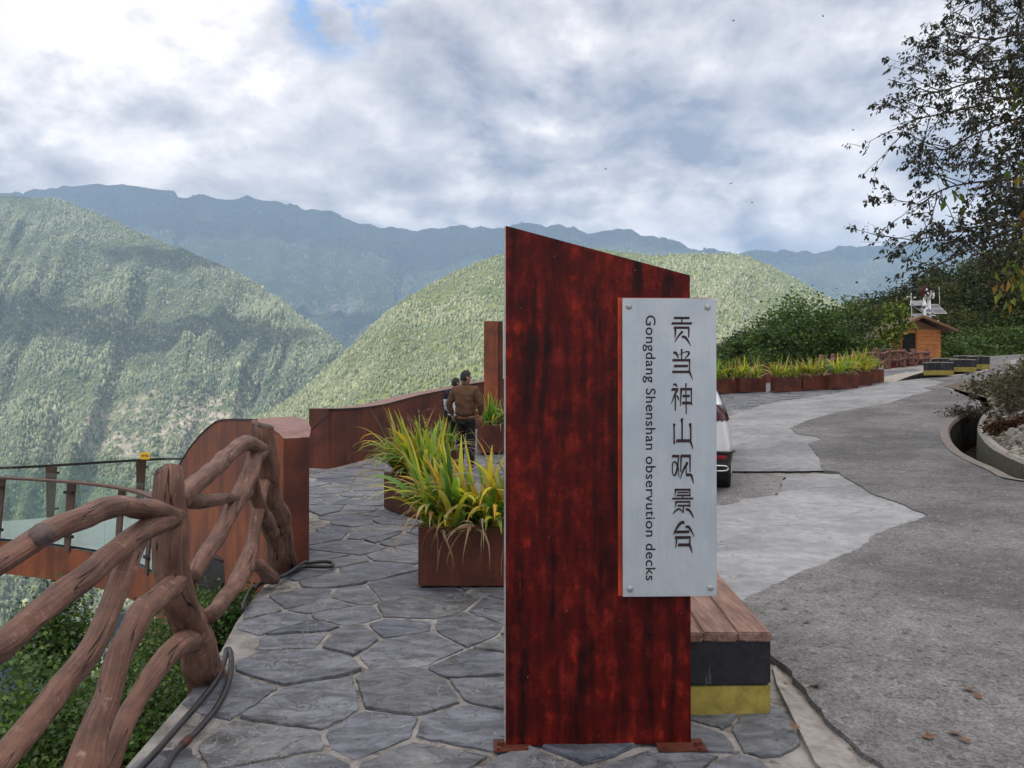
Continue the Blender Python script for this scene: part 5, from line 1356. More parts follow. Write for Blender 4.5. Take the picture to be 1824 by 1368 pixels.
def head_geo(center, yaw, pitch=0.0, s=1.0):
    """head facing +Y before yaw: skull, jaw, nose, brow, ears as one surface"""
    vs, fs = [], []; nu, nv2 = 28, 22
    for j in range(nv2 + 1):
        ph = math.pi * j / nv2
        for i in range(nu):
            th = 2 * math.pi * i / nu
            x, y, z = math.sin(ph) * math.cos(th), math.sin(ph) * math.sin(th), math.cos(ph)
            X, Y_, Z = x * 0.075, y * 0.094, z * 0.115
            if z < 0: 
                X *= 1 - 0.32 * (-z) ** 1.3; Y_ = Y_ * (1 - 0.15 * -z) + 0.018 * -z
            f = max(0, y)
            Y_ += 0.026 * f ** 6 * math.exp(-(x / 0.16) ** 2) * math.exp(-((z + 0.16) / 0.16) ** 2) * 1.2     # nose
            Y_ += 0.007 * f * math.exp(-((z - 0.22) / 0.12) ** 2) - 0.008 * f * math.exp(-((abs(x) - 0.38) / 0.16) ** 2) * math.exp(-((z - 0.02) / 0.12) ** 2)
            Y_ += 0.009 * f ** 3 * math.exp(-(x / 0.3) ** 2) * (math.exp(-((z + 0.52) / 0.09) ** 2) + math.exp(-((z + 0.80) / 0.12) ** 2))
            e = math.exp(-((y + 0.05) / 0.20) ** 2) * math.exp(-((z + 0.05) / 0.24) ** 2) * (abs(x) > 0.6)
            X += math.copysign(0.022 * e, x)
            vs.append(Vector((X, Y_, Z)) * s)
    for j in range(nv2):
        for i in range(nu): fs.append((j*nu + i, (j+1)*nu + i, (j+1)*nu + (i+1) % nu, j*nu + (i+1) % nu))
    M = Matrix.Rotation(yaw, 3, 'Z') @ Matrix.Rotation(pitch, 3, 'X')
    return [Vector(center) + M @ q for q in vs], fs, M
def remesh(vs, fs, vox=0.011):
    me = bpy.data.meshes.new('rm'); me.from_pydata([tuple(q) for q in vs], [], fs); o = bpy.data.objects.new('rm', me); COL.objects.link(o)
    m = o.modifiers.new('r', 'REMESH'); m.mode = 'VOXEL'; m.voxel_size = vox
    m2 = o.modifiers.new('s', 'SMOOTH'); m2.factor = 0.5; m2.iterations = 2
    bpy.context.view_layer.update(); r = bpy.data.meshes.new_from_object(o.evaluated_get(bpy.context.evaluated_depsgraph_get()))
    v2 = [v.co.copy() for v in r.vertices]; f2 = [tuple(p_.vertices) for p_ in r.polygons]; bpy.data.objects.remove(o); return v2, f2
def person(label, loc, yaw, height, head_yaw, arm, mats, strap=False, feet=((-.10, .02), (.10, -.03))):
    """standing figure facing +Y (local), built about 1.72 m tall"""
    t = thing('person', label, 'person', loc); t.rotation_euler = (0, 0, yaw); k = height / 1.72; t.scale = (k, k, k)
    fl, fr = feet
    J = {'pel': ((0, 0, 0.93), .10, .08), 'sp': ((0, -.005, 1.08), .125, .095), 'ch': ((0, -.01, 1.28), .15, .105), 'nb': ((0, -.005, 1.43), .075, .065), 'nk': ((0, .012, 1.52), .055, .055),
         'hl': ((-.09, 0, .88), .062, .065), 'kl': ((-.10 + fl[0] * .1, fl[1] * .5 + .02, .49), .058, .06), 'al': ((fl[0], fl[1], .09), .040, .042), 'tl': ((fl[0] * 1.1, fl[1] + .15, .03), .035, .025),
         'hr': ((.09, 0, .88), .062, .065), 'kr': ((.10 + fr[0] * .1, fr[1] * .5 + .02, .49), .058, .06), 'ar': ((fr[0], fr[1], .09), .040, .042), 'tr': ((fr[0] * 1.1, fr[1] + .15, .03), .035, .025),
         'sl': ((-.185, -.01, 1.39), .062, .062), 'el': (arm['el'], .044, .044), 'wl': (arm['wl'], .030, .028), 'sr': ((.185, -.01, 1.39), .062, .062), 'er': (arm['er'], .044, .044), 'wr': (arm['wr'], .030, .028)}
    E = [('pel', 'sp'), ('sp', 'ch'), ('ch', 'nb'), ('nb', 'nk'), ('pel', 'hl'), ('hl', 'kl'), ('kl', 'al'), ('al', 'tl'), ('pel', 'hr'), ('hr', 'kr'), ('kr', 'ar'), ('ar', 'tr'), ('ch', 'sl'), ('sl', 'el'), ('el', 'wl'), ('ch', 'sr'), ('sr', 'er'), ('er', 'wr')]
    bv, bf = skin_mesh(J, E)
    hv, hf, HM = head_geo((0, 0.03, 1.605), head_yaw)
    parts = [(bv, bf), (hv, hf)]
    for s_, w, e in ((-1, 'wl', 'el'), (1, 'wr', 'er')):
        wp = Vector(J[w][0]); dr = (wp - Vector(J[e][0])).normalized(); sd = Vector((s_, 0, 0)); fw_ = Vector((0, 1, 0)); fw_ = (fw_ - dr * fw_.dot(dr)).normalized()
        parts.append(tube_geo([wp - dr * .02, wp + dr * .03, wp + dr * .06, wp + dr * .085], [.024, .034, .037, .030], 10)[:2])
        for f_ in range(4):
            q = wp + dr * .078 + fw_ * (.027 - .018 * f_); Lf = (.065, .075, .070, .055)[f_]; cur = -sd * 0.018
            parts.append(tube_geo([q, q + dr * Lf * .45, q + dr * Lf * .8 + cur, q + dr * Lf * .95 + cur * 2.2], [.0095, .009, .008, .006], 7)[:2])
        q = wp + dr * .035 + fw_ * .03; parts.append(tube_geo([q, q + fw_ * .022 + dr * .028, q + fw_ * .026 + dr * .055], [.012, .010, .007], 7)[:2])
    V, Fc = [], []
    for v_, f_ in parts:
        b0 = len(V); V += list(v_); Fc += [tuple(i + b0 for i in f) for f in f_]
    V, Fc = remesh(V, Fc, 0.0095)
    mk('body', V, Fc, M_SKIN, t, smooth=True, local=True)
    # hair: a cap over the skull, rough outline, short at the nape
    cap, cf = [], []; nu, nv2 = 30, 14
    for j in range(nv2 + 1):
        ph = (0.02 + 0.66 * j / nv2) * math.pi
        for i in range(nu):
            th = 2 * math.pi * i / nu; x, y, z = math.sin(ph) * math.cos(th), math.sin(ph) * math.sin(th), math.cos(ph)
            lim = 0.42 if y > 0.45 else (-0.05 if y > -0.1 else -0.5)
            z2 = max(z, lim); 
            r_ = 1.07 + 0.07 * noise.noise(Vector((x * 5, y * 5, z * 5 + height))) + (0.05 if z > .5 else 0)
            if z < lim: r_ = 1.02 - 0.02 * (lim - z)
            sc2 = math.sqrt(max(0, 1 - z2 * z2)) / max(1e-6, math.hypot(x, y)) if z < lim else 1
            cap.append(Vector((0, 0.03, 1.605)) + HM @ Vector((x * sc2 * 0.077 * r_, y * sc2 * 0.094 * r_ - 0.002, z2 * 0.118 * r_ + 0.004)))
    for j in range(nv2):
        for i in range(nu): cf.append((j*nu + i, (j+1)*nu + i, (j+1)*nu + (i+1) % nu, j*nu + (i+1) % nu))
    hr = mk('hair', cap, cf, M_HAIR, t, smooth=True, local=True)
    for s_ in (-1, 1):
        c = Vector((0, 0.03, 1.605)) + HM @ Vector((s_ * 0.030, 0.085, 0.005)); ev, ef, _ = head_geo(c, 0, 0, 0.10); 
        mk('eye', ev, ef, M_EYE, t, smooth=True, local=True)
    c = Vector((0, 0.03, 1.605)) + HM @ Vector((0, 0.0925, -0.060)); b = MB(); b.tube([c + HM @ Vector((-.022, -.006, 0)), c, c + HM @ Vector((.022, -.006, 0))], [.003, .005, .003], 8); b.build('mouth', M_LIP, t, smooth=True, local=True)
    # jacket and sleeves
    JJ = {'b': ((0, -.005, .90), .200, .145), 'w': ((0, -.008, 1.02), .198, .145), 'm': ((0, -.015, 1.18), .205, .148), 'c': ((0, -.015, 1.33), .195, .138), 'n': ((0, -.004, 1.455), .085, .075), 'k': ((0, .006, 1.50), .072, .068),
          'sl': ((-.19, -.012, 1.385), .088, .085), 'e1': (tuple(Vector(J['sl'][0]).lerp(Vector(arm['el']), .5)), .074, .074), 'el': (arm['el'], .066, .066), 'wl': (tuple(Vector(arm['el']).lerp(Vector(arm['wl']), .92)), .046, .046),
          'sr': ((.19, -.012, 1.385), .088, .085), 'e2': (tuple(Vector(J['sr'][0]).lerp(Vector(arm['er']), .5)), .074, .074), 'er': (arm['er'], .066, .066), 'wr': (tuple(Vector(arm['er']).lerp(Vector(arm['wr']), .92)), .046, .046)}
    EE = [('b', 'w'), ('w', 'm'), ('m', 'c'), ('c', 'n'), ('n', 'k'), ('c', 'sl'), ('sl', 'e1'), ('e1', 'el'), ('el', 'wl'), ('c', 'sr'), ('sr', 'e2'), ('e2', 'er'), ('er', 'wr')]
    jv, jf = skin_mesh(JJ, EE)
    jv, jf = remesh(jv, jf, 0.010)
    out_ = []
    for q in jv:
        w_ = noise.noise(Vector((q.x * 7, q.y * 7, q.z * 15))) * 0.010 + noise.noise(Vector((q.x * 16 + 9, q.y * 16, q.z * 26))) * 0.004
        if q.z < 0.90: q = Vector((q.x, q.y, max(q.z, 0.855)))
        out_.append(q + Vector((q.x, q.y, 0)).normalized() * w_)
    mats_ = mats['jacket']
    jo = mk('jacket', out_, jf, mats_ if not isinstance(mats_, list) else mats_, t, smooth=True, local=True, mi=None)
    if isinstance(mats_, list):
        for p_ in jo.data.polygons:
            c = p_.center; p_.material_index = 0 if (c.z > 1.24 or abs(c.x) > 0.26) and not (abs(c.x) < 0.09 and c.z > 1.36 and c.z < 1.42) else 1
    b = MB(); b.tube([(0, -.012, .905), (0, -.012, .865)], [.185, .172], 24)
    b.v = [(x * 1.0, -0.012 + (y + .012) * 0.76, z) for x, y, z in b.v]; b.build('waistband', mats_[1] if isinstance(mats_, list) else mats_, t, smooth=True, local=True)
    b = MB(); b.tube([(0, .0, 1.46), (0, .006, 1.50), (0, .012, 1.525)], [.082, .070, .066], 20); b.build('collar', mats_[0] if isinstance(mats_, list) else mats_, t, smooth=True, local=True)
    TT = {'p': ((0, -.005, .96), .165, .125), 'l1': ((-.092, -.005, .80), .098, .105), 'l2': ((-.10, J['kl'][0][1], .50), .078, .085), 'l3': ((fl[0], fl[1] - .005, .12), .062, .068), 'l4': ((fl[0], fl[1] - .005, .07), .062, .070),
          'r1': ((.092, -.005, .80), .098, .105), 'r2': ((.10, J['kr'][0][1], .50), .078, .085), 'r3': ((fr[0], fr[1] - .005, .12), .062, .068), 'r4': ((fr[0], fr[1] - .005, .07), .062, .070)}
    tv_, tf_ = skin_mesh(TT, [('p', 'l1'), ('l1', 'l2'), ('l2', 'l3'), ('l3', 'l4'), ('p', 'r1'), ('r1', 'r2'), ('r2', 'r3'), ('r3', 'r4')])
    tv_ = [q + Vector((q.x, q.y, 0)).normalized() * 0.008 * noise.noise(q * 11) for q in tv_]
    mk('trousers', tv_, tf_, M_TROUS, t, smooth=True, local=True)
    for f_ in (fl, fr):
        b = MB(); vs = []
        b.box((f_[0] * 1.04, f_[1] + .055, .048), (.094, .26, .072), bevel=.03); sh = b.build('shoe', M_SHOE, t, smooth=True, local=True)
        b = MB(); b.box((f_[0] * 1.04, f_[1] + .055, .010), (.098, .27, .020), bevel=.008); b.build('sole', M_SOLE, sh, local=True)
    if strap:
        b = MB(); pts = [(.13, .02, 1.47), (.10, -.10, 1.42), (.02, -.155, 1.25), (-.09, -.160, 1.08), (-.18, -.11, .95)]
        d_ = spline(pts, 6); w_ = Vector((.014, 0, .012))
        vs = []
        for q in d_: vs += [Vector(q) - w_, Vector(q) + w_]
        b.add(vs, [(2*i, 2*i+1, 2*i+3, 2*i+2) for i in range(len(d_) - 1)]); bag = b.build('bag_strap', M_CARBLACK, t, local=True)
        b = MB(); b.box((-.235, -.05, .90), (.07, .24, .17), bevel=.02); b.build('shoulder_bag', M_CARBLACK, t, local=True)
    return t
ph1 = G(829, 836)
person('man in a brown jacket and black trousers seen from behind, hands in pockets, looking right', (ph1.x, ph1.y, ph1.z + 0.012), R(-14), 1.67, R(-52), dict(el=(-.300, -.03, 1.12), wl=(-.250, .07, .92), er=(.300, -.03, 1.12), wr=(.250, .07, .92)), dict(jacket=M_JACKET), feet=((-.11, .05), (.12, -.05)))
q = P(811, 760, 15.2)
person('person in navy and white with a black shoulder bag beside the man in brown', (q.x, q.y, gz(q.x, q.y) + 0.01), R(-20), 1.53, R(-35), dict(el=(-.27, -.02, 1.12), wl=(-.25, .08, .90), er=(.27, -.02, 1.12), wr=(.25, .08, .90)), dict(jacket=[M_NAVY, M_PALECLOTH]), strap=True)

# ------------------------------------------------------------------ white car, seen past the sign's right edge
tyre = G(1287, 880)
CW = 1.86
car = thing('parked_car', 'white parked car with dark tail lamps, mostly hidden behind the signboard', 'car', (1.88, 9.61, gz(1.82, 9.9) + 0.03)); car.rotation_euler = (0, 0, R(-15))
def car_body():
    # stations along the length: y, then half section points (x, z) from sill to roof
    hw = CW / 2
    S = [(0.06, [(0.0, .30), (.70, .30), (.80, .40), (.815, .58), (.80, .74), (.775, .92), (.70, 1.06), (.55, 1.12), (0, 1.13)]),
         (0.00, [(0.0, .27), (.74, .27), (.86, .38), (.875, .58), (.84, .74), (.81, .93), (.74, 1.10), (.58, 1.16), (0, 1.17)]),
         (0.14, [(0.0, .26), (.78, .26), (.905, .36), (.925, .60), (.905, .76), (.875, .96), (.80, 1.14), (.64, 1.26), (0, 1.30)]),
         (0.45, [(0.0, .24), (.80, .24), (.92, .36), (.93, .62), (.925, .80), (.895, 1.00), (.80, 1.18), (.68, 1.46), (0, 1.53)]),
         (0.95, [(0.0, .22), (.80, .22), (.92, .36), (.93, .62), (.925, .82), (.90, 1.00), (.79, 1.20), (.65, 1.56), (0, 1.63)]),
         (1.9, [(0.0, .22), (.80, .22), (.90, .36), (.915, .62), (.91, .82), (.89, .98), (.79, 1.20), (.63, 1.59), (0, 1.66)]),
         (2.7, [(0.0, .22), (.80, .22), (.90, .36), (.915, .62), (.91, .82), (.885, .97), (.78, 1.17), (.60, 1.52), (0, 1.60)]),
         (3.4, [(0.0, .22), (.80, .22), (.91, .36), (.925, .62), (.915, .82), (.87, .96), (.74, 1.03), (.60, 1.07), (0, 1.10)]),
         (4.2, [(0.0, .24), (.78, .24), (.89, .38), (.905, .62), (.88, .78), (.82, .88), (.68, .94), (.55, .97), (0, .98)]),
         (4.55, [(0.0, .28), (.68, .28), (.76, .42), (.78, .60), (.75, .72), (.70, .80), (.6, .84), (.5, .86), (0, .87)])]
    vs, fs = [], []
    for y, pts in S:
        row = [(x, y, z) for x, z in pts] + [(-x, y, z) for x, z in reversed(pts[1:-1])]
        vs += row
    k = 16
    for i in range(len(S) - 1):
        for j in range(k): fs.append((i*k + j, i*k + (j+1) % k, (i+1)*k + (j+1) % k, (i+1)*k + j))
    fs.append(tuple(range(k - 1, -1, -1))); fs.append(tuple((len(S) - 1) * k + j for j in range(k)))
    me = bpy.data.meshes.new('t'); me.from_pydata(vs, [], fs); o = bpy.data.objects.new('t', me); COL.objects.link(o)
    bm = bmesh.new(); bm.from_mesh(me); bmesh.ops.recalc_face_normals(bm, faces=bm.faces); bm.to_mesh(me); bm.free()
    m = o.modifiers.new('s', 'SUBSURF'); m.levels = 3; m.render_levels = 3
    bpy.context.view_layer.update(); r = bpy.data.meshes.new_from_object(o.evaluated_get(bpy.context.evaluated_depsgraph_get()))
    a = [v.co.copy() for v in r.vertices]; b = [tuple(p_.vertices) for p_ in r.polygons]; bpy.data.objects.remove(o); return a, b
cv, cf = car_body()
def cpart(name, test, mat, push=0.006, parent=None):
    """skin panel proud of the body over the faces picked by test"""
    use = {}; vs, fs = [], []
    for f in cf:
        c = sum((cv[i] for i in f), Vector()) / len(f)
        if test(c):
            nf = []
            for i in f:
                if i not in use: use[i] = len(vs); vs.append(None); 
                nf.append(use[i])
            fs.append(tuple(nf))
    ctr = Vector((0, 2.3, .8))
    nrm = {}
    for f in cf:
        a, b, c = cv[f[0]], cv[f[1]], cv[f[2]]; nn_ = (b - a).cross(c - a)
        for i in f: nrm[i] = nrm.get(i, Vector()) + nn_
    for i, j in use.items(): vs[j] = cv[i] + nrm[i].normalized() * push
    return mk(name, vs, fs, mat, parent or car, smooth=True, local=True)
mk('body', cv, cf, M_CARPAINT, car, smooth=True, local=True)
cpart('bumper', lambda c: c.z < .53 and c.y < .42, M_CARBLACK, 0.012)
for s_ in (-1, 1):
    cpart('tail_lamp', lambda c: s_ * c.x > .50 and .93 < c.z < 1.13 and c.y < .28 and c.y > -.2, M_TAIL, 0.008)
    cpart('sill_trim', lambda c: s_ * c.x > .6 and c.z < .36 and .9 < c.y < 3.4, M_CARBLACK, 0.006)
    cpart('side_window', lambda c: s_ * c.x > .5 and 1.10 < c.z < 1.47 and .7 < c.y < 2.9, M_CARGLASS, 0.004)
    cpart('headlight', lambda c: s_ * c.x > .48 and .68 < c.z < .84 and c.y > 4.2, M_CHROME, 0.005)
cpart('rear_window', lambda c: abs(c.x) < .62 and 1.17 < c.z < 1.47 and c.y < .6, M_CARGLASS, 0.004)
cpart('windscreen', lambda c: abs(c.x) < .62 and 1.10 < c.z < 1.55 and c.y > 2.75, M_CARGLASS, 0.004)
for s_ in (-1, 1):
    b = MB(); b.box((s_ * .70, -.018, .475), (.30, .03, .05), bevel=.012); b.build('reflector', M_REFLECT, car, local=True)
    b = MB(); d_ = [(s_ * .50, -.025, .36), (s_ * .80, -.022, .37), (s_ * .86, -.005, .345), (s_ * .82, -.02, .305), (s_ * .50, -.02, .30)]
    b.tube(spline(d_, 4), .010, 6); b.build('exhaust_trim', M_CHROME, car, local=True)
    for y in (.72, 3.62):
        b = MB(); b.tube([(s_ * .70, y, .335), (s_ * .72, y, .335), (s_ * .88, y, .335), (s_ * .905, y, .335)], [.315, .340, .340, .315], 32)
        wh = b.build('wheel', M_TYRE, car, smooth=False, local=True)
        b = MB(); b.tube([(s_ * .90, y, .335), (s_ * .912, y, .335)], [.235, .225], 24)
        for k in range(5):
            a = k * 2 * math.pi / 5; b.box((s_ * .913, y + .12 * math.cos(a), .335 + .12 * math.sin(a)), (.012, .22, .05), Matrix.Rotation(a, 3, 'X'))
        b.build('rim', M_RIMALLOY, wh, local=True)
b = MB(); b.tube(spline([(-.945, .42, .53), (-.93, .16, .535), (-.885, .02, .535), (-.80, -.015, .535), (0, -.02, .535), (.80, -.015, .535), (.885, .02, .535), (.93, .16, .535), (.945, .42, .53)], 4), .018, 8); b.build('bumper_lip', M_CARBLACK, car, smooth=True, local=True)
b = MB(); b.box((0, .22, 1.545), (1.15, .28, .035), Matrix.Rotation(R(-6), 3, 'X'), bevel=.012); b.build('roof_spoiler', M_CARPAINT, car, local=True)
b = MB(); b.box((0, -.012, .80), (.46, .012, .13), bevel=.004); b.build('number_plate', M_TAIL, car, local=True)
# ------------------------------------------------------------------ wooden hut
YH = 43.5
hb = P(1640, 646, YH); hut = thing('wooden_hut', 'small orange timber hut with a gabled roof and a barred window', 'hut', (hb.x, YH, hb.z))
def H(u, v, dy=0.0): return P(u, v, YH) + Vector((0, dy, 0))
xl, xr, xm = H(1585, 600).x, H(1674, 600).x, H(1633, 600).x
z0, ze, zp = H(0, 647).z, H(0, 587).z, H(0, 566).z
Dp = 2.6
b = MB(); rw = 9
wx0, wx1, wz0, wz1 = H(1603, 0).x, H(1627, 0).x, H(0, 626).z, H(0, 594).z
for k in range(rw):
    za, zb_ = z0 + (ze - z0) * k / rw, z0 + (ze - z0) * (k + 1) / rw - 0.012; dy = 0.012 * (k % 2) + 0.01 * random.Random(k).random()
    zc = (za + zb_) / 2; hgt = zb_ - za
    b.box(((xm + xr) / 2, YH - 0.03 - dy, zc), (xr - xm, 0.10, hgt))                        # right half, stands proud
    if zb_ <= wz0 + .1 or za >= wz1 - .05: b.box(((xl + xm) / 2, YH + 0.03 - dy, zc), (xm - xl - .004, 0.08, hgt))
    else:
        b.box(((xl + wx0) / 2, YH + 0.03 - dy, zc), (wx0 - xl, 0.08, hgt)); b.box(((wx1 + xm) / 2, YH + 0.03 - dy, zc), (xm - wx1 - .004, 0.08, hgt))
    b.box((xr - 0.06, YH + Dp / 2 + .03, zc), (0.08, Dp - .02, hgt)); b.box((xl + 0.06, YH + Dp / 2 + .08, zc), (0.08, Dp - .1, hgt))
b.build('wall', M_HUT, hut)
b = MB(); apx = H(1633, 569); b.prism([Vector((xl + .02, YH - .0, ze - .01)), Vector((xr - .02, YH - .0, ze - .01)), Vector((apx.x, YH, apx.z))], (0, .02, 0), (0, -.04, 0)); b.build('gable', M_HUTDARK, hut)
b = MB(); b.box(((xl + xr) / 2, YH + Dp - .02, (z0 + ze) / 2), (xr - xl - .2, .06, ze - z0)); b.build('back_wall', M_HUT, hut)
b = MB(); b.box((xm - .02, YH - .055, (z0 + ze) / 2), (.12, .10, ze - z0)); b.box((wx0 - .03, YH - .03, (wz0 + wz1) / 2), (.10, .06, wz1 - wz0)); b.box((xl + .06, YH - .02, (z0 + ze) / 2), (.12, .08, ze - z0)); b.build('corner_post', M_HUT, hut)
b = MB(); b.box(((wx0 + wx1) / 2, YH + .06, (wz0 + wz1) / 2), (wx1 - wx0, .02, wz1 - wz0)); win = b.build('window', M_CARGLASS, hut)
b = MB()
for k in range(1, 4): b.box((wx0 + (wx1 - wx0) * k / 4, YH + .035, (wz0 + wz1) / 2), (.022, .014, wz1 - wz0))
for k in range(1, 5): b.box(((wx0 + wx1) / 2, YH + .036, wz0 + (wz1 - wz0) * k / 5), (wx1 - wx0, .012, .022))
b.build('window_bars', M_DARKSTEEL, win)
b = MB(); pk = H(1634, 563); el, er = H(1560, 604), H(1697, 589)
rot_d = 0.07
for e in (el, er):
    poly = [pk, Vector((e.x, YH, e.z)), Vector((e.x, YH, e.z - rot_d)), pk - Vector((0, 0, rot_d))]
    nseg = 9
    for k in range(nseg):
        y0 = -0.55 + (Dp + 1.0) * k / nseg; b.prism(poly if e is er else poly[::-1], (0, y0, 0.006 * (k % 2)), (0, y0 + (Dp + 1.0) / nseg - 0.01, 0.006 * (k % 2)))
rf = b.build('roof', M_ROOF, hut)
b = MB()
for e in (el, er):
    a, c = pk + Vector((0, -.60, .02)), Vector((e.x, YH - .60, e.z + .02)); b.prism([a, c, c - Vector((0, 0, .15)), a - Vector((0, 0, .15))], (0, 0, 0), (0, .04, 0))
b.build('barge_board', M_HUTDARK, rf)

# ------------------------------------------------------------------ solar masts behind the hut
YM = 47.0
def Q(u, v, dy=0.0): return P(u, v, YM) + Vector((0, dy, 0))
mast = thing('turbine_mast', 'white mast with a small red wind rotor and a dome camera behind the hut', 'mast', (Q(1646, 640).x, YM, Q(0, 640).z - .5))
b = MB(); b.tube([Vector((Q(1646, 0).x, YM, Q(0, 645).z - .4)), Q(1646, 527)], .075, 12); b.build('pole', M_WHITE, mast, smooth=True)
rc = Q(1646, 521, -.12); hubm = MB(); hubm.tube([rc + Vector((0, -.1, 0)), rc + Vector((0, .35, 0))], [.09, .05], 10); rot_ = hubm.build('rotor', M_DARKSTEEL, mast, smooth=True)
for k in range(5):
    a = R(20 + 72 * k); d1 = Vector((math.cos(a), 0, math.sin(a))); d2 = Vector((-math.sin(a), 0, math.cos(a))); b = MB(); L = .36
    b.add([rc + d1 * .06 - d2 * .05, rc + d1 * .06 + d2 * .05, rc + d1 * L + d2 * .13 + Vector((0, .06, 0)), rc + d1 * L - d2 * .08 - Vector((0, .04, 0))], [(0, 1, 2, 3)]); b.add([rc + d1 * .06 - d2 * .05 + Vector((0, .015, 0)), rc + d1 * .06 + d2 * .05 + Vector((0, .015, 0)), rc + d1 * L + d2 * .13 + Vector((0, .075, 0)), rc + d1 * L - d2 * .08 - Vector((0, .025, 0))], [(3, 2, 1, 0)])
    b.build('rotor_blade', M_REDBLADE, rot_)
b = MB(); b.tube([rc + Vector((.30 * math.cos(R(12 * k)), -.02, .30 * math.sin(R(12 * k)))) for k in range(31)], .028, 6); b.build('rotor_ring', M_REDBLADE, rot_, smooth=True)
b = MB(); c = Q(1643, 545, -.2); b.tube([c + Vector((0, 0, .14)), c + Vector((0, 0, .10)), c, c - Vector((0, 0, .08))], [.05, .13, .13, .10], 14); dcam = b.build('dome_camera', M_WHITE, mast, smooth=True)
b = MB(); b.tube([c - Vector((0, 0, .08)), c - Vector((0, 0, .14)), c - Vector((0, 0, .18))], [.10, .08, .02], 14); b.build('lens_dome', M_CARBLACK, dcam, smooth=True)
b = MB(); b.tube([c + Vector((0, 0, .16)), c + Vector((.10, .2, .18))], .03, 6); b.build('camera_arm', M_WHITE, mast)
def panel(parent, u0, v0, u1, v1, u2, v2, u3, v3, dys=(0, 0, .5, .5)):
    """tilted panel from its four corners: bottom-left, bottom-right, top-right, top-left"""
    c = [Q(u0, v0, dys[0]), Q(u1, v1, dys[1]), Q(u2, v2, dys[2]), Q(u3, v3, dys[3])]
    nn_ = (c[1] - c[0]).cross(c[3] - c[0]).normalized() * .03
    b = MB(); b.prism([q - nn_ for q in c], (0, 0, 0), nn_ * 1.0); fr_ = b.build('solar_panel', M_WHITE, parent)
    ctr = sum(c, Vector()) / 4; b = MB()
    ins = [ctr + (q - ctr) * .93 for q in c]; mid1, mid2 = (ins[0] + ins[3]) / 2, (ins[1] + ins[2]) / 2
    up = (ins[3] - ins[0]) * .02
    b.prism([ins[0] + nn_ * .0, ins[1], mid2 - up, mid1 - up], nn_ * .05, nn_ * .15); b.prism([mid1 + up, mid2 + up, ins[2], ins[3]], nn_ * .05, nn_ * .15)
    b.build('solar_cells', M_PV, fr_); return fr_
panel(mast, 1621, 543.5, 1651, 543.5, 1657, 534, 1629, 534)
panel(mast, 1632, 564, 1668, 562, 1661, 556.5, 1628, 557.5)
panel(mast, 1644, 556.5, 1664, 556.5, 1656, 540, 1634, 543)
mast2 = thing('lamp_mast', 'thick white mast with bent lamp arms and tilted solar panels behind the hut', 'mast', (Q(1662.5, 640).x, YM + .8, Q(0, 640).z - .5))
b = MB(); b.tube([Vector((Q(1662.5, 0).x, YM + .5, Q(0, 645).z - .4)), Q(1662.5, 530, .5)], .10, 12); b.build('pole', M_WHITE, mast2, smooth=True)
for nm, rows in (('lamp_arm', [(1660, 531, .12), (1658, 522, .11), (1656.5, 512, .07)]), ('lamp_arm', [(1663, 531, .09), (1664, 522, .085), (1666, 516, .085), (1669, 518, .08), (1670, 525, .07), (1669, 531, .06)])):
    b = MB(); b.tube([Q(u, v, .45) for u, v, r in rows], [r for u, v, r in rows], 10); b.build(nm, M_WHITE, mast2, smooth=True)
panel(mast2, 1670, 557, 1694, 557, 1685, 539, 1665, 539, (.4, .4, .9, .9))
panel(mast2, 1667, 573, 1676, 578, 1687, 568, 1672, 571, (.3, .3, .9, .9))
b = MB(); b.tube([Q(1687, 540, .8), Q(1685.5, 507, .8)], .018, 5); b.build('whip_aerial', M_WHITE, mast2)
anem = thing('weather_vane', 'small white weather sensor on a thin stalk left of the red rotor', 'sensor', (Q(1628, 546).x, YM + .3, Q(0, 640).z - .5))
b = MB(); b.tube([Vector((Q(1628, 0).x, YM + .3, Q(0, 645).z - .4)), Q(1627.5, 520, .3)], .028, 6); st_ = b.build('stalk', M_WHITE, anem)
b = MB()
for du, dv in ((-5, 0), (5, 1), (0, -4)): b.tube([Q(1627.5, 528, .3), Q(1627.5 + du, 528 + dv, .3), Q(1627.5 + du * 1.5, 528 + dv * 1.2, .3)], [.02, .02, .07], 7)
b.build('sensor_cups', M_WHITE, st_)

# ------------------------------------------------------------------ rustic fence at the back
fence = thing('rustic_fence', 'far brown fence of crooked branches and posts in front of the hut', 'fence', G(1560, 664))
frnd = random.Random(8)
fpx = [(1461, 668, 24.0 + 8), (1484, 667, 33), (1524, 665, 34), (1560, 664, 35), (1582, 662, 35.3), (1610, 661, 35.8), (1627, 660, 36.2), (1655, 657.5, 36.8)]
def fp(u, v, Y): return P(u, v, Y)
fpts = []
for u, v, Y in fpx: 
    q = P(u, v, Y); q.z = gz(q.x, q.y); fpts.append(q)
def flog(pts, rad, seed, name):
    d_ = spline([(*p_, r_) for p_, r_ in zip(pts, rad)], 5); pp = [Vector(q[:3]) + Vector((noise.noise(Vector(q[:3]) * 2 + Vector((seed, 0, 0))), 0, noise.noise(Vector(q[:3]) * 2 + Vector((0, seed, 0))))) * .06 for q in d_]
    vs, fs, pv = tube_geo(pp, [q[3] for q in d_], 9, True, .18, seed, 2.5)
    return mk(name, vs, fs, M_LOG_FAR, fence, smooth=True, vec=pv)
tops = []
for i, q in enumerate(fpts):
    h = P(fpx[i][0], (632, 632, 626, 620, 620, 622, 622, 622)[i], q.y).z - q.z
    tops.append(h); flog([q - Vector((0, 0, .1)), q + Vector((frnd.uniform(-.08, .08), 0, h * .5)), q + Vector((frnd.uniform(-.1, .1), 0, h))], [.12, .105, .10], i, 'post')
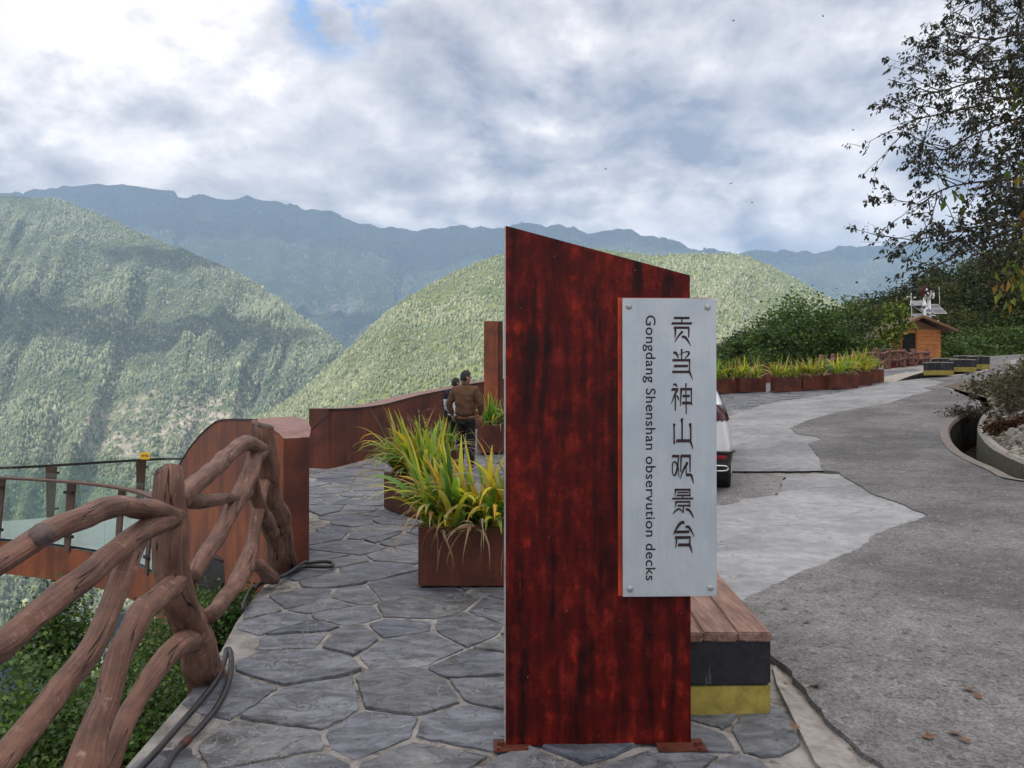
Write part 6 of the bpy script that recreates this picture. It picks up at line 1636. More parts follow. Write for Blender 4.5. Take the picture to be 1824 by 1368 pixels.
for i in range(len(fpts) - 1):
    a, c = fpts[i], fpts[i + 1]
    for f0, f1 in ((.78, .80), (.42, .5)):
        m_ = a.lerp(c, .5); m_.z += (f0 + .1 * frnd.uniform(-1, 1)) * tops[i]
        flog([a + Vector((0, -.05, f0 * tops[i])), m_ + Vector((0, -.05, frnd.uniform(-.12, .12))), c + Vector((0, -.05, f1 * tops[i + 1]))], [.07, .06, .07], i * 3 + f0, 'rail')
    L = (c - a).length; nbr = 3 if i < 3 else max(3, int(L * 2.2))
    for k in range(nbr):
        t0 = (k + frnd.random() * .6) / nbr; t1 = t0 + frnd.uniform(-.25, .25)
        s0, s1 = a.lerp(c, min(max(t0, .02), .98)), a.lerp(c, min(max(t1, .02), .98)); h0_, h1_ = frnd.uniform(.02, .25), frnd.uniform(.75, 1.0)
        hh = tops[i] * (1 - t0) + tops[i + 1] * t0
        flog([s0 + Vector((0, -.02, h0_ * hh)), s0.lerp(s1, .5) + Vector((frnd.uniform(-.15, .15), frnd.uniform(-.1, .02), .5 * hh)), s1 + Vector((0, -.02, h1_ * hh))], [.055, .05, .04], i * 17 + k, 'branch')
b = MB(); a, c = fpts[4] + Vector((0, .25, 0)), fpts[7] + Vector((0, .25, 0)); b.prism([a - Vector((0, 0, .2)), c - Vector((0, 0, .2)), c + Vector((0, 0, .32)), a + Vector((0, 0, .32))], (0, 0, 0), (0, .2, 0))
pw = thing('red_plinth_wall', 'low dark red wall under the rustic fence in front of the hut', 'wall', a); b.build('wall_face', M_BRICK, pw)

# ------------------------------------------------------------------ far yellow and black concrete blocks on the raised kerb
def fblock(pl, label, h, up):
    pts = [Vector((q.x, q.y, q.z + up)) for q in pl]
    zc = max(q.z for q in pts); pts = [Vector((q.x, q.y, zc)) for q in pts]
    t, rm, zt = bench_block('concrete_block', label, pts, h, 'yellow and black blocks along the far bend')
    rm(zt - .004, zt + .035, .01, M_RAWCONC, 'top_slab')
def quad(u0, v0, u1, v1, dep):
    a, c = G(u0, v0), G(u1, v1); t = (c - a).normalized(); nn_ = Vector((-t.y, t.x, 0)).normalized()
    if nn_.y < 0: nn_ = -nn_
    return [a, c, c + nn_ * dep, a + nn_ * dep]
def blk(u, v, rot, w, d_, up, h, label):
    c = G(u, v); M = Matrix.Rotation(R(rot), 3, 'Z')
    fblock([c + M @ Vector(q) for q in ((-w/2, -d_/2, 0), (w/2, -d_/2, 0), (w/2, d_/2, 0), (-w/2, d_/2, 0))], label, h, up)
blk(1672, 673.5, 24, .92, .55, .13, .42, 'nearest and largest of the far yellow and black concrete blocks')
blk(1715, 667.5, 26, .84, .55, .13, .42, 'middle block of the far yellow and black concrete blocks')
blk(1743, 662.5, 30, .62, .55, .13, .46, 'rightmost of the far yellow and black concrete blocks at the road bend')
blk(1683, 661, 20, .95, .5, .10, .40, 'grey topped black block behind the nearest yellow and black one')
blk(1722, 657, 24, 1.0, .5, .10, .42, 'grey topped black block behind the middle yellow and black one')

# ------------------------------------------------------------------ foliage helpers
def leaves(pos, size, rnd_, cols, droop=0.2, colvar=0.25, curl=0.15, dirs=None, aspect=0.42):
    """n folded leaves as two triangles pairs each"""
    n_ = len(pos); pos = np.asarray(pos)
    d_ = rnd_.normal(size=(n_, 3)) if dirs is None else np.asarray(dirs) + 0.45 * rnd_.normal(size=(n_, 3)); d_[:, 2] = d_[:, 2] * 0.6 - droop
    d_ /= np.linalg.norm(d_, axis=1)[:, None] + 1e-9
    u = rnd_.normal(size=(n_, 3)); u[:, 2] = u[:, 2] * .5 + 0.9
    s = np.cross(d_, u); s /= np.linalg.norm(s, axis=1)[:, None] + 1e-9
    nn_ = np.cross(s, d_)
    L = size * rnd_.uniform(0.6, 1.35, n_)[:, None]; w = L * aspect * rnd_.uniform(.75, 1.2, n_)[:, None]
    v = np.zeros((n_, 4, 3)); v[:, 0] = pos; v[:, 1] = pos + d_ * L * .5 - s * w + nn_ * L * curl; v[:, 2] = pos + d_ * L - nn_ * L * curl; v[:, 3] = pos + d_ * L * .5 + s * w + nn_ * L * curl
    b = (np.arange(n_) * 4)[:, None]; f = np.concatenate([b + np.array([[0, 1, 2]]), b + np.array([[0, 2, 3]])], 0)
    cols = np.asarray(cols); ci = rnd_.integers(0, len(cols), n_); c = cols[ci] * rnd_.uniform(1 - colvar, 1 + colvar, (n_, 1))
    return v.reshape(-1, 3), f, np.repeat(c[:, None], 4, 1).reshape(-1, 3)
def clumps(rnd_, n_c, shape, n_per, spread):
    """leaf positions gathered round clump centres inside an uneven crown"""
    cs = []
    while len(cs) < n_c:
        q = rnd_.normal(size=3); q /= np.linalg.norm(q); r = rnd_.random() ** .4
        w = noise.noise(Vector(q * 1.7) + Vector((shape[3], 0, 0)))
        q = q * r * (1 + .45 * w) * np.array(shape[:3]); cs.append(q)
    cs = np.array(cs); out_ = []
    for c in cs:
        k = int(n_per * rnd_.uniform(.5, 1.5)); out_.append(c + rnd_.normal(size=(k, 3)) * spread * rnd_.uniform(.6, 1.3) * np.array([1, 1, .7]))
    return cs, np.concatenate(out_)
def broadleaf(h, rad, seed, cols, n_c=60, n_per=60, leaf=.17, trunk_h=.35, spread=.28, tall=1.0):
    """crown and trunk meshes in local coordinates"""
    r_ = np.random.default_rng(seed); ch = h * (1 - trunk_h) / 2
    cs, ps = clumps(r_, n_c, (rad, rad, ch * tall, seed * 3.3), n_per, spread)
    zc = h * trunk_h + ch; cs[:, 2] += zc; ps[:, 2] += zc
    tone = 0.6 + 0.8 * r_.random(len(ps))
    v, f, c = leaves(ps, leaf, r_, cols)
    tb = MB(); rr = random.Random(seed)
    tp_ = [(0, 0, -.3), (rr.uniform(-.1, .1), rr.uniform(-.1, .1), h * .25), (rr.uniform(-.2, .2), rr.uniform(-.2, .2), h * .55), (rr.uniform(-.3, .3), rr.uniform(-.3, .3), h * .85)]
    tb.tube(spline(tp_, 5), [.035 * h * (1 - .9 * i / 15) * .6 + .012 for i in range(16)], 8)
    for k in range(0, len(cs), 4):
        c_ = Vector(cs[k]); z = max(h * .2, c_.z - 1.2 * math.hypot(c_.x, c_.y) * .5 - .3); s0 = Vector((c_.x * .1, c_.y * .1, min(z, h * .8))); m_ = s0.lerp(c_, .5) + Vector((0, 0, -.1))
        tb.tube(spline([s0, m_, c_], 4), [.02 + .012 * h * .35 * (1 - i / 8) for i in range(9)], 5)
    return (v, f, c), tb
def pine(h, seed, cols):
    r_ = np.random.default_rng(seed); rr = random.Random(seed); ps, ds = [], []; tb = MB()
    tb.tube([(0, 0, -.3), (0.05, 0, h * .5), (0, .05, h)], [.018 * h + .03, .012 * h + .02, .012], 7)
    z = h * .18
    while z < h * .98:
        L = (1 - z / h) ** .8 * h * .34 + .15; k = rr.randint(4, 6); a0 = rr.random() * 6.28
        for i in range(k):
            a = a0 + i * 6.28 / k + rr.uniform(-.2, .2); dd = Vector((math.cos(a), math.sin(a), .22)); l = L * rr.uniform(.75, 1.15)
            e = Vector((0, 0, z)) + dd * l; tb.tube([(0, 0, z), Vector((0, 0, z)) + dd * l * .5 - Vector((0, 0, .03 * l)), e], [.02, .014, .006], 4)
            for q in range(int(26 * l + 8)):
                t = rr.random() ** .7; p_ = Vector((0, 0, z)) + dd * l * t + Vector((rr.gauss(0, .08 * l), rr.gauss(0, .08 * l), rr.gauss(0, .04))); ps.append(p_); ds.append(dd * .6 + Vector((rr.gauss(0, .5), rr.gauss(0, .5), .35)))
        z += rr.uniform(.035, .06) * h
    v, f, c = leaves(ps, .24, r_, cols, droop=-.1, dirs=ds, aspect=.16)
    return (v, f, c), tb
def place_tree(name, label, cat, geo, loc, rot, s, group, mat=None, bark=None):
    (v, f, c), tb = geo
    t = thing(name, label, cat, loc, group); t.rotation_euler = (0, 0, rot); t.scale = (s, s, s)
    mk('crown', v, f, mat or M_TREELEAF, t, local=True, col=c); tb.build('trunk', bark or M_BARK, t, smooth=True, local=True); return t
def dup(src, loc, rot, s, label=None, group=None):
    c = copy_tree(src); c.location = loc; c.rotation_euler = (0, 0, rot); c.scale = s if hasattr(s, '__len__') else (s, s, s)
    if label: c['label'] = label
    if group: c['group'] = group
    return c
DARKG = [(0.023, 0.045, 0.016), (0.033, 0.06, 0.019), (0.017, 0.033, 0.014), (0.049, 0.076, 0.022)]
MIDG = [(0.06, 0.117, 0.033), (0.09, 0.15, 0.042), (0.042, 0.083, 0.027), (0.128, 0.188, 0.045)]
OLIVE = [(0.063, 0.084, 0.028), (0.091, 0.105, 0.034), (0.045, 0.063, 0.022), (0.126, 0.119, 0.036)]
YELG = [(0.17, 0.22, 0.03), (0.25, 0.27, 0.035), (0.11, 0.17, 0.03)]

# hill under the wood
hv, hf = [], []
nx, ny = 46, 40
def hz(x, y):
    d_ = max(0, y - (40 + 0.75 * max(0, x - 14)) ) if x > 14 else max(0, y - 36)
    base = -3.0 + 0.16 * (x - 8) + 0.10 * max(0, x - 22)
    if x > 26: base += 0.10 * (y - 55)
    return base + 0.7 * noise.noise(Vector((x * .08, y * .08, 3)))
for j in range(ny):
    for i in range(nx):
        x = -2 + 130 * (i / (nx - 1)) ** 1.3; y = 34.5 + 90 * (j / (ny - 1)) ** 1.4
        z = hz(x, y)
        # stay clear of the terrace, hut yard and road
        yard = gz(x, min(y, 62)) - 0.5
        if inside(x, y, terrace): z = min(z, yard - .4)
        hv.append((x, y, z))
for j in range(ny - 1):
    for i in range(nx - 1): hf.append((j*nx + i, j*nx + i + 1, (j+1)*nx + i + 1, (j+1)*nx + i))
structure(mk('wooded_hillside', hv, hf, M_SLOPE, smooth=True))
protos = [('broadleaf_tree', 'dark green broadleaf tree in the dense wood behind the far planters and hut', broadleaf(6.5, 1.9, 1, DARKG, 85, 300, .11, .22, .34)),
          ('broadleaf_tree', 'mid green broadleaf tree in the wood behind the far planters and hut', broadleaf(6.0, 2.0, 2, MIDG, 80, 300, .11, .25, .36)),
          ('broadleaf_tree', 'olive green leafy tree in the wood on the hill behind the hut', broadleaf(7.5, 2.2, 3, OLIVE, 95, 290, .115, .20, .38, 1.05)),
          ('pine_tree', 'dark pine tree standing in the wood behind the far planters', pine(7.5, 4, DARKG))]
PT = []
trnd = random.Random(3)
def wood_loc(u, vtop, Y):
    t = P(u, vtop, Y); return t
# (u, v of the top, distance, kind, height)
wood = []
for u, vt, Y, kd, hh in [(1262, 612, 40, 0, 6), (1284, 604, 41, 1, 6), (1300, 594, 44, 0, 6.5), (1318, 596, 40, 3, 6.5), (1335, 588, 45, 0, 6.5), (1352, 584, 42, 1, 6), (1372, 579, 46, 0, 7), (1392, 574, 43, 2, 6.5), (1408, 563, 47, 0, 7), (1428, 550, 40, 1, 7.5), (1448, 566, 44, 0, 6.5), (1462, 574, 40, 1, 6), (1478, 558, 48, 0, 7.5), (1494, 547, 45, 0, 8), (1512, 552, 50, 2, 7.5), (1530, 541, 52, 3, 9), (1548, 530, 54, 0, 9), (1566, 536, 50, 2, 8), (1582, 528, 55, 0, 9), (1600, 524, 53, 2, 9), (1618, 516, 57, 0, 9.5), (1640, 508, 58, 2, 10), (1662, 498, 60, 0, 10), (1682, 505, 56, 2, 9.5), (1702, 488, 62, 2, 11), (1722, 478, 60, 0, 11), (1742, 486, 64, 2, 11), (1764, 470, 62, 0, 11.5), (1786, 474, 60, 2, 11), (1808, 462, 63, 0, 12), (1830, 455, 60, 2, 12), (1855, 450, 62, 0, 12), (1890, 440, 62, 2, 12),
                             (1276, 640, 37, 1, 4.5), (1306, 632, 38, 1, 4.5), (1340, 628, 38, 0, 4.5), (1372, 622, 38, 1, 5), (1402, 615, 38, 0, 5), (1430, 612, 38, 1, 5), (1458, 612, 38.5, 0, 5), (1488, 600, 39, 1, 5.5), (1512, 596, 42, 0, 5.5), (1536, 592, 44, 1, 5.5), (1560, 584, 46, 0, 6), (1580, 575, 48, 1, 6.5),
                             (1700, 560, 58, 1, 7), (1722, 545, 60, 2, 8), (1748, 552, 58, 1, 7.5), (1770, 540, 60, 0, 8.5), (1796, 545, 58, 1, 8), (1820, 535, 60, 2, 8), (1850, 535, 58, 1, 8), (1712, 590, 56, 3, 6), (1690, 575, 57, 1, 6)]:
    wood.append((u, vt + ((34 if kd != 3 and int(u) % 7 else 6) if u < 1600 else 12), Y, kd, hh))
first = {}
for u, vt, Y, kd, hh in wood:
    t = P(u, vt, Y); nm, lab, geo = protos[kd]; h0_ = (6.5, 6.0, 7.5, 7.5)[kd]; s = hh / h0_ * trnd.uniform(.95, 1.1)
    loc = (t.x, t.y, t.z - hh * 1.0)
    grp = ('dark broadleaf trees of the wood', 'mid green trees of the wood', 'olive trees of the hill wood', 'pines of the wood')[kd]
    if kd not in first: first[kd] = place_tree(nm, lab, 'tree', geo, loc, trnd.uniform(0, 6.28), s, grp)
    else: dup(first[kd], loc, trnd.uniform(0, 6.28), (s * trnd.uniform(.95, 1.25), s * trnd.uniform(.95, 1.25), s))
# shrubs along the back of the road and the hut
shr_geo = broadleaf(2.4, 1.5, 7, MIDG, 65, 150, .115, .05, .28)
shr = None
for u, vt, Y, s in [(1684, 610, 50, 1.3), (1700, 600, 52, 1.5), (1720, 606, 53, 1.4), (1742, 598, 54, 1.6), (1765, 604, 54, 1.5), (1788, 596, 54, 1.7), (1812, 604, 54, 1.5), (1838, 598, 54, 1.7), (1680, 628, 49, .9), (1706, 626, 51, 1.0), (1734, 624, 52, 1.1), (1760, 626, 52, 1.0), (1786, 624, 52.5, 1.1), (1812, 626, 52.5, 1.0), (1866, 600, 54, 1.6)]:
    t = P(u, vt, Y); loc = (t.x, t.y, t.z - 2.3 * s)
    if shr is None: shr = place_tree('shrub', 'leafy green shrub in the thicket right of the hut', 'shrub', shr_geo, loc, 1.0, s, 'shrubs of the thicket right of the hut')
    else: dup(shr, loc, trnd.uniform(0, 6.28), (s * 1.15, s * 1.15, s))
# yellow-green creeper on the hut
r_ = np.random.default_rng(12)
cp = []
for (u, v, n_, sp) in [(1572, 600, 130, .30), (1585, 585, 150, .35), (1600, 573, 140, .35), (1594, 556, 110, .35), (1603, 550, 60, .25), (1615, 578, 70, .22), (1566, 612, 80, .28), (1590, 602, 90, .3), (1580, 618, 60, .3), (1562, 628, 40, .25)]:
    c = P(u, v, 42.7); cp.append(np.array(c) + r_.normal(size=(n_, 3)) * np.array([sp, .25, sp]))
v_, f_, c_ = leaves(np.concatenate(cp), .2, r_, YELG + [(0.06, .11, .025)])
base = P(1578, 646, 42.7); cr = thing('creeper', 'bright yellow green creeper climbing the left end of the hut roof', 'plant', base)
mk('foliage', v_, f_, M_TREELEAF, cr, col=c_)
b = MB(); b.tube(spline([base, P(1580, 610, 42.9), P(1592, 585, 42.9), P(1600, 560, 42.9)], 5), .03, 6); b.tube(spline([P(1580, 610, 42.9), P(1570, 600, 42.8), P(1566, 615, 42.8)], 5), .02, 5); b.build('stem', M_STEM, cr)

# ------------------------------------------------------------------ the tree overhanging the road on the right
ot = thing('overhanging_tree', 'tall sparse silhouetted tree leaning in over the road from the right edge', 'tree', (8.62, 11.6, 1.15))
r_ = np.random.default_rng(31); orn = random.Random(31)
LP, LD = [], []; ob = MB(); DP, DD = [], []
trunk = [(8.62, 11.6, .9), (8.50, 11.6, 2.2), (8.55, 11.55, 3.4), (8.75, 11.5, 5.0), (8.9, 11.4, 7.0), (9.0, 11.3, 9.0)]
trp = [Vector(q) for q in spline(trunk, 5)]
tb_ = MB(); tb_.tube(trp, [.17 - .10 * i / len(trp) for i in range(len(trp))], 12)
tv, tf, tpv = tube_geo(trp, [.17 - .10 * i / len(trp) for i in range(len(trp))], 14, True, .15, 3)
mk('trunk', tv, tf, M_PALEBARK, ot, smooth=True)
def twig(p0, d0, L, r, depth, leafy=1.0):
    n_ = max(3, int(L / .12)); p_ = Vector(p0); d_ = Vector(d0).normalized(); pts = [p_.copy()]
    for k in range(n_):
        d_ = (d_ + Vector((orn.gauss(0, .10), orn.gauss(0, .10), orn.gauss(0, .10) - .025))).normalized(); p_ = p_ + d_ * (L / n_); pts.append(p_.copy())
        s = (k + 1) / n_
        if depth > 0 and s > .2 and orn.random() < .55:
            a = Vector((orn.gauss(0, 1), orn.gauss(0, 1), orn.gauss(0, .8))); a = (a - d_ * a.dot(d_)).normalized(); twig(p_, d_ * .75 + a * .65 + Vector((-.12, -.04, 0)), L * orn.uniform(.28, .5) * (1.1 - .5 * s), r * .5, depth - 1, leafy)
        if depth <= 1 and s > .25:
            for q in range(2 if depth == 0 else 1):
                if orn.random() < leafy * .40: LP.append(p_ + Vector((orn.gauss(0, .02), orn.gauss(0, .02), orn.gauss(0, .02)))); LD.append(d_ * .7 + Vector((orn.gauss(0, .5), orn.gauss(0, .5), -.35)))
    ob.tube(pts, [r * (1 - .8 * k / n_) + .0012 for k in range(n_ + 1)], 5 if r > .006 else 3, cap=False)
def limb(px, r0, leafy=1.0, depth=2):
    d_ = spline(px, 5); pts = [P(u + 46, v, Y) for u, v, Y in d_]
    ob.tube(pts, [r0 * (1 - .85 * i / len(pts)) + .003 for i in range(len(pts))], 6, cap=False)
    L = sum((b_ - a).length for a, b_ in zip(pts, pts[1:])); st = 0.0
    for i in range(2, len(pts) - 1):
        d0 = (pts[i + 1] - pts[i]).normalized(); s = i / len(pts)
        for k in range(1):
            a = Vector((orn.gauss(0, 1), orn.gauss(0, 1), orn.gauss(0, .9))); a = (a - d0 * a.dot(d0)).normalized()
            twig(pts[i].lerp(pts[i + 1], orn.random()), d0 * .8 + a * .6, L * orn.uniform(.16, .30) * (1.15 - .6 * s), r0 * .28, depth - 1, leafy)
    twig(pts[-1], pts[-1] - pts[-2], .35, r0 * .2, 1, leafy)
for px in [[(1990, -60, 11.2), (1880, -40, 11), (1760, -20, 10.8), (1700, 0, 10.6), (1672, 8, 10.5)],
           [(1990, 100, 11.2), (1870, 60, 11), (1780, 60, 10.7), (1710, 70, 10.4), (1655, 55, 10.2)],
           [(1990, 170, 11.2), (1880, 120, 11), (1790, 100, 10.5), (1700, 110, 10.2), (1640, 82, 10.0)],
           [(2000, 260, 11.3), (1880, 160, 10.8), (1800, 140, 10.4), (1710, 140, 10.0), (1640, 160, 9.8), (1600, 168, 9.6)],
           [(2000, 300, 11.3), (1890, 200, 11), (1790, 170, 10.4), (1690, 190, 10), (1620, 205, 9.8), (1580, 214, 9.7)],
           [(2000, 330, 11.3), (1880, 250, 11), (1790, 210, 10.6), (1700, 235, 10.2), (1650, 262, 10), (1630, 268, 9.9)],
           [(2010, 420, 11.4), (1890, 330, 11), (1800, 320, 10.6), (1720, 322, 10.2), (1640, 335, 9.9), (1590, 368, 9.7)],
           [(2010, 450, 11.4), (1890, 400, 11), (1800, 390, 10.6), (1720, 400, 10.2), (1640, 415, 9.9), (1582, 430, 9.7)],
           [(2010, 480, 11.4), (1890, 420, 11), (1800, 400, 10.7), (1730, 420, 10.3), (1660, 455, 10), (1592, 486, 9.8)],
           [(1990, 40, 12), (1880, 0, 12), (1800, 10, 11.6), (1740, 40, 11.4)], [(1990, 200, 12), (1880, 110, 12), (1810, 60, 11.6), (1760, 20, 11.4)], [(2000, 240, 12), (1890, 230, 12), (1800, 250, 11.6), (1720, 280, 11.4)], [(2000, 380, 12.2), (1890, 300, 12), (1810, 280, 11.6), (1740, 300, 11.4)], [(2000, 460, 12.2), (1890, 380, 12), (1820, 360, 11.6), (1750, 370, 11.4)]]:
    limb(px, .024, 1.05)
# inner dense part of the crown, with some yellow and rust leaves
for px in [[(2000, 100, 11.8), (1900, 80, 11.8), (1840, 90, 11.5), (1800, 120, 11.2)], [(2000, 220, 11.8), (1900, 190, 11.8), (1840, 210, 11.5), (1790, 250, 11.2)], [(2000, 330, 11.8), (1900, 310, 11.8), (1840, 330, 11.5), (1800, 350, 11.2)], [(2000, 420, 11.8), (1900, 400, 11.8), (1845, 430, 11.5), (1800, 460, 11.3)], [(2000, 20, 11.8), (1900, 0, 11.8), (1850, 10, 11.5), (1820, 30, 11.2)]]:
    limb(px, .022, 1.6); limb([(u + 14, v + 22, Y + .2) for u, v, Y in px], .016, 1.6)
ob.build('branches', M_STEM, ot)
LK = [3 if orn.random() < .45 else 7 for _ in LP]; LP, LD = [q + Vector((orn.gauss(0, .022), orn.gauss(0, .022), orn.gauss(0, .022) - .012)) for q, k in zip(LP, LK) for _ in range(k)], [q + Vector((0, 0, -.3)) for q, k in zip(LD, LK) for _ in range(k)]
LPa, LDa = np.array([tuple(q) for q in LP]), np.array([tuple(q) for q in LD])
v_, f_, c_ = leaves(LPa, .058, r_, [(0.020, 0.026, 0.012), (0.028, 0.034, 0.015), (0.016, 0.019, 0.011), (0.035, 0.030, 0.015)], droop=.35, dirs=LDa, aspect=.27)  # backlit shade is put into these dark leaf colours
mk('crown', v_, f_, mat_leaf('backlit_leaf', trans=.12), ot, col=c_)
# the fuller leafage deep in the crown: olive and rust clumps at the right edge
cp = []
for u, v, n_, sp in [(1830, 260, 260, .36), (1812, 330, 260, .36), (1832, 390, 300, .36), (1815, 420, 220, .3), (1840, 190, 240, .36), (1832, 470, 200, .3), (1840, 60, 200, .38), (1826, 130, 180, .34)]:
    c = P(u, v, 11.9); cp.append(np.array(c) + r_.normal(size=(n_, 3)) * np.array([sp, .5, sp]))
v_, f_, c_ = leaves(np.concatenate(cp), .12, r_, [(0.040, 0.042, 0.016), (0.055, 0.050, 0.018), (0.028, 0.028, 0.013), (0.10, 0.055, 0.02)], droop=.5, aspect=.25)
mk('inner_crown', v_, f_, M_TREELEAF, ot, col=c_)
cp, dd_ = [], []
for u, v, n_ in [(1815, 165, 22), (1822, 440, 20), (1805, 470, 12), (1818, 490, 26), (1792, 520, 7), (1812, 310, 14), (1822, 400, 14), (1690, 362, 8)]:
    c = P(u, v, 10.4); cp.append(np.array(c) + r_.normal(size=(n_, 3)) * np.array([.10, .1, .10])); dd_ += [(0, -.2, -1.2)] * n_
v_, f_, c_ = leaves(np.concatenate(cp), .15, r_, YELG + [(.32, .17, .04)], droop=.8, dirs=np.array(dd_), aspect=.22)
yl = mk('yellow_leaves', v_, f_, M_TREELEAF, ot, col=c_); yl['label'] = 'drooping yellow green leaves'
# leafy dark tree behind it, on the bank
bt_ = place_tree('broadleaf_tree', 'dark bushy tree on the bank behind the overhanging tree at the right edge', 'tree', broadleaf(6.0, 1.7, 17, OLIVE, 110, 110, .16, .30, .32), (14.9, 18.4, 1.5), 0, 0.95, None)

# ------------------------------------------------------------------ bank: rubble, dry bush, grass tufts
rub = MB(); rr = random.Random(2)
for k in range(1000):
    i = rr.randint(5, len(out_l) - 3); dd = rr.uniform(.12, 1.5); q = out_l[i] + nrm[i] * dd
    hh = bank_z(q.x, q.y)
    s = rr.uniform(.025, .085) * (1.5 if rr.random() < .1 else 1); pts = []
    M = Matrix.Rotation(rr.uniform(0, 6.28), 3, Vector((rr.gauss(0, 1), rr.gauss(0, 1), rr.gauss(0, 1))).normalized())
    bm = bmesh.new(); bmesh.ops.create_icosphere(bm, subdivisions=1, radius=1); bm.verts.index_update()
    vs = [Vector((q.x, q.y, hh + s * .2)) + M @ Vector((v.co.x * s * 1.3, v.co.y * s, v.co.z * s * .55)) * (1 + .3 * noise.noise(v.co * 2 + Vector((k, 0, 0)))) for v in bm.verts]
    rub.add(vs, [[v.index for v in f.verts] for f in bm.faces]); bm.free()
o_ = rub.build('rubble', M_ROCK); o_['kind'] = 'stuff'
def bush(name, label, loc, rx, rz, n_c, n_per, leaf, cols, seed, mat=None, spread=.12, aspect=.42):
    r2 = np.random.default_rng(seed); cs, ps = clumps(r2, n_c, (rx, rx, rz, seed), n_per, spread); cs[:, 2] += rz * .9; ps[:, 2] += rz * .9
    ps = ps[ps[:, 2] > -.1]
    t = thing(name, label, 'shrub', loc); v, f, c = leaves(ps, leaf, r2, cols, aspect=aspect); mk('foliage', v, f, mat or M_LEAF, t, local=True, col=c)
    tb = MB()
    for c_ in cs[::2]:
        c_ = Vector(c_); m_ = Vector((c_.x * .35, c_.y * .35, c_.z * .5)); tb.tube(spline([Vector((c_.x * .06, c_.y * .06, -.15)), m_, c_], 3), [.012, .010, .009, .007, .006, .005, .003], 5)
    tb.build('stem', M_STEM, t, smooth=True, local=True); return t
DRYC = [(0.088, 0.072, 0.058), (0.128, 0.104, 0.08), (0.056, 0.048, 0.042), (0.072, 0.08, 0.048)]
q = P(1808, 735, 14.2); bush('dry_bush', 'greyish half dry bush on the bank at the right edge of the road', (q.x + .3, q.y, q.z - .15), .95, .62, 75, 34, .065, DRYC, 41, spread=.12)
q = P(1830, 690, 16.0); bush('shrub', 'low green bush behind the dry bush on the bank', (q.x, q.y, q.z - .4), .9, .5, 50, 40, .08, OLIVE, 42)
q = P(1800, 770, 12.6); bush('grass_tuft', 'rusty brown dry grass tuft above the white rubble on the bank', (q.x + .1, q.y, q.z - .12), .42, .20, 46, 30, .11, [(0.10, 0.045, 0.03), (0.15, 0.075, 0.045), (0.07, 0.035, 0.025)], 43, M_DRY, .07, .06)
q = P(1818, 800, 12.0); bush('shrub', 'small bright green weed patch beside the white rubble', (q.x + .1, q.y, q.z - .1), .22, .12, 16, 20, .05, MIDG, 44, None, .05)
q = G(1722, 745); bush('grass_tuft', 'thin dark dry weeds leaning over the drain kerb', (q.x, q.y, q.z + .05), .45, .10, 36, 24, .07, DRYC, 45, M_DRY, .06, .12)
q = P(1820, 655, 33); bush('shrub', 'low green verge bush at the far bend of the road', (q.x + .6, q.y, q.z - .2), 1.4, .4, 40, 40, .14, MIDG, 46)

# ------------------------------------------------------------------ shrubs below the railing on the left
NEARG = [(0.054, 0.109, 0.029), (0.081, 0.154, 0.04), (0.036, 0.073, 0.025), (0.136, 0.226, 0.054), (0.069, 0.1, 0.036)]
for (u, v, Y, rx, rz, nc, npr, lf, lab, sd, dz) in [
    (95, 1065, 7.6, .38, .58, 50, 26, .075, 'pointed dark shrub rising above the others below the glass walkway', 51, -.92),
    (100, 1180, 5.6, 1.05, .70, 120, 42, .070, 'dark green shrub below the log railing at the left edge', 52, -1.6),
    (215, 1165, 6.4, .85, .55, 90, 40, .070, 'dark leafy shrub behind the crossed rails of the log railing', 53, -1.5),
    (300, 1190, 5.4, .70, .50, 80, 40, .060, 'shrub with small pale leaves beside the nearer railing post', 54, -1.0),
    (40, 1290, 3.9, .75, .50, 95, 40, .062, 'bright green shrub at the lower left corner below the railing', 55, -.72),
    (170, 1330, 3.7, .60, .40, 95, 40, .055, 'low bright green shrub at the foot of the slope beside the path edge', 56, -.58),
    (255, 1265, 4.3, .55, .40, 90, 38, .050, 'fine leaved green shrub growing against the path edge', 57, -.55),
    (405, 1100, 6.2, .35, .32, 46, 34, .055, 'small green shrub seen through the far bay of the railing', 58, -.35),
    (340, 1130, 7.0, .60, .35, 60, 34, .060, 'pale leaved shrub under the dark girder end', 59, -.40)]:
    q = P(u, v, Y); bush('shrub', lab, (q.x, q.y, q.z + dz), rx, rz, int(nc * 1.3), int(npr * 3.0), lf * .55, NEARG if sd not in (54, 59) else NEARG + [(0.15, 0.17, 0.07)], sd, None, .14 if rx > .6 else .10)
# grassy cover on the slope itself
r_ = np.random.default_rng(77); n_ = 30000
xs = r_.uniform(-6.5, -1.45, n_); ys = r_.uniform(1.6, 12, n_)
ok = xs < np.interp(ys, [0, 2.8, 4, 5.1, 6.3, 9, 12], [-1.35, -1.48, -1.62, -1.8, -2.0, -3.1, -4.7])
xs, ys = xs[ok], ys[ok]; dist = np.interp(ys, [0, 2.8, 4, 5.1, 6.3, 9, 12], [-1.3, -1.43, -1.57, -1.75, -1.95, -3.0, -4.6]) - xs
zs = np.interp(dist, [0, .02, .5, 1.5, 4, 10], [-.3, -.5, -1.4, -3.0, -6.5, -13]) + r_.uniform(0, .16, len(xs))
v_, f_, c_ = leaves(np.stack([xs, ys, zs], 1), .10, r_, NEARG, droop=-.5, aspect=.18)
o_ = mk('ground_cover', v_, f_, M_LEAF, col=c_); o_['kind'] = 'stuff'

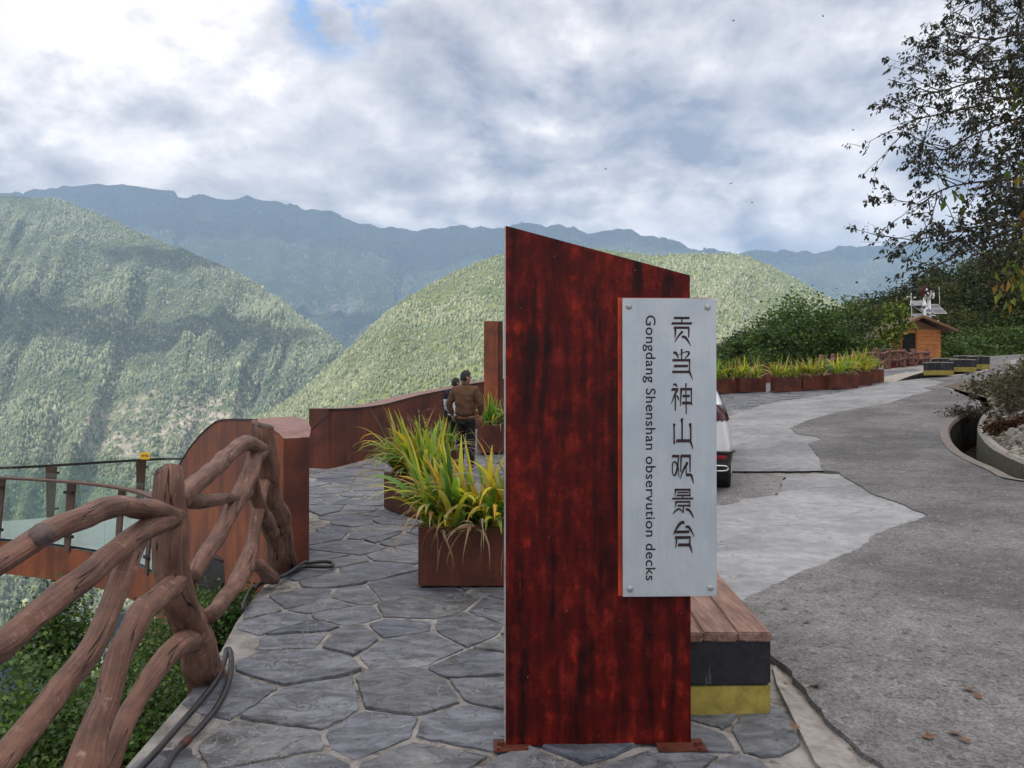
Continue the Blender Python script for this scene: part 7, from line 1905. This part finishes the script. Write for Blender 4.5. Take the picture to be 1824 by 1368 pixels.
# ------------------------------------------------------------------ fallen leaves on the road, and birds
fl_ = None; lr = random.Random(6)
for u, v, s in [(1437, 1123, .055), (1452, 1238, .06), (1330, 1090, .035), (1400, 1097, .045), (1421, 1160, .035), (1284, 975, .05), (1294, 986, .05), (1612, 1141, .045), (1725, 1245, .06), (1742, 1257, .05), (1655, 1328, .06), (1700, 1322, .06), (1399, 1236, .04), (1720, 1335, .05), (1415, 1310, .06), (1305, 1000, .03)]:
    q = G(u, v); z = road_z(q.x, q.y) + .012
    if fl_ is None:
        bm = bmesh.new(); vs = []; out2 = [(0, 0), (.25, .22), (.5, .42), (.62, .25), (1.0, .05), (.66, -.22), (.5, -.40), (.22, -.25)]
        vs = [(x - .5, y, .22 * noise.noise(Vector((x * 3, y * 3, 1))) + .12 * abs(y)) for x, y in out2] + [(0, 0, -.02)]
        fl_ = mk('fallen_leaf', vs, [(i, (i + 1) % 8, 8) for i in range(8)], M_DEADLEAF, local=True)
        tag(fl_, 'curled dry brown leaf lying on the grey road or concrete', 'leaf', 'fallen leaves on the road'); o_ = fl_; bm.free()
    else: o_ = fl_.copy(); COL.objects.link(o_)
    o_.location = (q.x, q.y, z); o_.scale = (s, s, s); o_.rotation_euler = (lr.uniform(-.3, .3), lr.uniform(-.3, .3), lr.uniform(0, 6.28))
bd = None
for u, v in [(1340, 361), (1302, 327), (1079, 301), (1520, 232), (1307, 37), (1466, 29)]:
    q = P(u, v, 45)
    if bd is None:
        b = MB(); b.tube([(-.10, 0, 0), (-.03, 0, 0), (.05, 0, .01), (.12, 0, .02)], [.006, .03, .032, .008], 7)
        b.add([(.05, .02, .02), (-.04, .02, .02), (-.03, .17, .07), (.03, .17, .07)], [(0, 1, 2, 3)]); b.add([(.05, -.02, .02), (-.04, -.02, .02), (-.03, -.17, .07), (.03, -.17, .07)], [(3, 2, 1, 0)])
        bd = b.build('bird', M_BIRD, local=True); tag(bd, 'tiny dark bird flying against the grey clouds', 'bird', 'birds in the sky'); o_ = bd
    else: o_ = bd.copy(); COL.objects.link(o_)
    o_.location = q; o_.scale = (.6, .6, .6); o_.rotation_euler = (lr.uniform(-.4, .4), lr.uniform(-.4, .4), lr.uniform(0, 6.28))
